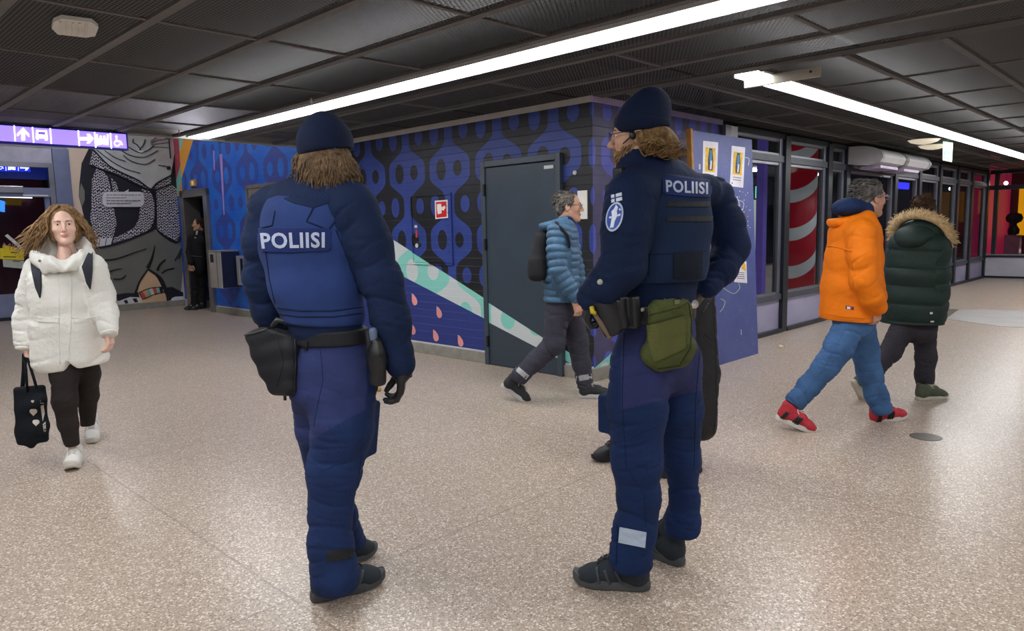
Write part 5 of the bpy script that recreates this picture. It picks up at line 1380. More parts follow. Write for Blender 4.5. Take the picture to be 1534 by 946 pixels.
    vv, ff = tube_mesh([o.J(569, 518, -.13), o.J(570, 530, -.13)], .010, 8); mesh_obj('cap', vv, ff, M_BLACK, hl, smooth=True)
    # gloved hand, fingers loosely curled
    w = o.J(603, 552, -.06); dn = nrm_(o.J(602, 606, -.05) - w)
    o.hand(w, nrm_(dn + np.array([-.05, .0, 0])), nrm_((-.85, -.05, 0)), False, grip=[(30, 50, 35), (26, 40, 30), (24, 38, 28), (22, 40, 28)], thumb=.55, glove=M_LEATHER, fat=1.22, sc=.98)
    vv, ff = tube_mesh([o.J(601, 545, -.06), o.J(602, 556, -.06)], [.036, .037], 14); g2 = mesh_obj('glove_cuff', vv, ff, mat('brown_grey_cuff', '4a4044', .6), o.root, smooth=True)
    vv, ff = tube_mesh([o.J(602, 556, -.06), o.J(603, 566, -.06)], [.038, .036], 14); mesh_obj('cuff_band', vv, ff, M_LEATHER, g2, smooth=True)
    # shoes
    h1, t1 = gnd(466, 903), gnd(570, 872); dr = t1 - h1
    shoe_build(o.root, h1, dr[:2], .30, (M_BOOT, M_RUB, M_LACE, M_RUB), collar=.08, chunky=1.25, overlay=[(.12, .15), (.16, .19)])
    t2 = gnd(540, 836); d2 = nrm_((.75, .66, 0)); shoe_build(o.root, t2 - d2 * .22, d2[:2], .30, (M_BOOT, M_RUB, M_LACE, M_RUB), collar=.08, overlay=[(.12, .15)])
    o.finish(False)
officer_left()

# ================================================================== OFFICER turned to the left (dark vest, green pouch)
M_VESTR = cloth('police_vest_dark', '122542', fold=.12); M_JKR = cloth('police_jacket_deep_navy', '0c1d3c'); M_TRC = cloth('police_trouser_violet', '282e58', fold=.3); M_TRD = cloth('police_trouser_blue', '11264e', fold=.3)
M_OLIVE = cloth('olive_canvas', '4a512c', fold=.45)
def officer_right():
    o = Person('bearded police officer in dark POLIISI vest with green pouch on the belt', gnd(955, 868), 2.72)
    th = math.radians(-46); fw = np.array([math.sin(th), math.cos(th), 0]); rt = np.array([fw[1], -fw[0], 0])
    hf = nrm_((-.96, .28, 0))
    o.head(956, 205, -.01, hf[:2], pitch=-.03, skin='c69a80', brow='5a4028', iris='50606a', h=.003, sc=.95)
    o.inner([[(962, 245, 0, 24), (992, 320, 0, 42), (986, 430, 0, 36), (984, 520, 0, 34)], [(955, 530, -.06, 30), (953, 690, -.1, 24), (948, 840, -.1, 16)], [(1010, 530, .07, 30), (1020, 690, .1, 20), (1023, 790, .1, 15)],
             [(945, 300, -.14, 22), (935, 395, -.16, 18), (888, 445, -.12, 12)], [(1066, 298, .19, 18), (1094, 370, .19, 15), (1058, 428, .1, 10)]])
    v = Vol(.0058)
    o.trunk(v, [(985, 462, 0, 62, 48), (985, 500, 0, 66, 50), (983, 545, 0, 66, 50)], rt, fold=(.0035, 50, .9))
    o.limb(v, [(958, 545, -.06, 44), (955, 610, -.08, 42), (954, 690, -.1, 36), (957, 745, -.1, 30), (952, 790, -.1, 30), (946, 838, -.1, 33)], k=.035, fold=(.0075, 74, .4))
    o.limb(v, [(1008, 540, .08, 44), (1015, 610, .09, 38), (1020, 690, .1, 28), (1026, 745, .1, 21), (1022, 780, .1, 26), (1022, 792, .1, 27)], k=.035, fold=(.0075, 74, 2.9))
    q = o.J(923, 622, -.06); v.box(q, (.028, .07, .075), basis((0, 0, 1), fw), rnd=.012, k=.015)
    o.hem(v, 1022, 802, .1, (0, 0, 1), r=.10); v.cut(o.J(985, 458, 0), (0, 0, 1)); v.cut(o.J(946, 851, -.1), (0, 0, -1))
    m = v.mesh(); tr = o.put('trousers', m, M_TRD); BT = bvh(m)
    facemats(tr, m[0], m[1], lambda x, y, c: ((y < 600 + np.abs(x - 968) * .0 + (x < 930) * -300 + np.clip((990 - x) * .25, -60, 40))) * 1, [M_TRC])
    decal('reflector', [(929, 790), (968, 798), (966, 821), (927, 813)], BT, .004, mat('pale_reflector', 'a9b8cc', .4), tr)
    seam('seam', [(935, 500), (932, 600), (938, 700), (965, 740), (968, 790)], BT, .0016, M_JKR, tr, .0005); seam('seam', [(925, 640), (950, 655), (985, 640)], BT, .0016, M_JKR, tr, .0005); seam('seam', [(1050, 500), (1042, 600), (1040, 700)], BT, .0016, M_JKR, tr, .0005)
    decal('hem_tab', [(917, 788), (926, 788), (924, 845), (914, 846)], BT, .006, M_TRD, tr)
    # jacket
    TR = [(963, 250, 0, 40, 40), (985, 290, 0, 70, 48), (992, 330, 0, 74, 52), (990, 400, 0, 68, 50), (986, 462, 0, 64, 50)]
    AL = [(946, 296, -.13, 37), (938, 345, -.16, 34), (934, 398, -.18, 31), (908, 428, -.16, 27), (888, 445, -.13, 22)]
    AR = [(1068, 296, .20, 32), (1086, 335, .20, 29), (1096, 370, .19, 27), (1080, 402, .14, 24), (1058, 428, .09, 20)]
    v = Vol(.0058); o.trunk(v, TR, rt, k=.03)
    v.seg(o.J(950, 286, -.12), o.J(1055, 286, .12), .068, .066, k=.05); v.seg(o.J(957, 268, -.05), o.J(1005, 268, .05), .062, .060, k=.05)
    o.limb(v, AL, k=.03, fold=(.008, 62, 1.3)); o.limb(v, AR, k=.03, fold=(.008, 62, .2))
    v.cut(o.J(986, 474, 0), (0, 0, -1))
    m = v.mesh(); jk = o.put('jacket', m, M_JKR); BJ = bvh(m)
    v = Vol(.006); v.seg(o.J(962, 256, 0), o.J(955, 236, -.005), .070, .066, k=.01); v.seg(o.J(953, 236, -.005), o.J(948, 205, -.01), .060, .060, k=.004, mode='s'); v.cut(o.J(955, 233, 0), nrm_((.1, 0, 1))); o.put('collar', v.mesh(), M_JKR, parent=jk)
    # vest
    v = Vol(.0058)
    o.trunk(v, [(985, 275, 0, 58, 46), (998, 305, 0, 77, 54), (1000, 340, 0, 79, 57), (997, 395, 0, 75, 55), (993, 418, 0, 71, 54)], rt, k=.03)
    v.seg(o.J(962, 276, -.07), o.J(1035, 278, .08), .070, .070, k=.04)
    for arm in (AL, AR):
        for i in range(2): v.seg(o.J(*arm[i][:3]), o.J(*arm[i + 1][:3]), arm[i][3] * o.sc * .94, arm[i + 1][3] * o.sc * .94, k=.01, mode='s')
    v.cut(o.J(990, 421, 0), (0, 0, -1)); v.cut(o.J(975, 250, 0), nrm_((.25, -.2, 1)))
    m = v.mesh(); vs = o.put('vest', m, M_VESTR); BV = bvh(m)
    pn = decal('name_panel', [(992, 270), (996, 267), (1040, 268), (1063, 271), (1066, 276), (1065, 293), (1062, 296), (1030, 295), (997, 292), (993, 288)], BV, .006, M_PATCH, vs)
    decal_text('lettering', 'POLIISI', [(998, 288), (1060, 291.5), (1060, 273.5), (997, 270)], bvh_of(pn), .002, M_REFL, pn, bold=.028)
    for y in (303, 325): decal('webbing', [(999, y), (1067, y - 1), (1066, y + 7), (998, y + 7)], BV, .004, M_NYLON, vs)
    decal('velcro_panel', [(1009, 378), (1052, 376), (1050, 417), (1008, 418)], BV, .004, cloth('dark_velcro', '0f1626', fold=.1), vs)
    seam('piping', [(972, 382), (1008, 380), (1066, 374)], BV, .003, M_JKR, vs); seam('piping', [(985, 262), (978, 300), (974, 350), (972, 415)], BV, .003, M_JKR, vs)
    # cap, pulled to a point
    v = Vol(.005); cx = lambda x, y, dy=0.0: o.J(x, y, -.01 + dy)
    v.ell(cx(962, 182), (.098, .092, .064), k=.03); v.ell(cx(968, 165), (.083, .075, .060), k=.04); v.ell(cx(977, 151), (.052, .05, .045), k=.05)
    v.cut(cx(961, 196), nrm_((.16, 0, -1.0)))
    m = v.mesh(); cap = o.put('knit_cap', m, M_NAVYK)
    v = Vol(.005); v.ell(cx(962, 184), (.103, .098, .072), k=.02); v.cut(cx(961, 198), nrm_((.16, 0, -1.0))); v.cut(cx(961, 178), nrm_((.10, 0, 1.0))); o.put('cap_cuff', v.mesh(), M_NAVYK, parent=cap)
    # hair under the cap, beard and glasses
    M_DBL = hair_mat('dark_blond_hair', '4a3622', '9c7c52')
    v = Vol(.005); v.ell(cx(985, 212, .0), (.062, .075, .042), k=.03); v.ell(cx(1000, 216, .02), (.04, .06, .035), k=.03); v.ell(cx(968, 216, -.03), (.04, .05, .035), k=.03); v.ell(cx(978, 200, .0), (.060, .088, .028), k=.03); hr = o.put('hair', v.mesh(), M_DBL)
    rg = random.Random(8); roots = []
    for k in range(170):
        t = rg.uniform(0, 1); x = 955 + 48 * t; an = rg.uniform(-1, 1); roots.append(cx(x, 199 + 6 * t + rg.uniform(-3, 5), -.085 * math.sqrt(max(0, 1 - ((x - 962) / 46) ** 2)) * (1 if an < .75 else -.8)))
    cen = cx(962, 205)
    def hp(r0, t, sd):
        out = nrm_(np.array([r0[0] - cen[0] + .03, (r0[1] - cen[1]), 0])); ln = .062 + .02 * sd[0]; c = max(0, t - .5) ** 2
        return r0 + np.array([.012 * t, 0, -ln * math.sin(min(t * 1.9, 1.6))]) + out * (.035 * t + .07 * c) + np.array([.008 * math.sin(8 * t + sd[1] * 3), .01 * sd[2] * t, .05 * c * (1 + sd[3]) + .005 * math.sin(9 * t + 3 * sd[4])])
    locks(hr, 'hair_locks', roots, hp, 9, .0056, M_DBL)
    M_BRD = hair_mat('ginger_brown_beard', '5e4530', 'a88a64')
    bl = []
    for k in range(420):
        a = rg.uniform(-1.5, 1.5); z = rg.uniform(-.105, -.03)
        if abs(a) < .9 and z > -.05: continue
        x = .062 * math.sin(a); y = .01 + .075 * math.cos(a)
        if z < -.085: x *= .8; y *= .93
        bl.append((x, y, z))
    def bp(r0, t, sd): return o.L(r0 + np.array([r0[0] * .12 * t + .004 * sd[0] * t, .010 * t + .004 * sd[1] * t, -.018 * t - .008 * sd[2] * t]))
    bd_ = locks(o.root, 'beard', bl, bp, 4, .0042, M_BRD, 4)
    v = Vol(.004); v.ell((0, .045, -.092), (.046, .045, .03), k=.02); 
    for sx in (-1, 1): v.seg((sx * .058, .0, -.03), (sx * .045, .045, -.085), .012, .016, k=.02); v.seg((sx * .02, .092, -.047), (sx * .03, .08, -.072), .006, .006, k=.01)
    mb = v.mesh(); o.put('beard_base', place(mb, o.R, o.hp, o.hs), M_BRD, parent=bd_)
    gl = []
    for sx in (-1, 1):
        ring = [(sx * .033 + .024 * math.cos(t), .108 - .004 * abs(math.cos(t)), .006 + .017 * math.sin(t)) for t in np.linspace(0, 2 * math.pi, 17)]
        gl.append(tube_mesh(ring, .0016, 5)); gl.append(tube_mesh([(sx * .057, .104, .010), (sx * .078, .05, .012), (sx * .080, -.01, .010)], .0018, 5))
    gl.append(tube_mesh([(-.010, .108, .010), (.010, .108, .010)], .0016, 5)); gm = merge(gl); o.put('glasses', place(gm, o.R, o.hp, o.hs), M_BLACK)
    v = Vol(.003); v.ell((-.086, .012, -.004), (.012, .013, .016), k=.004); v.seg((-.088, .02, -.01), (-.075, .05, -.03), .004, .003, k=.003); o.put('earpiece', place(v.mesh(), o.R, o.hp, o.hs), M_BLACK)
    # radio microphone on the chest
    v = Vol(.004); v.box(o.J(928, 268, -.1), (.018, .022, .04), basis((0, 0, 1), fw), rnd=.008); v.box(o.J(921, 300, -.02), (.03, .03, .06), basis((0, 0, 1), fw), rnd=.012); o.put('radio', v.mesh(), M_BLACK)
    # sleeve flag and oval badge
    fl_q = [(917, 304.5), (932.5, 300.5), (932, 289), (916.5, 293)]
    U = lambda *p: [tuple(a) for a in quad_map(fl_q, np.array(p))]
    fb = decal('sleeve_flag', U((0, 0), (1, 0), (1, 1), (0, 1)), BJ, .003, mat('flag_blue', '16306e', .6), jk)
    for p in (((0, 0), (.3, 0), (.3, .42), (0, .42)), ((.44, 0), (1, 0), (1, .42), (.44, .42)), ((0, .6), (.3, .6), (.3, 1), (0, 1)), ((.44, .6), (1, .6), (1, 1), (.44, 1))): decal('flag_field', U(*p), BJ, .0045, mat('flag_white', 'd4dcec', .6), fb)
    bg = decal('sleeve_badge', ell(921, 325, 12.2, 22.5, 24, .24), BJ, .003, mat('badge_edge', 'b4c4dc', .5), jk)
    decal('badge_field', ell(921, 325, 10.0, 19.5, 24, .24), BJ, .0045, mat('badge_blue', '2348a0', .5), bg)
    decal('badge_sword', [(924, 308), (927, 312), (925, 318), (926, 324), (922, 332), (920, 341), (915, 342), (917, 332), (918, 324), (917, 318), (921, 314)], BJ, .006, mat('badge_white', 'd8e0ec', .5), bg)
    for p in ([(929, 313), (931, 315), (929, 317), (927.5, 315)], [(914, 326), (917, 325), (917, 328), (914, 328)], [(926, 323), (930, 321), (930, 324), (926, 325.5)]): decal('badge_detail', p, BJ, .006, mat('badge_white', 'd8e0ec', .5), bg)
    vv, ff = lathe(hit(899, 423, BJ)[0], [(.010, -.004), (.010, .004), (.006, .007)], 12, hit(899, 423, BJ)[1]); mesh_obj('snap_button', vv, ff, mat('pale_button', 'a8a498', .5), jk)
    # belt and gear
    v = Vol(.006); o.trunk(v, [(985, 456, 0, 67, 53), (985, 474, 0, 67, 53)], rt); v.cut(o.J(985, 479, 0), (0, 0, -1)); v.cut(o.J(985, 452, 0), (0, 0, 1)); m = v.mesh(); bl_ = o.put('belt', m, M_LEATHER); BB = bvh(m)
    decal('belt_buckle', [(1032, 452), (1046, 451), (1046, 462), (1033, 463)], BB, .01, M_STEEL, bl_); 
    for p in ((968, 452), (963, 464)):
        h_ = hit(*p, BB)
        if h_: vv, ff = lathe(h_[0], [(.007, 0), (.007, .012), (.004, .014)], 10, h_[1]); mesh_obj('belt_stud', vv, ff, M_WHITE, bl_)
    # green pouch
    v = Vol(.005); PY = -.165
    R = basis(nrm_(o.J(985, 450, PY) - o.J(980, 550, PY)), nrm_((.30, -1, 0)))
    v.box(o.J(1002, 500, PY), (.082, .034, .122), R, rnd=.030, k=.01)
    v.seg(o.J(975, 530, PY), o.J(1028, 520, PY), .036, .036, k=.03, fold=(.004, 40, 1)); v.seg(o.J(988, 548, PY), o.J(1020, 535, PY), .022, .026, k=.03)
    m = v.mesh(); gp = o.put('belt_pouch', m, M_OLIVE); BG = bvh(m)
    fp = decal('pouch_pocket', [(971, 488), (1021, 473), (1025, 480), (1026, 522), (980, 542), (975, 530)], BG, .010, cloth('olive_pocket', '53562f', fold=.4), gp)
    decal('pouch_flap', [(968, 462), (990, 448), (1030, 442), (1034, 452), (1020, 460), (985, 468), (970, 474)], BG, .008, M_OLIVE, gp); seam('pouch_seam', [(970, 487), (1022, 472)], BG, .003, cloth('olive_dark', '30361c'), gp, .008); seam('pouch_seam', [(1032, 455), (1037, 490), (1034, 522), (1018, 548), (985, 553)], BG, .003, cloth('olive_dark', '30361c'), gp, .0)
    decal('pouch_tab', [(1008, 447), (1016, 446), (1016, 458), (1009, 459)], BG, .011, cloth('olive_pale', '6c6d48'), gp)
    # pistol holster and magazine pouches on the hip
    v = Vol(.005); v.seg(o.J(898, 455, -.16), o.J(916, 498, -.17), .036, .032, k=.01, u=fw, su=1.1); v.box(o.J(922, 470, -.17), (.03, .05, .055), basis(nrm_((-.25, 0, 1)), fw), rnd=.01, k=.02); v.cut(o.J(917, 503, -.17), nrm_((.35, 0, -1))); hl = o.put('holster', v.mesh(), M_LEATHER)
    v = Vol(.004); v.seg(o.J(889, 468, -.19), o.J(914, 505, -.19), .008, .010, k=.004); o.put('holster_edge', v.mesh(), mat('worn_brown_edge', '6a5648', .5), parent=hl)
    v = Vol(.005)
    for x in (930, 948): v.box(o.J(x, 468, -.19), (.020, .024, .058), basis(nrm_((-.06, 0, 1)), fw), rnd=.008, k=.004)
    mp = o.put('magazine_pouches', v.mesh(), M_LEATHER)
    vv, ff = tube_mesh([o.J(886, 460, -.19), o.J(888, 468, -.2), o.J(893, 470, -.2)], [.008, .01, .006], 6); mesh_obj('yellow_tab', vv, ff, mat('yellow_plastic', 'c0a81c', .5), hl, smooth=True)
    # gloved hands
    w = o.J(886, 447, -.13); o.hand(w, nrm_((-.25, .1, -1)), nrm_((.9, .1, .1)), True, grip=[(45, 60, 40)] * 4, thumb=.8, glove=M_LEATHER, fat=1.2, sc=.9)
    vv, ff = tube_mesh([o.J(893, 441, -.135), o.J(883, 449, -.13)], [.038, .037], 14); mesh_obj('cuff_lining', vv, ff, mat('olive_lining', '6a6a40', .7), jk, smooth=True)
    w = o.J(1058, 430, .09); o.hand(w, nrm_((-.55, .2, -.8)), nrm_((-.6, .6, .4)), False, grip=[(40, 60, 40)] * 4, thumb=.6, glove=M_LEATHER, fat=1.15, sc=.9)
    # boots
    h1, t1 = gnd(974, 884), gnd(868, 874); dr = t1 - h1
    b1 = shoe_build(o.root, h1, dr[:2], .30, (M_BOOT, M_RUB, M_LACE, mat('boot_overlay', '3a4046', .6)), collar=.11, chunky=1.3, overlay=[(.10, .125), (.145, .165), (.185, .195)])
    h2 = gnd(1024, 850); d2 = nrm_((-.62, .78, 0)); shoe_build(o.root, h2, d2[:2], .30, (M_BOOT, M_RUB, M_LACE, mat('boot_overlay', '3a4046', .6)), collar=.13, chunky=1.3, overlay=[(.10, .125), (.145, .165)])
    o.finish(True)
officer_right()

# ================================================================== WOMAN walking towards the camera
def woman():
    o = Person('woman in a white hooded coat walking with a dark tote bag', gnd(118, 688), 4.44)
    fw = nrm_((.50, -.86, 0)); rt = np.array([fw[1], -fw[0], 0]); lf = -rt
    hf = nrm_((.53, -.85, 0))
    o.head(95, 338, 0, hf[:2], pitch=-.02, skin='eac2b0', lip='cc8f86', iris='3a2a20', brow='6a4c38', h=.0032, female=True, roll=-.03, sc=.97)
    M_WC = cloth('white_coat', 'e2e2dc', .75, var=.05, fold=.5); M_BT = cloth('black_brown_jeans', '2a2524', fold=.35)
    M_GS = cloth('charcoal_strap', '33363f')
    o.inner([[(97, 375, 0, 9), (98, 420, 0, 20), (103, 520, 0, 20)], [(100, 530, -.02, 13), (98, 600, -.08, 10), (109, 668, -.06, 6)], [(126, 530, .05, 13), (131, 590, .12, 10), (131, 630, .2, 6)],
             [(58, 404, 0, 9), (45, 455, .02, 7), (37, 514, -.02, 4.5)], [(139, 402, 0, 9), (153, 445, .03, 7), (162, 494, -.04, 4.5)]])
    v = Vol(.006)
    o.limb(v, [(102, 520, -.01, 19), (97, 560, -.05, 19), (97, 600, -.09, 16.5), (102, 635, -.08, 13), (108, 666, -.06, 10)], k=.03, fold=(.004, 70, .3)); o.limb(v, [(124, 520, .05, 18), (131, 560, .09, 17), (132, 592, .13, 14.5), (131, 636, .2, 10)], k=.03, fold=(.004, 70, 1.3))
    o.hem(v, 108, 668, -.06, (0, -.1, 1)); o.hem(v, 131, 638, .2, (0, 0, 1)); o.put('trousers', v.mesh(), M_BT)
    # coat
    v = Vol(.0068)
    o.trunk(v, [(97, 408, 0, 36, 18), (97, 420, 0, 45, 28), (97, 450, 0, 45, 33), (100, 490, 0, 47, 34), (106, 535, 0, 52, 35)], rt, k=.03, fold=(.006, 30, .5))
    v.seg(o.J(62, 400, .0), o.J(82, 404, .0), .070, .050, k=.05); v.seg(o.J(134, 399, .0), o.J(112, 404, .0), .070, .050, k=.05)
    AL = [(58, 404, 0, 20), (47, 445, .03, 19), (40, 480, .02, 17.5), (37, 512, -.02, 14)]; AR = [(138, 402, 0, 20), (150, 440, .03, 19), (158, 470, .01, 17), (162, 492, -.04, 13)]
    o.limb(v, AL, k=.03, fold=(.008, 60, .8)); o.limb(v, AR, k=.03, fold=(.008, 60, 2.1))
    v.cut(o.J(108, 553, -.05), nrm_((.10, 0, -1)), .01)
    # walking vent at the front hem
    q = o.J(101, 556, -.14); v.seg(q, q + np.array([-.004, 0, .055]), .030, .003, k=.012, mode='s', u=(0, 1, 0), su=6.0)
    m = v.mesh(); ct = o.put('coat', m, M_WC); B = bvh(m)
    seam('placket_edge', [(105, 400), (107, 430), (106, 480), (104, 530), (102, 545)], B, .0035, M_WC, ct, .001); seam('placket_edge', [(88, 398), (89, 440), (89, 500), (90, 545)], B, .0025, M_WC, ct)
    decal('placket', [(89, 392), (105, 392), (107, 430), (105, 500), (103, 528), (92, 535), (90, 480)], B, .006, M_WC, ct, step=6)
    seam('waist_seam', [(53, 475), (75, 477), (90, 477)], B, .003, M_WC, ct, .001); seam('waist_seam', [(107, 477), (130, 476), (150, 474)], B, .003, M_WC, ct, .001)
    decal('pocket_flap', [(56, 476), (88, 478), (88, 484), (56, 482)], B, .007, M_WC, ct); decal('pocket_flap', [(110, 478), (148, 474), (148, 480), (110, 484)], B, .007, M_WC, ct)
    for a, b in ((AL, (37, 512)), (AR, (162, 492))):
        e = o.J(a[-1][0], a[-1][1], a[-1][2]); d = nrm_(o.J(*a[-1][:3]) - o.J(*a[-2][:3])); vv, ff = tube_mesh([e + d * .035, e + d * .05], [.050, .047], 16); mesh_obj('cuff', vv, ff, M_WC, ct, smooth=True)
    # big folded hood collar
    v = Vol(.006); n0 = o.J(96, 396, 0)
    ring = []
    for t in np.linspace(0, 2 * math.pi, 17)[:-1]:
        p = n0 + rt * (.135 * math.cos(t)) + fw * (.115 * math.sin(t) + .01) + np.array([0, 0, .075 - .065 * math.sin(t) + .02 * math.cos(t) * -1])
        ring.append(p)
    for i in range(16): v.seg(ring[i], ring[(i + 1) % 16], .017, .017, k=.02, u=(0, 0, 1), su=2.6, fold=(.004, 30, .4 * i))
    for sx in (-1, 1):
        p0 = n0 + rt * sx * .015 + fw * .150 + np.array([0, 0, -.015]); p1 = n0 + rt * sx * .10 + fw * .125 + np.array([0, 0, .005]); p2 = n0 + rt * sx * .155 + fw * .055 + np.array([0, 0, .045])
        v.seg(p0, p1, .015, .017, k=.02, u=(0, 0, 1), su=1.6, su1=2.8); v.seg(p1, p2, .017, .017, k=.02, u=(0, 0, 1), su=2.8)
    v.ell(n0 - fw * .13 + np.array([0, 0, .02]), (.13, .08, .06), basis((0, 0, 1), fw), k=.04)
    v.seg(n0 + np.array([0, 0, .0]), n0 + np.array([0, 0, .16]) + fw * .03, .062, .082, k=.02, mode='s')
    q = n0 + fw * .16 + np.array([0, 0, .085]); v.seg(q, q - np.array([0, 0, .11]), .085, .006, k=.02, mode='s')
    m2 = v.mesh(); hd = o.put('hood', m2, M_WC, parent=ct); B2 = bvh(m2)
    for p in ((60, 391), (100, 374)):
        h_ = hit(*p, B2)
        if h_: vv, ff = lathe(h_[0], [(.008, 0), (.008, .006), (.005, .008)], 10, h_[1]); mesh_obj('snap', vv, ff, mat('grey_snap', '77777a', .4, .5), hd)
    BB = bvh(m, m2)
    # backpack straps
    bp = empty('backpack', o.J(97, 420, .2)); tag(bp, 'dark backpack on the back of the woman in white', 'backpack')
    decal('strap', [(46, 385), (58, 378), (62, 400), (63, 430), (61, 447), (55, 432), (50, 410)], B, .014, M_GS, bp, step=6); decal('strap', [(124, 400), (131, 384), (139, 372), (139, 405), (136, 433), (131, 424)], B, .014, M_GS, bp, step=6)
    v = Vol(.008); v.box(o.J(98, 440, .0) - fw * .27, (.13, .07, .2), basis((0, 0, 1), fw), rnd=.05); mesh_obj('pack', *v.mesh(), M_GS, bp, smooth=True)
    # hair: base plus loose wavy locks blown to her right
    M_HW = hair_mat('light_brown_hair', '57402c', 'b08e66')
    v = Vol(.005); 
    def e(c, r, k=.02): v.ell(o.L(c), np.array(r), o.R, k)
    e((0, -.025, .045), (.084, .098, .086)); e((-.058, -.02, -.03), (.034, .062, .075), .03); e((.058, -.02, -.03), (.032, .062, .075), .03); e((0, -.07, -.05), (.075, .05, .09), .03)
    v.seg(o.L((0, .12, -.02)), o.L((0, .10, .045)), .060, .050, k=.012, mode='s')
    hr = o.put('hair', v.mesh(), M_HW)
    rg = random.Random(11); roots = []; 
    for k in range(330):
        sx = -1 if rg.random() < .42 else 1
        t = rg.uniform(.15, 1); an = rg.uniform(-.15, 1.15) * math.pi / 2
        # scalp points from the parting to the sides and back
        x = sx * .080 * math.sin(t * 1.5); z = .045 + .088 * math.cos(t * 1.5); y = -.02 + .06 * math.cos(an) * (1 - .3 * t) - .07 * math.sin(an)
        roots.append((x, y, z))
    def hp(r0, t, sd):
        sx = 1 if r0[0] > 0 else -1
        ln = .235 + .05 * sd[0]
        drop = -ln * t; wave = .013 * math.sin(t * 9 + sd[1] * 3)
        side = sx * (.030 * math.sin(min(1, t * 2) * 1.57) + .035 * t)
        if sx > 0: blow = np.array([.075 * t ** 1.7 * (1 + .8 * sd[2]), .03 * t, .012 * t ** 2 * (1 + sd[3])])
        else: blow = np.array([-.030 * t ** 2 * (1 + .6 * sd[2]), -.01 * t, .045 * t ** 2])
        keep = max(0.0, .030 * math.sin(min(1, t * 1.6) * math.pi) * (-1 if r0[1] > .01 else 0))
        p = r0 + np.array([side + wave, -.012 * t + keep + .01 * sd[4] * t, drop]) + blow
        # stay off the face
        if p[1] > .0 and abs(p[0]) < .078 and p[2] < .075: p[0] = sx * max(abs(p[0]), .072)
        return o.L(p)
    locks(hr, 'hair_locks', roots, hp, 11, .0068, M_HW)
    # hands
    w = o.J(36.5, 513, -.02); o.hand(w, (0.02, .02, -1), nrm_(rt * -.2 + fw * -.2 + lf * 1.0), True, grip=[(70, 75, 50)] * 4, thumb=.9, sc=.95)
    w = o.J(162.5, 495, -.03); o.hand(w, nrm_((.02, .0, -1)), nrm_(-fw * .5 + rt * .9), False, curl=(22, 30, 20), thumb=.4, sc=.95)
    M_WS = mat('white_trainer', 'd6d4d0', .6, 0, .06, 20, .3, 200); M_SL = mat('white_sole', 'c9c4bc', .6)
    t1 = gnd(107, 706); d1 = nrm_((.40, -.92, 0)); shoe_build(o.root, t1 - d1 * .235, d1[:2], .275, (M_WS, M_SL, M_SL, M_SL), collar=.08, pitch=-.25, chunky=1.3)
    t2 = gnd(138, 664); d2 = nrm_((.45, -.89, 0)); shoe_build(o.root, t2 - d2 * .245, d2[:2], .275, (M_WS, M_SL, M_SL, M_SL), collar=.08, pitch=.12, chunky=1.3)
    o.finish(True)
    # tote bag
    M_TB = cloth('black_tote_cotton', '151a22', fold=.35)
    tb = empty('tote_bag', o.J(47, 660, -.02)); tag(tb, 'black cotton tote bag with white heart prints held by the woman', 'bag')
    v = Vol(.006); s_ = o.sc
    Rb = basis(nrm_(o.J(44, 576, -.03) - o.J(50, 668, -.03)), nrm_((.55, -.83, 0)))
    v.box(o.J(47, 622, -.03), (.085, .022, .185), Rb, rnd=.020, k=.02); v.seg(o.J(36, 645, -.03), o.J(62, 640, -.04), .040, .042, k=.05, fold=(.004, 40, .7)); v.seg(o.J(40, 655, -.03), o.J(47, 668, -.03), .030, .018, k=.04); v.seg(o.J(38, 610, -.03), o.J(60, 600, -.04), .034, .034, k=.05, fold=(.004, 40, 1.7))
    m = v.mesh(); mesh_obj('bag_body', *m, M_TB, tb, smooth=True); BG = bvh(m)
    for x0, x1, dy in ((32, 35, -.03), (41, 55, -.06)):
        vv, ff = tube_mesh([o.J(x0, 588, dy), o.J((x0 + 37) / 2, 555, dy), o.J(35, 532, -.03), o.J(37, 527, -.03), o.J(40, 532, -.03), o.J((x1 + 39) / 2, 555, dy), o.J(x1, 582, dy)], .011, 6, flat=.5); mesh_obj('handle', vv, ff, M_TB, tb, smooth=True)
    M_PR = mat('pale_print', 'cfc6ba', .7)
    def heart(x, y, s): return [(x, y + s), (x - s, y), (x - s, y - .6 * s), (x - .5 * s, y - .9 * s), (x, y - .4 * s), (x + .5 * s, y - .9 * s), (x + s, y - .6 * s), (x + s, y)]
    for x, y, s in ((50, 618, 5.5), (54, 634, 5), (49, 602, 2.2)): decal('heart_print', heart(x, y, s), BG, .0015, M_PR, tb)
    decal('print', [(60, 600), (65, 604), (67, 620), (64, 632), (62, 618)], BG, .0015, M_PR, tb); decal('print', [(64, 636), (68, 632), (69, 646), (66, 650)], BG, .0015, M_PR, tb)
woman()

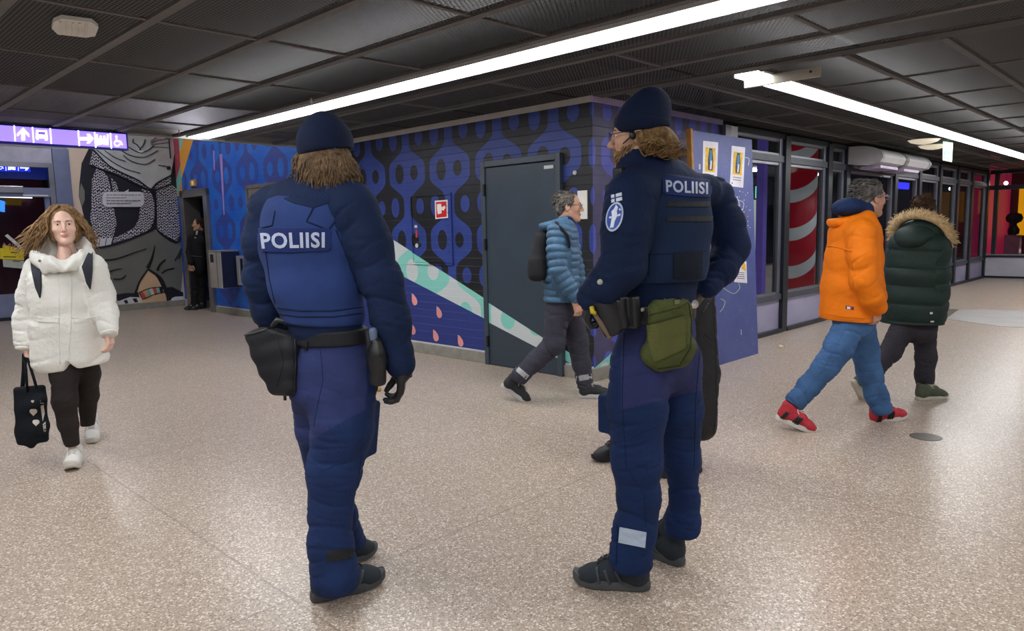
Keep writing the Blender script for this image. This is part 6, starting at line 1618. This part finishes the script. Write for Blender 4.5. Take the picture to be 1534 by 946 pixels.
# ================================================================== WALKING MEN: shared pieces
def short_hair(o, dark, light, rows, rad=.0055, ln=.022, seed=2, back=(0, -.020, .042), br=(.0775, .096, .082)):
    M = hair_mat('hair_' + dark, dark, light)
    v = Vol(.004 if o.Y < 7 else .006); v.ell(o.L(back), br, o.R, .02); v.ell(o.L((0, -.065, -.02)), (.064, .045, .055), o.R, .03)
    for sx in (-1, 1): v.ell(o.L((sx * .070, -.005, .03)), (.012, .035, .045), o.R, .02)
    v.ell(o.L((0, .115, -.005)), (.085, .075, .058), o.R, .015, mode='s')
    hr = o.put('hair', v.mesh(), M)
    rg = random.Random(seed); roots = []
    for k in range(rows):
        u = rg.uniform(-1, 1); a = rg.uniform(-math.pi, math.pi); z = .0 + .12 * rg.random()
        q = np.array([math.cos(a), math.sin(a), 0]) * math.sqrt(max(0, 1 - ((z - .045) / .088) ** 2)); p = np.array([back[0] + q[0] * br[0], back[1] + q[1] * br[1], z])
        if p[1] > .045 and p[2] < .075: continue
        roots.append(tuple(p))
    def hp(r0, t, sd):
        out = nrm_(r0 - np.array(back)); return o.L(r0 + out * (.004 + ln * .4 * t) + np.array([.006 * sd[0] * t, -ln * t * .8 + .01 * t * sd[1], -.3 * ln * t + .006 * sd[2] * t]))
    locks(hr, 'hair_locks', roots, hp, 4, rad, M, 4)
    return hr
def face_glasses(o, mt):
    gl = []
    for sx in (-1, 1):
        gl.append(tube_mesh([(sx * .033 + .024 * math.cos(t), .108 - .004 * abs(math.cos(t)), .006 + .015 * math.sin(t)) for t in np.linspace(0, 2 * math.pi, 15)], .0018, 5)); gl.append(tube_mesh([(sx * .057, .104, .010), (sx * .078, .05, .012), (sx * .082, -.01, .010)], .0022, 5))
    gl.append(tube_mesh([(-.010, .108, .010), (.010, .108, .010)], .0016, 5)); o.put('glasses', place(merge(gl), o.R, o.hp, o.hs), mt)

# ================================================================== MAN in the blue quilted jacket
def quilt(m, segs, per, depth):
    """horizontal baffles: vertices move out between the stitch lines, measured along the nearest limb"""
    V, Fs = m; best = np.full(len(V), 9.0); sv = np.zeros(len(V)); ctr = np.zeros_like(V)
    for a, b, r in segs:
        a = np.asarray(a); b = np.asarray(b); d = b - a; L = np.linalg.norm(d); t = np.clip(((V - a) @ d) / L ** 2, 0, 1); c = a + t[:, None] * d
        dist = np.linalg.norm(V - c, axis=1) - r; k = dist < best; best[k] = dist[k]; sv[k] = (((V - a) @ d) / L)[k] if False else (t * L)[k] + (a[2] * 0); ctr[k] = c[k]
        sv[k] = ((V - a) @ d / L)[k] + segoff(a, segs, (a, b))
    n = V - ctr; n /= np.linalg.norm(n, axis=1, keepdims=True) + 1e-9
    w = np.abs(np.sin(math.pi * sv / per)) ** .6
    return V + n * (depth * (w - .5))[:, None], Fs
_seglen = {}
def segoff(a, segs, key): return _seglen.get((round(float(key[0][0]), 4), round(float(key[0][2]), 4)), 0.0)
def chain_segs(o, pts):
    out = []; acc = 0.0
    for i in range(len(pts) - 1):
        a, b = o.J(*pts[i][:3]), o.J(*pts[i + 1][:3]); out.append((a, b, (pts[i][3] + pts[i + 1][3]) / 2 * o.sc)); _seglen[(round(float(a[0]), 4), round(float(a[2]), 4))] = acc; acc += float(np.linalg.norm(b - a))
    return out
def man_blue():
    o = Person('man in a blue quilted jacket and glasses walking past the grey door', gnd(832, 598), 5.79)
    fw = nrm_((.96, -.10, 0)); rt = np.array([fw[1], -fw[0], 0])
    o.head(852, 310, 0, fw[:2], pitch=-.02, skin='c89a84', brow='4a4038', h=.0036)
    M_BJ = cloth('slate_blue_nylon', '3f6484', .55, fold=.3, spec=.5); M_GT = cloth('dark_grey_work_trousers', '3a3a46', fold=.35); M_RF = mat('grey_reflective_band', 'a4a6aa', .45)
    o.inner([[(845, 328, 0, 8), (843, 380, 0, 18), (842, 450, 0, 18)], [(838, 455, -.05, 11), (826, 515, -.06, 9), (780, 562, -.05, 6)], [(852, 455, .06, 11), (866, 510, .08, 9), (876, 575, .08, 6)], [(834, 345, -.17, 9), (836, 402, -.2, 8), (862, 450, -.2, 5)], [(852, 345, .17, 9), (862, 400, .2, 8), (872, 440, .2, 5)]])
    v = Vol(.0068)
    o.trunk(v, [(843, 438, 0, 28, 21), (843, 462, 0, 30, 22)], rt); o.limb(v, [(836, 462, -.06, 19), (830, 515, -.07, 16), (803, 541, -.06, 14), (780, 562, -.05, 12.5), (775, 569, -.05, 12)], k=.03, fold=(.007, 60, .3)); o.limb(v, [(853, 462, .06, 19), (865, 510, .08, 16), (871, 545, .08, 14), (877, 578, .08, 12.5)], k=.03, fold=(.007, 60, 1.9))
    o.hem(v, 774, 571, -.05, (.55, 0, 1)); o.hem(v, 877, 582, .08, (0, 0, 1))
    m = v.mesh(); tr = o.put('trousers', m, M_GT); B = bvh(m)
    decal('reflective_band', [(768, 552), (772, 546), (793, 563), (788, 569)], B, .003, M_RF, tr); decal('reflective_band', [(863, 564), (886, 560), (887, 568), (863, 572)], B, .003, M_RF, tr); seam('knee_seam', [(818, 505), (835, 515), (845, 512)], B, .002, M_GT, tr, .001); decal('thigh_pocket', [(826, 478), (842, 480), (842, 500), (826, 498)], B, .005, M_GT, tr)
    T = [(845, 338, 0, 22, 14), (843, 352, 0, 33, 22), (842, 385, 0, 35, 25), (841, 420, 0, 34, 25), (841, 447, 0, 35, 26)]
    AN = [(833, 347, -.16, 13), (833, 375, -.19, 13), (836, 404, -.21, 12), (852, 430, -.21, 11), (862, 446, -.20, 9)]; AF = [(852, 347, .16, 13), (862, 400, .2, 12), (872, 438, .18, 9)]
    v = Vol(.0058); o.trunk(v, T, rt, k=.03); v.seg(o.J(836, 346, -.14), o.J(850, 346, .14), .065, .065, k=.05); o.limb(v, AN, k=.02); o.limb(v, AF, k=.02); v.cut(o.J(841, 451, 0), (0, 0, -1))
    m = v.mesh(); m = quilt(m, chain_segs(o, [(a[0], a[1], a[2], a[4]) for a in T]) + chain_segs(o, AN) + chain_segs(o, AF), .056, .013)
    jk = o.put('quilted_jacket', m, M_BJ); B = bvh(m)
    v = Vol(.006); v.seg(o.J(843, 341, 0), o.J(846, 328, 0), .075, .066, k=.01); v.ell(o.J(826, 338, 0), (.10, .12, .055), k=.04); v.seg(o.J(852, 326, 0), o.J(852, 305, 0), .055, .06, k=.005, mode='s'); v.cut(o.J(845, 325, 0), nrm_((-.25, 0, 1))); hd = o.put('hood', v.mesh(), M_BJ, parent=jk)
    v = Vol(.006); v.seg(o.J(849, 338, 0), o.J(851, 326, 0), .066, .062, k=.01); v.cut(o.J(850, 323, 0), nrm_((-.3, 0, 1))); o.put('inner_collar', v.mesh(), cloth('navy_collar', '1d2c52'), parent=jk)
    seam('zip', [(872, 350), (878, 385), (879, 420), (877, 448)], B, .003, M_BLACK, jk)
    short_hair(o, '2e2a27', '77716b', 240, ln=.02, seed=4); face_glasses(o, M_BLACK)
    o.hand(o.J(863, 450, -.2), nrm_((.25, 0, -1)), nrm_((-.4, .9, 0)), False, curl=(35, 45, 30), thumb=.6)
    M_TS = mat('black_knit_trainer', '26272b', .7, 0, .1); M_SW = mat('white_grey_sole', 'bdbcc0', .6)
    t1 = gnd(790, 600); d1 = nrm_((.97, -.1, 0)); shoe_build(o.root, t1 - d1 * .26 * 1.0, d1[:2], .29, (M_TS, M_SW, M_SW, M_SW), collar=.07, pitch=.62, chunky=1.2)
    h2 = gnd(867, 596); shoe_build(o.root, h2, fw[:2], .29, (M_TS, M_SW, M_SW, M_SW), collar=.07, chunky=1.2)
    o.finish(True)
    bp = empty('backpack', o.J(805, 420, 0)); tag(bp, 'small dark backpack on the man in the blue jacket', 'backpack'); M_BP = cloth('dark_olive_nylon', '25262a', fold=.35)
    v = Vol(.007); v.seg(o.J(812, 358, 0), o.J(806, 405, 0), .065, .085, k=.03, u=rt, su=1.5); v.box(o.J(806, 402, 0), (.12, .075, .10), basis((0, 0, 1), fw), rnd=.05, k=.03); m2 = v.mesh(); mesh_obj('pack', *m2, M_BP, bp, smooth=True); B2 = bvh(m2)
    seam('pocket_zip', [(794, 392), (805, 388), (818, 390)], B2, .003, M_BLACK, bp)
    pts = []
    for x, y in ((818, 338), (825, 333), (833, 334), (842, 343), (850, 353), (853, 364), (852, 372)):
        h_ = hit(x, y, B)
        if h_: pts.append(h_[0] + h_[1] * .008)
    vv, ff = tube_mesh(pts, .019, 6, flat=.4); mesh_obj('strap', vv, ff, cloth('dark_brown_strap', '2c2224'), bp, smooth=True)
    vv, ff = tube_mesh([o.J(812, 420, -.10), o.J(822, 425, -.13), o.J(832, 420, -.16)], .008, 6); mesh_obj('lower_strap', vv, ff, M_BP, bp, smooth=True)
man_blue()

# ================================================================== MAN in the orange jacket
def man_orange():
    o = Person('man in a bright orange jacket and blue jeans walking along the glazing', gnd(1262, 640), 4.84)
    fw = nrm_((.97, .22, 0)); rt = np.array([fw[1], -fw[0], 0])
    o.head(1303, 297, 0, fw[:2], pitch=-.04, skin='bd8e78', brow='5a524c', h=.0034)
    M_OR = cloth('orange_jacket', 'e57708', .7, var=.06, fold=.3); M_JN = cloth('blue_denim', '3e5f8a', .85, var=.25, fold=.4); M_NV = cloth('navy_hood', '17294e', fold=.4)
    o.inner([[(1290, 325, 0, 10), (1280, 380, 0, 22), (1276, 470, 0, 22)], [(1275, 480, -.06, 14), (1238, 548, -.06, 11), (1190, 602, -.04, 7)], [(1284, 480, .06, 14), (1300, 560, .08, 11), (1320, 612, .08, 7)], [(1290, 345, -.17, 11), (1296, 418, -.22, 9), (1312, 460, -.2, 6)], [(1285, 345, .17, 11), (1305, 410, .2, 9), (1318, 445, .2, 6)]])
    v = Vol(.0064)
    o.trunk(v, [(1277, 462, 0, 34, 25), (1279, 486, 0, 36, 26)], rt); o.limb(v, [(1272, 488, -.07, 22), (1257, 520, -.08, 21), (1238, 549, -.08, 18), (1212, 578, -.06, 16), (1192, 602, -.04, 15.5)], k=.03, fold=(.008, 66, .3)); o.limb(v, [(1287, 488, .07, 22), (1296, 525, .08, 20), (1303, 562, .09, 17.5), (1313, 592, .09, 16), (1321, 612, .08, 15.5)], k=.03, fold=(.008, 66, 2.4))
    o.hem(v, 1188, 607, -.04, (.75, 0, 1), r=.12); o.hem(v, 1323, 619, .08, (-.25, 0, 1), r=.12)
    m = v.mesh(); tr = o.put('jeans', m, M_JN); B = bvh(m); seam('side_seam', [(1266, 492), (1252, 520), (1233, 552), (1196, 598)], B, .0022, M_JN, tr, .001)
    T = [(1287, 328, 0, 26, 18), (1281, 350, 0, 42, 31), (1278, 390, 0, 44, 37), (1274, 430, 0, 44, 39), (1272, 470, 0, 45, 40)]
    AN = [(1291, 350, -.17, 19), (1291, 385, -.21, 19), (1294, 420, -.23, 18), (1306, 446, -.22, 16), (1314, 460, -.20, 13)]; AF = [(1286, 350, .17, 18), (1305, 408, .2, 16), (1316, 445, .18, 13)]
    v = Vol(.0064); o.trunk(v, T, rt, k=.03, fold=(.006, 26, .7)); v.seg(o.J(1287, 348, -.14), o.J(1283, 348, .14), .078, .078, k=.05); o.limb(v, AN, k=.025, fold=(.009, 46, .5)); o.limb(v, AF, k=.025, fold=(.008, 46, 1.5)); v.cut(o.J(1272, 479, 0), nrm_((-.05, 0, -1)))
    m = v.mesh(); jk = o.put('jacket', m, M_OR); B = bvh(m)
    seam('yoke_edge', [(1233, 372), (1245, 369), (1260, 372), (1276, 377)], B, .005, M_OR, jk, .002); seam('hem_seam', [(1230, 468), (1260, 474), (1300, 477)], B, .003, M_OR, jk, .001); seam('armhole', [(1278, 345), (1274, 375), (1277, 410), (1284, 440)], B, .003, M_OR, jk, .0)
    lb = decal('brand_tab', [(1267, 458), (1279, 460), (1279, 465), (1267, 463)], B, .003, mat('tab_navy', '1c2448', .5), jk, step=4); decal('tab_white', [(1269, 459.4), (1277, 460.4), (1277, 464), (1269, 463)], B, .005, mat('tab_white', 'd8d8dc', .5), lb, step=4); decal('tab_red', [(1274, 460), (1277, 460.4), (1277, 464), (1274, 463.6)], B, .006, mat('tab_red', 'b02030', .5), lb, step=4)
    v = Vol(.006); n0 = o.J(1287, 333, 0)
    v.seg(n0, o.J(1292, 322, 0), .098, .085, k=.01); v.seg(o.J(1270, 336, 0), o.J(1250, 333, 0), .06, .04, k=.04, u=rt, su=1.6); v.seg(o.J(1296, 318, 0), o.J(1302, 290, 0), .064, .075, k=.01, mode='s'); v.cut(o.J(1290, 322.5, 0), nrm_((-.1, 0, 1))); o.put('orange_collar', v.mesh(), M_OR, parent=jk)
    v = Vol(.006); v.seg(o.J(1291, 324, 0), o.J(1294, 312, 0), .084, .080, k=.01); v.ell(o.J(1273, 310, 0), (.085, .12, .065), k=.04); v.ell(o.J(1258, 312, 0), (.045, .09, .04), k=.04); v.seg(o.J(1300, 316, 0), o.J(1305, 285, 0), .064, .085, k=.01, mode='s'); v.cut(o.J(1300, 302, 0), nrm_((.25, 0, 1.0)), .02); o.put('inner_hood', v.mesh(), M_NV)
    short_hair(o, '35312f', '7a7673', 300, ln=.030, seed=6); face_glasses(o, mat('pale_glasses', 'b8a8b0', .3, .5))
    o.hand(o.J(1314, 462, -.20), nrm_((.1, .2, -1)), nrm_((-.4, .9, 0)), False, curl=(30, 40, 30), thumb=.7, sc=.9)
    M_RS = mat('red_suede', 'b02232', .65, 0, .15, 30); M_SW = mat('white_sole', 'c9c4bc', .6); M_WL = mat('white_lace', 'd8d4d0', .7); M_BO = mat('black_overlay', '1c1c20', .6)
    t1 = gnd(1216, 646); d1 = nrm_((.96, -.25, 0)); shoe_build(o.root, t1 - d1 * .255, d1[:2], .29, (M_RS, M_SW, M_WL, M_BO), collar=.07, pitch=.38, chunky=1.15, overlay=[(.03, .045), (.045, .06), (.11, .125), (.125, .14), (.14, .155)])
    t2 = gnd(1357, 628); d2 = nrm_((.98, .15, 0)); shoe_build(o.root, t2 - d2 * .275, d2[:2], .29, (M_RS, M_SW, M_WL, M_BO), collar=.07, pitch=-.14, chunky=1.15, overlay=[(.03, .045), (.045, .06), (.11, .125), (.125, .14), (.14, .155)])
    o.finish(True)
man_orange()

# ================================================================== MAN in the green parka with fur hood
def man_green():
    o = Person('man in a dark green quilted parka with a tan fur-trimmed hood', gnd(1388, 597), 5.57)
    fw = nrm_((.80, .60, 0)); rt = np.array([fw[1], -fw[0], 0])
    o.head(1384, 318, .06, nrm_((.85, .5, 0))[:2], pitch=-.12, skin='b88c74', h=.0045, sc=1.0)
    M_GR = cloth('bottle_green_nylon', '0f2823', .6, fold=.3, spec=.4); M_DG = cloth('charcoal_jeans', '34323a', fold=.4)
    o.inner([[(1378, 345, 0, 8), (1372, 400, 0, 18), (1368, 470, 0, 18)], [(1356, 480, -.02, 11), (1332, 530, -.05, 9), (1296, 570, -.12, 6)], [(1382, 480, .05, 11), (1387, 535, .06, 9), (1386, 578, .05, 6)], [(1398, 372, -.05, 9), (1403, 418, -.06, 8), (1403, 455, 0, 6)], [(1345, 370, .05, 9), (1340, 420, .1, 8)]])
    v = Vol(.0066); o.trunk(v, [(1370, 470, 0, 33, 25), (1370, 490, 0, 32, 25)], rt); o.limb(v, [(1354, 490, -.02, 18), (1334, 527, -.06, 15), (1312, 552, -.1, 13), (1300, 566, -.12, 12)], k=.03, fold=(.007, 66, .3)); o.limb(v, [(1384, 490, .05, 17.5), (1387, 535, .06, 14.5), (1385, 562, .05, 13), (1386, 580, .05, 12.5)], k=.03, fold=(.007, 66, 1.1)); o.hem(v, 1298, 569, -.12, (.8, 0, 1)); o.hem(v, 1386, 584, .05, (0, 0, 1)); tr = o.put('jeans', v.mesh(), M_DG)
    T = [(1378, 350, 0, 30, 20), (1376, 372, 0, 42, 28), (1372, 410, 0, 44, 31), (1368, 450, 0, 45, 32), (1366, 478, 0, 46, 32)]
    AN = [(1398, 374, -.08, 16), (1402, 400, -.12, 16), (1403, 425, -.13, 15.5), (1404, 452, -.10, 14)]; AF = [(1348, 372, .10, 15), (1342, 420, .14, 15), (1348, 455, .14, 12)]
    v = Vol(.0062); o.trunk(v, T, rt, k=.03); v.seg(o.J(1394, 368, -.08), o.J(1354, 366, .10), .082, .080, k=.05); o.limb(v, AN, k=.025); o.limb(v, AF, k=.025); v.cut(o.J(1368, 484, 0), nrm_((.02, 0, -1)))
    m = v.mesh(); m = quilt(m, chain_segs(o, [(a[0], a[1], a[2], a[4] * 1.2) for a in T]) + chain_segs(o, AN) + chain_segs(o, AF), .135, .018)
    jk = o.put('parka', m, M_GR); B = bvh(m); decal('sleeve_tab', [(1393, 468), (1397, 468), (1397, 471), (1393, 471)], B, .004, M_WHITE, jk, step=4); decal('sleeve_tab', [(1394, 481), (1399, 481), (1399, 483), (1394, 483)], B, .004, M_WHITE, jk, step=4)
    # hood lying on the back, with fur rim
    v = Vol(.006); hc = o.J(1374, 348, -.02); v.ell(hc - fw * .05 + np.array([0, 0, -.03]), (.145, .10, .085), basis((0, 0, 1), fw), k=.03); v.ell(hc - fw * .10 + np.array([0, 0, -.07]), (.10, .06, .05), basis((0, 0, 1), fw), k=.04); v.ell(hc + fw * .06 + np.array([0, 0, .07]), (.105, .12, .09), basis((0, 0, 1), fw), k=.02, mode='s'); hd = o.put('hood', v.mesh(), M_GR, parent=jk)
    ring = []; rg = random.Random(9)
    for t in np.linspace(-.35, math.pi + .35, 26): ring.append(hc + rt * (.205 * math.cos(t)) - fw * (.10 * math.sin(t) - .07) + np.array([0, 0, -.03 + .165 * math.sin(t)]))
    vv, ff = tube_mesh(ring, [.026 + .012 * math.sin(math.pi * i / 25) for i in range(26)], 10); M_FURB = hair_mat('tan_fur', 'a8885c', 'dcc8a0'); fr_ = mesh_obj('fur_rim', vv, ff, M_FURB, hd, smooth=True)
    roots = []; nr = len(ring)
    for k in range(900):
        i = rg.uniform(0, nr - 1.001); j = int(i); p = ring[j] + (ring[j + 1] - ring[j]) * (i - j); d = nrm_([rg.gauss(0, 1) for _ in range(3)]); roots.append(p + d * .026)
    cen = hc
    def hp(r0, t, sd): 
        out = nrm_(r0 - (cen + np.array([0, 0, -.02]))); return r0 + out * .030 * t + np.array([.018 * sd[0], .018 * sd[1], .018 * sd[2] - .008]) * t
    M2 = locks(o.root, 'fur_tufts', roots, hp, 3, .0055, M_FURB, 4); M2['kind'] = 'stuff'
    short_hair(o, '2e2118', '5a4230', 260, ln=.014, seed=12)
    M_OS = mat('olive_canvas_shoe', '4a5040', .7, 0, .15, 20); M_SW = mat('cream_sole', 'b9b4a6', .6)
    h2 = gnd(1372, 600); d2 = nrm_((.97, .18, 0)); shoe_build(o.root, h2, d2[:2], .285, (M_OS, M_SW, M_SW, M_SW), collar=.06)
    t1 = gnd(1296, 600); d1 = nrm_((.92, .3, 0)); shoe_build(o.root, t1 - d1 * .225, d1[:2], .285, (M_OS, M_SW, M_SW, M_SW), collar=.06, pitch=.95)
    v = Vol(.006); v.seg(o.J(1404, 454, -.1), o.J(1402, 470, -.06), .045, .035, k=.02); o.put('glove', v.mesh(), M_LEATHER)
    o.finish(False)
man_green()

# ================================================================== MAN standing in the lift doorway
def man_lift():
    c = A(9.72, .62, 0); Y = c[1]
    o = Person('man in black uniform standing in the lift doorway', c, Y)
    x0 = proj([c])[0]
    fw = nrm_((-.75, -.66, 0)); rt = np.array([fw[1], -fw[0], 0]); bx = 298
    o.head(bx - .5, 336.5, 0, nrm_((-.92, -.38, 0))[:2], skin='b88a70', brow='2a221e', h=.005, lip='8c5a50')
    M_UB = cloth('black_uniform', '15161c', fold=.35); M_UT = cloth('black_uniform_trousers', '17171b', fold=.35)
    o.inner([[(bx, 345, 0, 4), (bx, 370, 0, 8), (bx, 400, 0, 8)], [(bx - 4, 405, 0, 4), (bx - 5, 455, 0, 2.5)], [(bx + 4, 405, .05, 4), (bx + 4, 455, .05, 2.5)]], h=.02)
    v = Vol(.01); o.trunk(v, [(bx, 398, 0, 12, 9), (bx, 406, 0, 12, 9)], rt); o.limb(v, [(bx - 4, 406, 0, 7.5), (bx - 5, 430, 0, 6.5), (bx - 5, 456, 0, 6)], fold=(.01, 40, 1)); o.limb(v, [(bx + 4, 406, .05, 7.5), (bx + 4, 430, .05, 6.5), (bx + 4, 456, .05, 6)], fold=(.01, 40, 2)); o.put('trousers', v.mesh(), M_UT)
    v = Vol(.01); o.trunk(v, [(bx, 351, 0, 12, 7), (bx, 362, 0, 16, 10), (bx, 402, 0, 14, 10)], rt, k=.04); o.limb(v, [(bx - 11, 358, -.05, 6), (bx - 13, 378, -.05, 5.5), (bx - 12, 395, -.2, 4.5)], k=.03, fold=(.008, 40, 1)); o.limb(v, [(bx + 12, 358, .05, 6), (bx + 14, 380, .05, 5.5), (bx + 13, 402, .05, 4.5)], k=.03, fold=(.008, 40, 1)); m = v.mesh(); jk = o.put('uniform_jacket', m, M_UB); B = bvh(m)
    decal('shirt_collar', [(bx - 4, 347), (bx - 1, 346), (bx - 2, 352), (bx - 4.5, 352)], B, .01, cloth('grey_shirt', '9a9aa8'), jk, step=3); decal('badge', ell(bx - 5, 356.5, 1.1, 1.1, 8), B, .012, M_STEEL, jk, step=3)
    seam('belt_edge', [(bx - 12, 384), (bx, 385), (bx + 12, 384)], B, .012, M_BLACK, jk)
    short_hair(o, '1c1614', '40342e', 160, ln=.014, seed=14, rad=.007)
    o.hand(o.J(bx - 12, 396, -.22), nrm_((-.1, 0, -1)), nrm_((.6, -.6, .2)), True, curl=(35, 45, 30), thumb=.5, h=.005)
    M_BS = mat('black_shoe', '121215', .4, 0, .1)
    for dx in (-5, 4):
        p = o.J(bx + dx, 461, 0); p[2] = 0; shoe_build(o.root, p - fw * .08, fw[:2], .29, (M_BS, M_BS, M_BS, M_BS), collar=.07, laces=False, hh=.007)
    o.finish(True)
man_lift()

# ================================================================== PERSON mostly hidden behind the bearded officer
def man_hidden():
    o = Person('person in black clothes standing behind the bearded officer', gnd(955, 698), 4.12)
    fw = nrm_((-.95, -.3, 0)); rt = np.array([fw[1], -fw[0], 0])
    o.head(985, 298, .05, nrm_((-.95, -.3, 0))[:2], skin='c0947c', brow='3a2c24', h=.005)
    M_BC = cloth('black_coat', '111217', fold=.4); M_BTR = cloth('black_trousers', '15161a', fold=.35)
    o.inner([[(983, 325, .05, 9), (985, 400, .05, 22), (985, 470, .05, 22)], [(970, 480, 0, 13), (935, 590, -.02, 10), (922, 670, 0, 7)], [(1000, 480, .05, 13), (1012, 590, .05, 10), (1012, 690, 0, 7)]])
    v = Vol(.008); o.trunk(v, [(985, 468, .05, 35, 26), (985, 492, .05, 36, 27)], rt); o.limb(v, [(972, 492, .0, 22), (945, 590, .0, 18), (926, 668, .0, 14)], fold=(.007, 60, 1)); o.limb(v, [(1000, 492, .06, 22), (1012, 590, .05, 18), (1014, 690, .0, 14)], fold=(.007, 60, 2)); o.put('trousers', v.mesh(), M_BTR)
    v = Vol(.008); o.trunk(v, [(985, 332, .05, 28, 18), (985, 360, .05, 42, 30), (985, 420, .05, 42, 32), (985, 500, .05, 42, 32)], rt, k=.03, fold=(.005, 30, 1)); o.limb(v, [(965, 360, -.12, 18), (962, 420, -.12, 15), (950, 460, -.1, 12)], k=.03, fold=(.007, 50, 1)); o.limb(v, [(1010, 358, .18, 18), (1040, 405, .15, 15), (1056, 436, .08, 12)], k=.03, fold=(.007, 50, 2)); o.put('coat', v.mesh(), M_BC)
    short_hair(o, '241c18', '4a3c32', 160, ln=.014, seed=22, rad=.007)
    o.hand(o.J(1057, 440, .08), (0, 0, -1), nrm_((-.8, -.5, 0)), True, grip=[(70, 75, 50)] * 4, thumb=.8, glove=M_LEATHER)
    o.hand(o.J(949, 463, -.1), nrm_((-.2, 0, -1)), nrm_((.2, .9, 0)), False, thumb=.5)
    M_BS = mat('black_trainer', '18191d', .55, 0, .15)
    t1 = gnd(889, 692); d1 = nrm_((-.95, -.30, 0)); shoe_build(o.root, t1 - d1 * .28, d1[:2], .29, (M_BS, M_BLACK, M_BLACK, M_BLACK), collar=.08, laces=True)
    t2 = gnd(985, 716); shoe_build(o.root, t2 - d1 * .28, d1[:2], .29, (M_BS, M_BLACK, M_BLACK, M_BLACK), collar=.08, laces=True)
    o.finish(True)
    # long black bag carried at the side
    g = empty('garment_bag', np.array([*o.J(1055, 660, .06)[:2], .14])); tag(g, 'long black zipped garment bag hanging behind the bearded officer', 'bag')
    v = Vol(.007); v.seg(o.J(1052, 452, .06), o.J(1056, 560, .06), .075, .085, k=.03, u=(0, 1, 0), su=.6, fold=(.009, 34, 1.2)); v.seg(o.J(1056, 560, .06), o.J(1053, 640, .06), .085, .085, k=.03, u=(0, 1, 0), su=.6, fold=(.005, 30, .2)); m = v.mesh(); mesh_obj('bag_body', *m, cloth('black_bag_nylon', '101115', .5, fold=.4, spec=.5), g, smooth=True); B = bvh(m)
    seam('zip', [(1068, 440), (1072, 520), (1074, 600), (1070, 650)], B, .004, M_LEATHER, g); seam('crease', [(1056, 500), (1064, 508), (1072, 505)], B, .004, M_NYLON, g)
    vv, ff = tube_mesh([o.J(1050, 446, .06), o.J(1053, 436, .06), o.J(1060, 436, .06), o.J(1062, 446, .06)], .008, 6); mesh_obj('handle', vv, ff, M_NYLON, g, smooth=True)
man_hidden()
# unidentified ochre object behind the officer in the bright blue vest
p = gnd(564, 587); v = Vol(.005); v.seg(p + np.array([-.05, 0, .022]), p + np.array([.02, 0, .024]), .020, .024, k=.01, fold=(.004, 60, 1)); v.cut(p + np.array([0, 0, .001]), (0, 0, -1))
r = empty('ochre_object', p); tag(r, 'small ochre yellow object lying on the floor near the holster', 'litter'); mesh_obj('scrap', *v.mesh(), mat('ochre_yellow', 'b08840', .7), r, smooth=False)
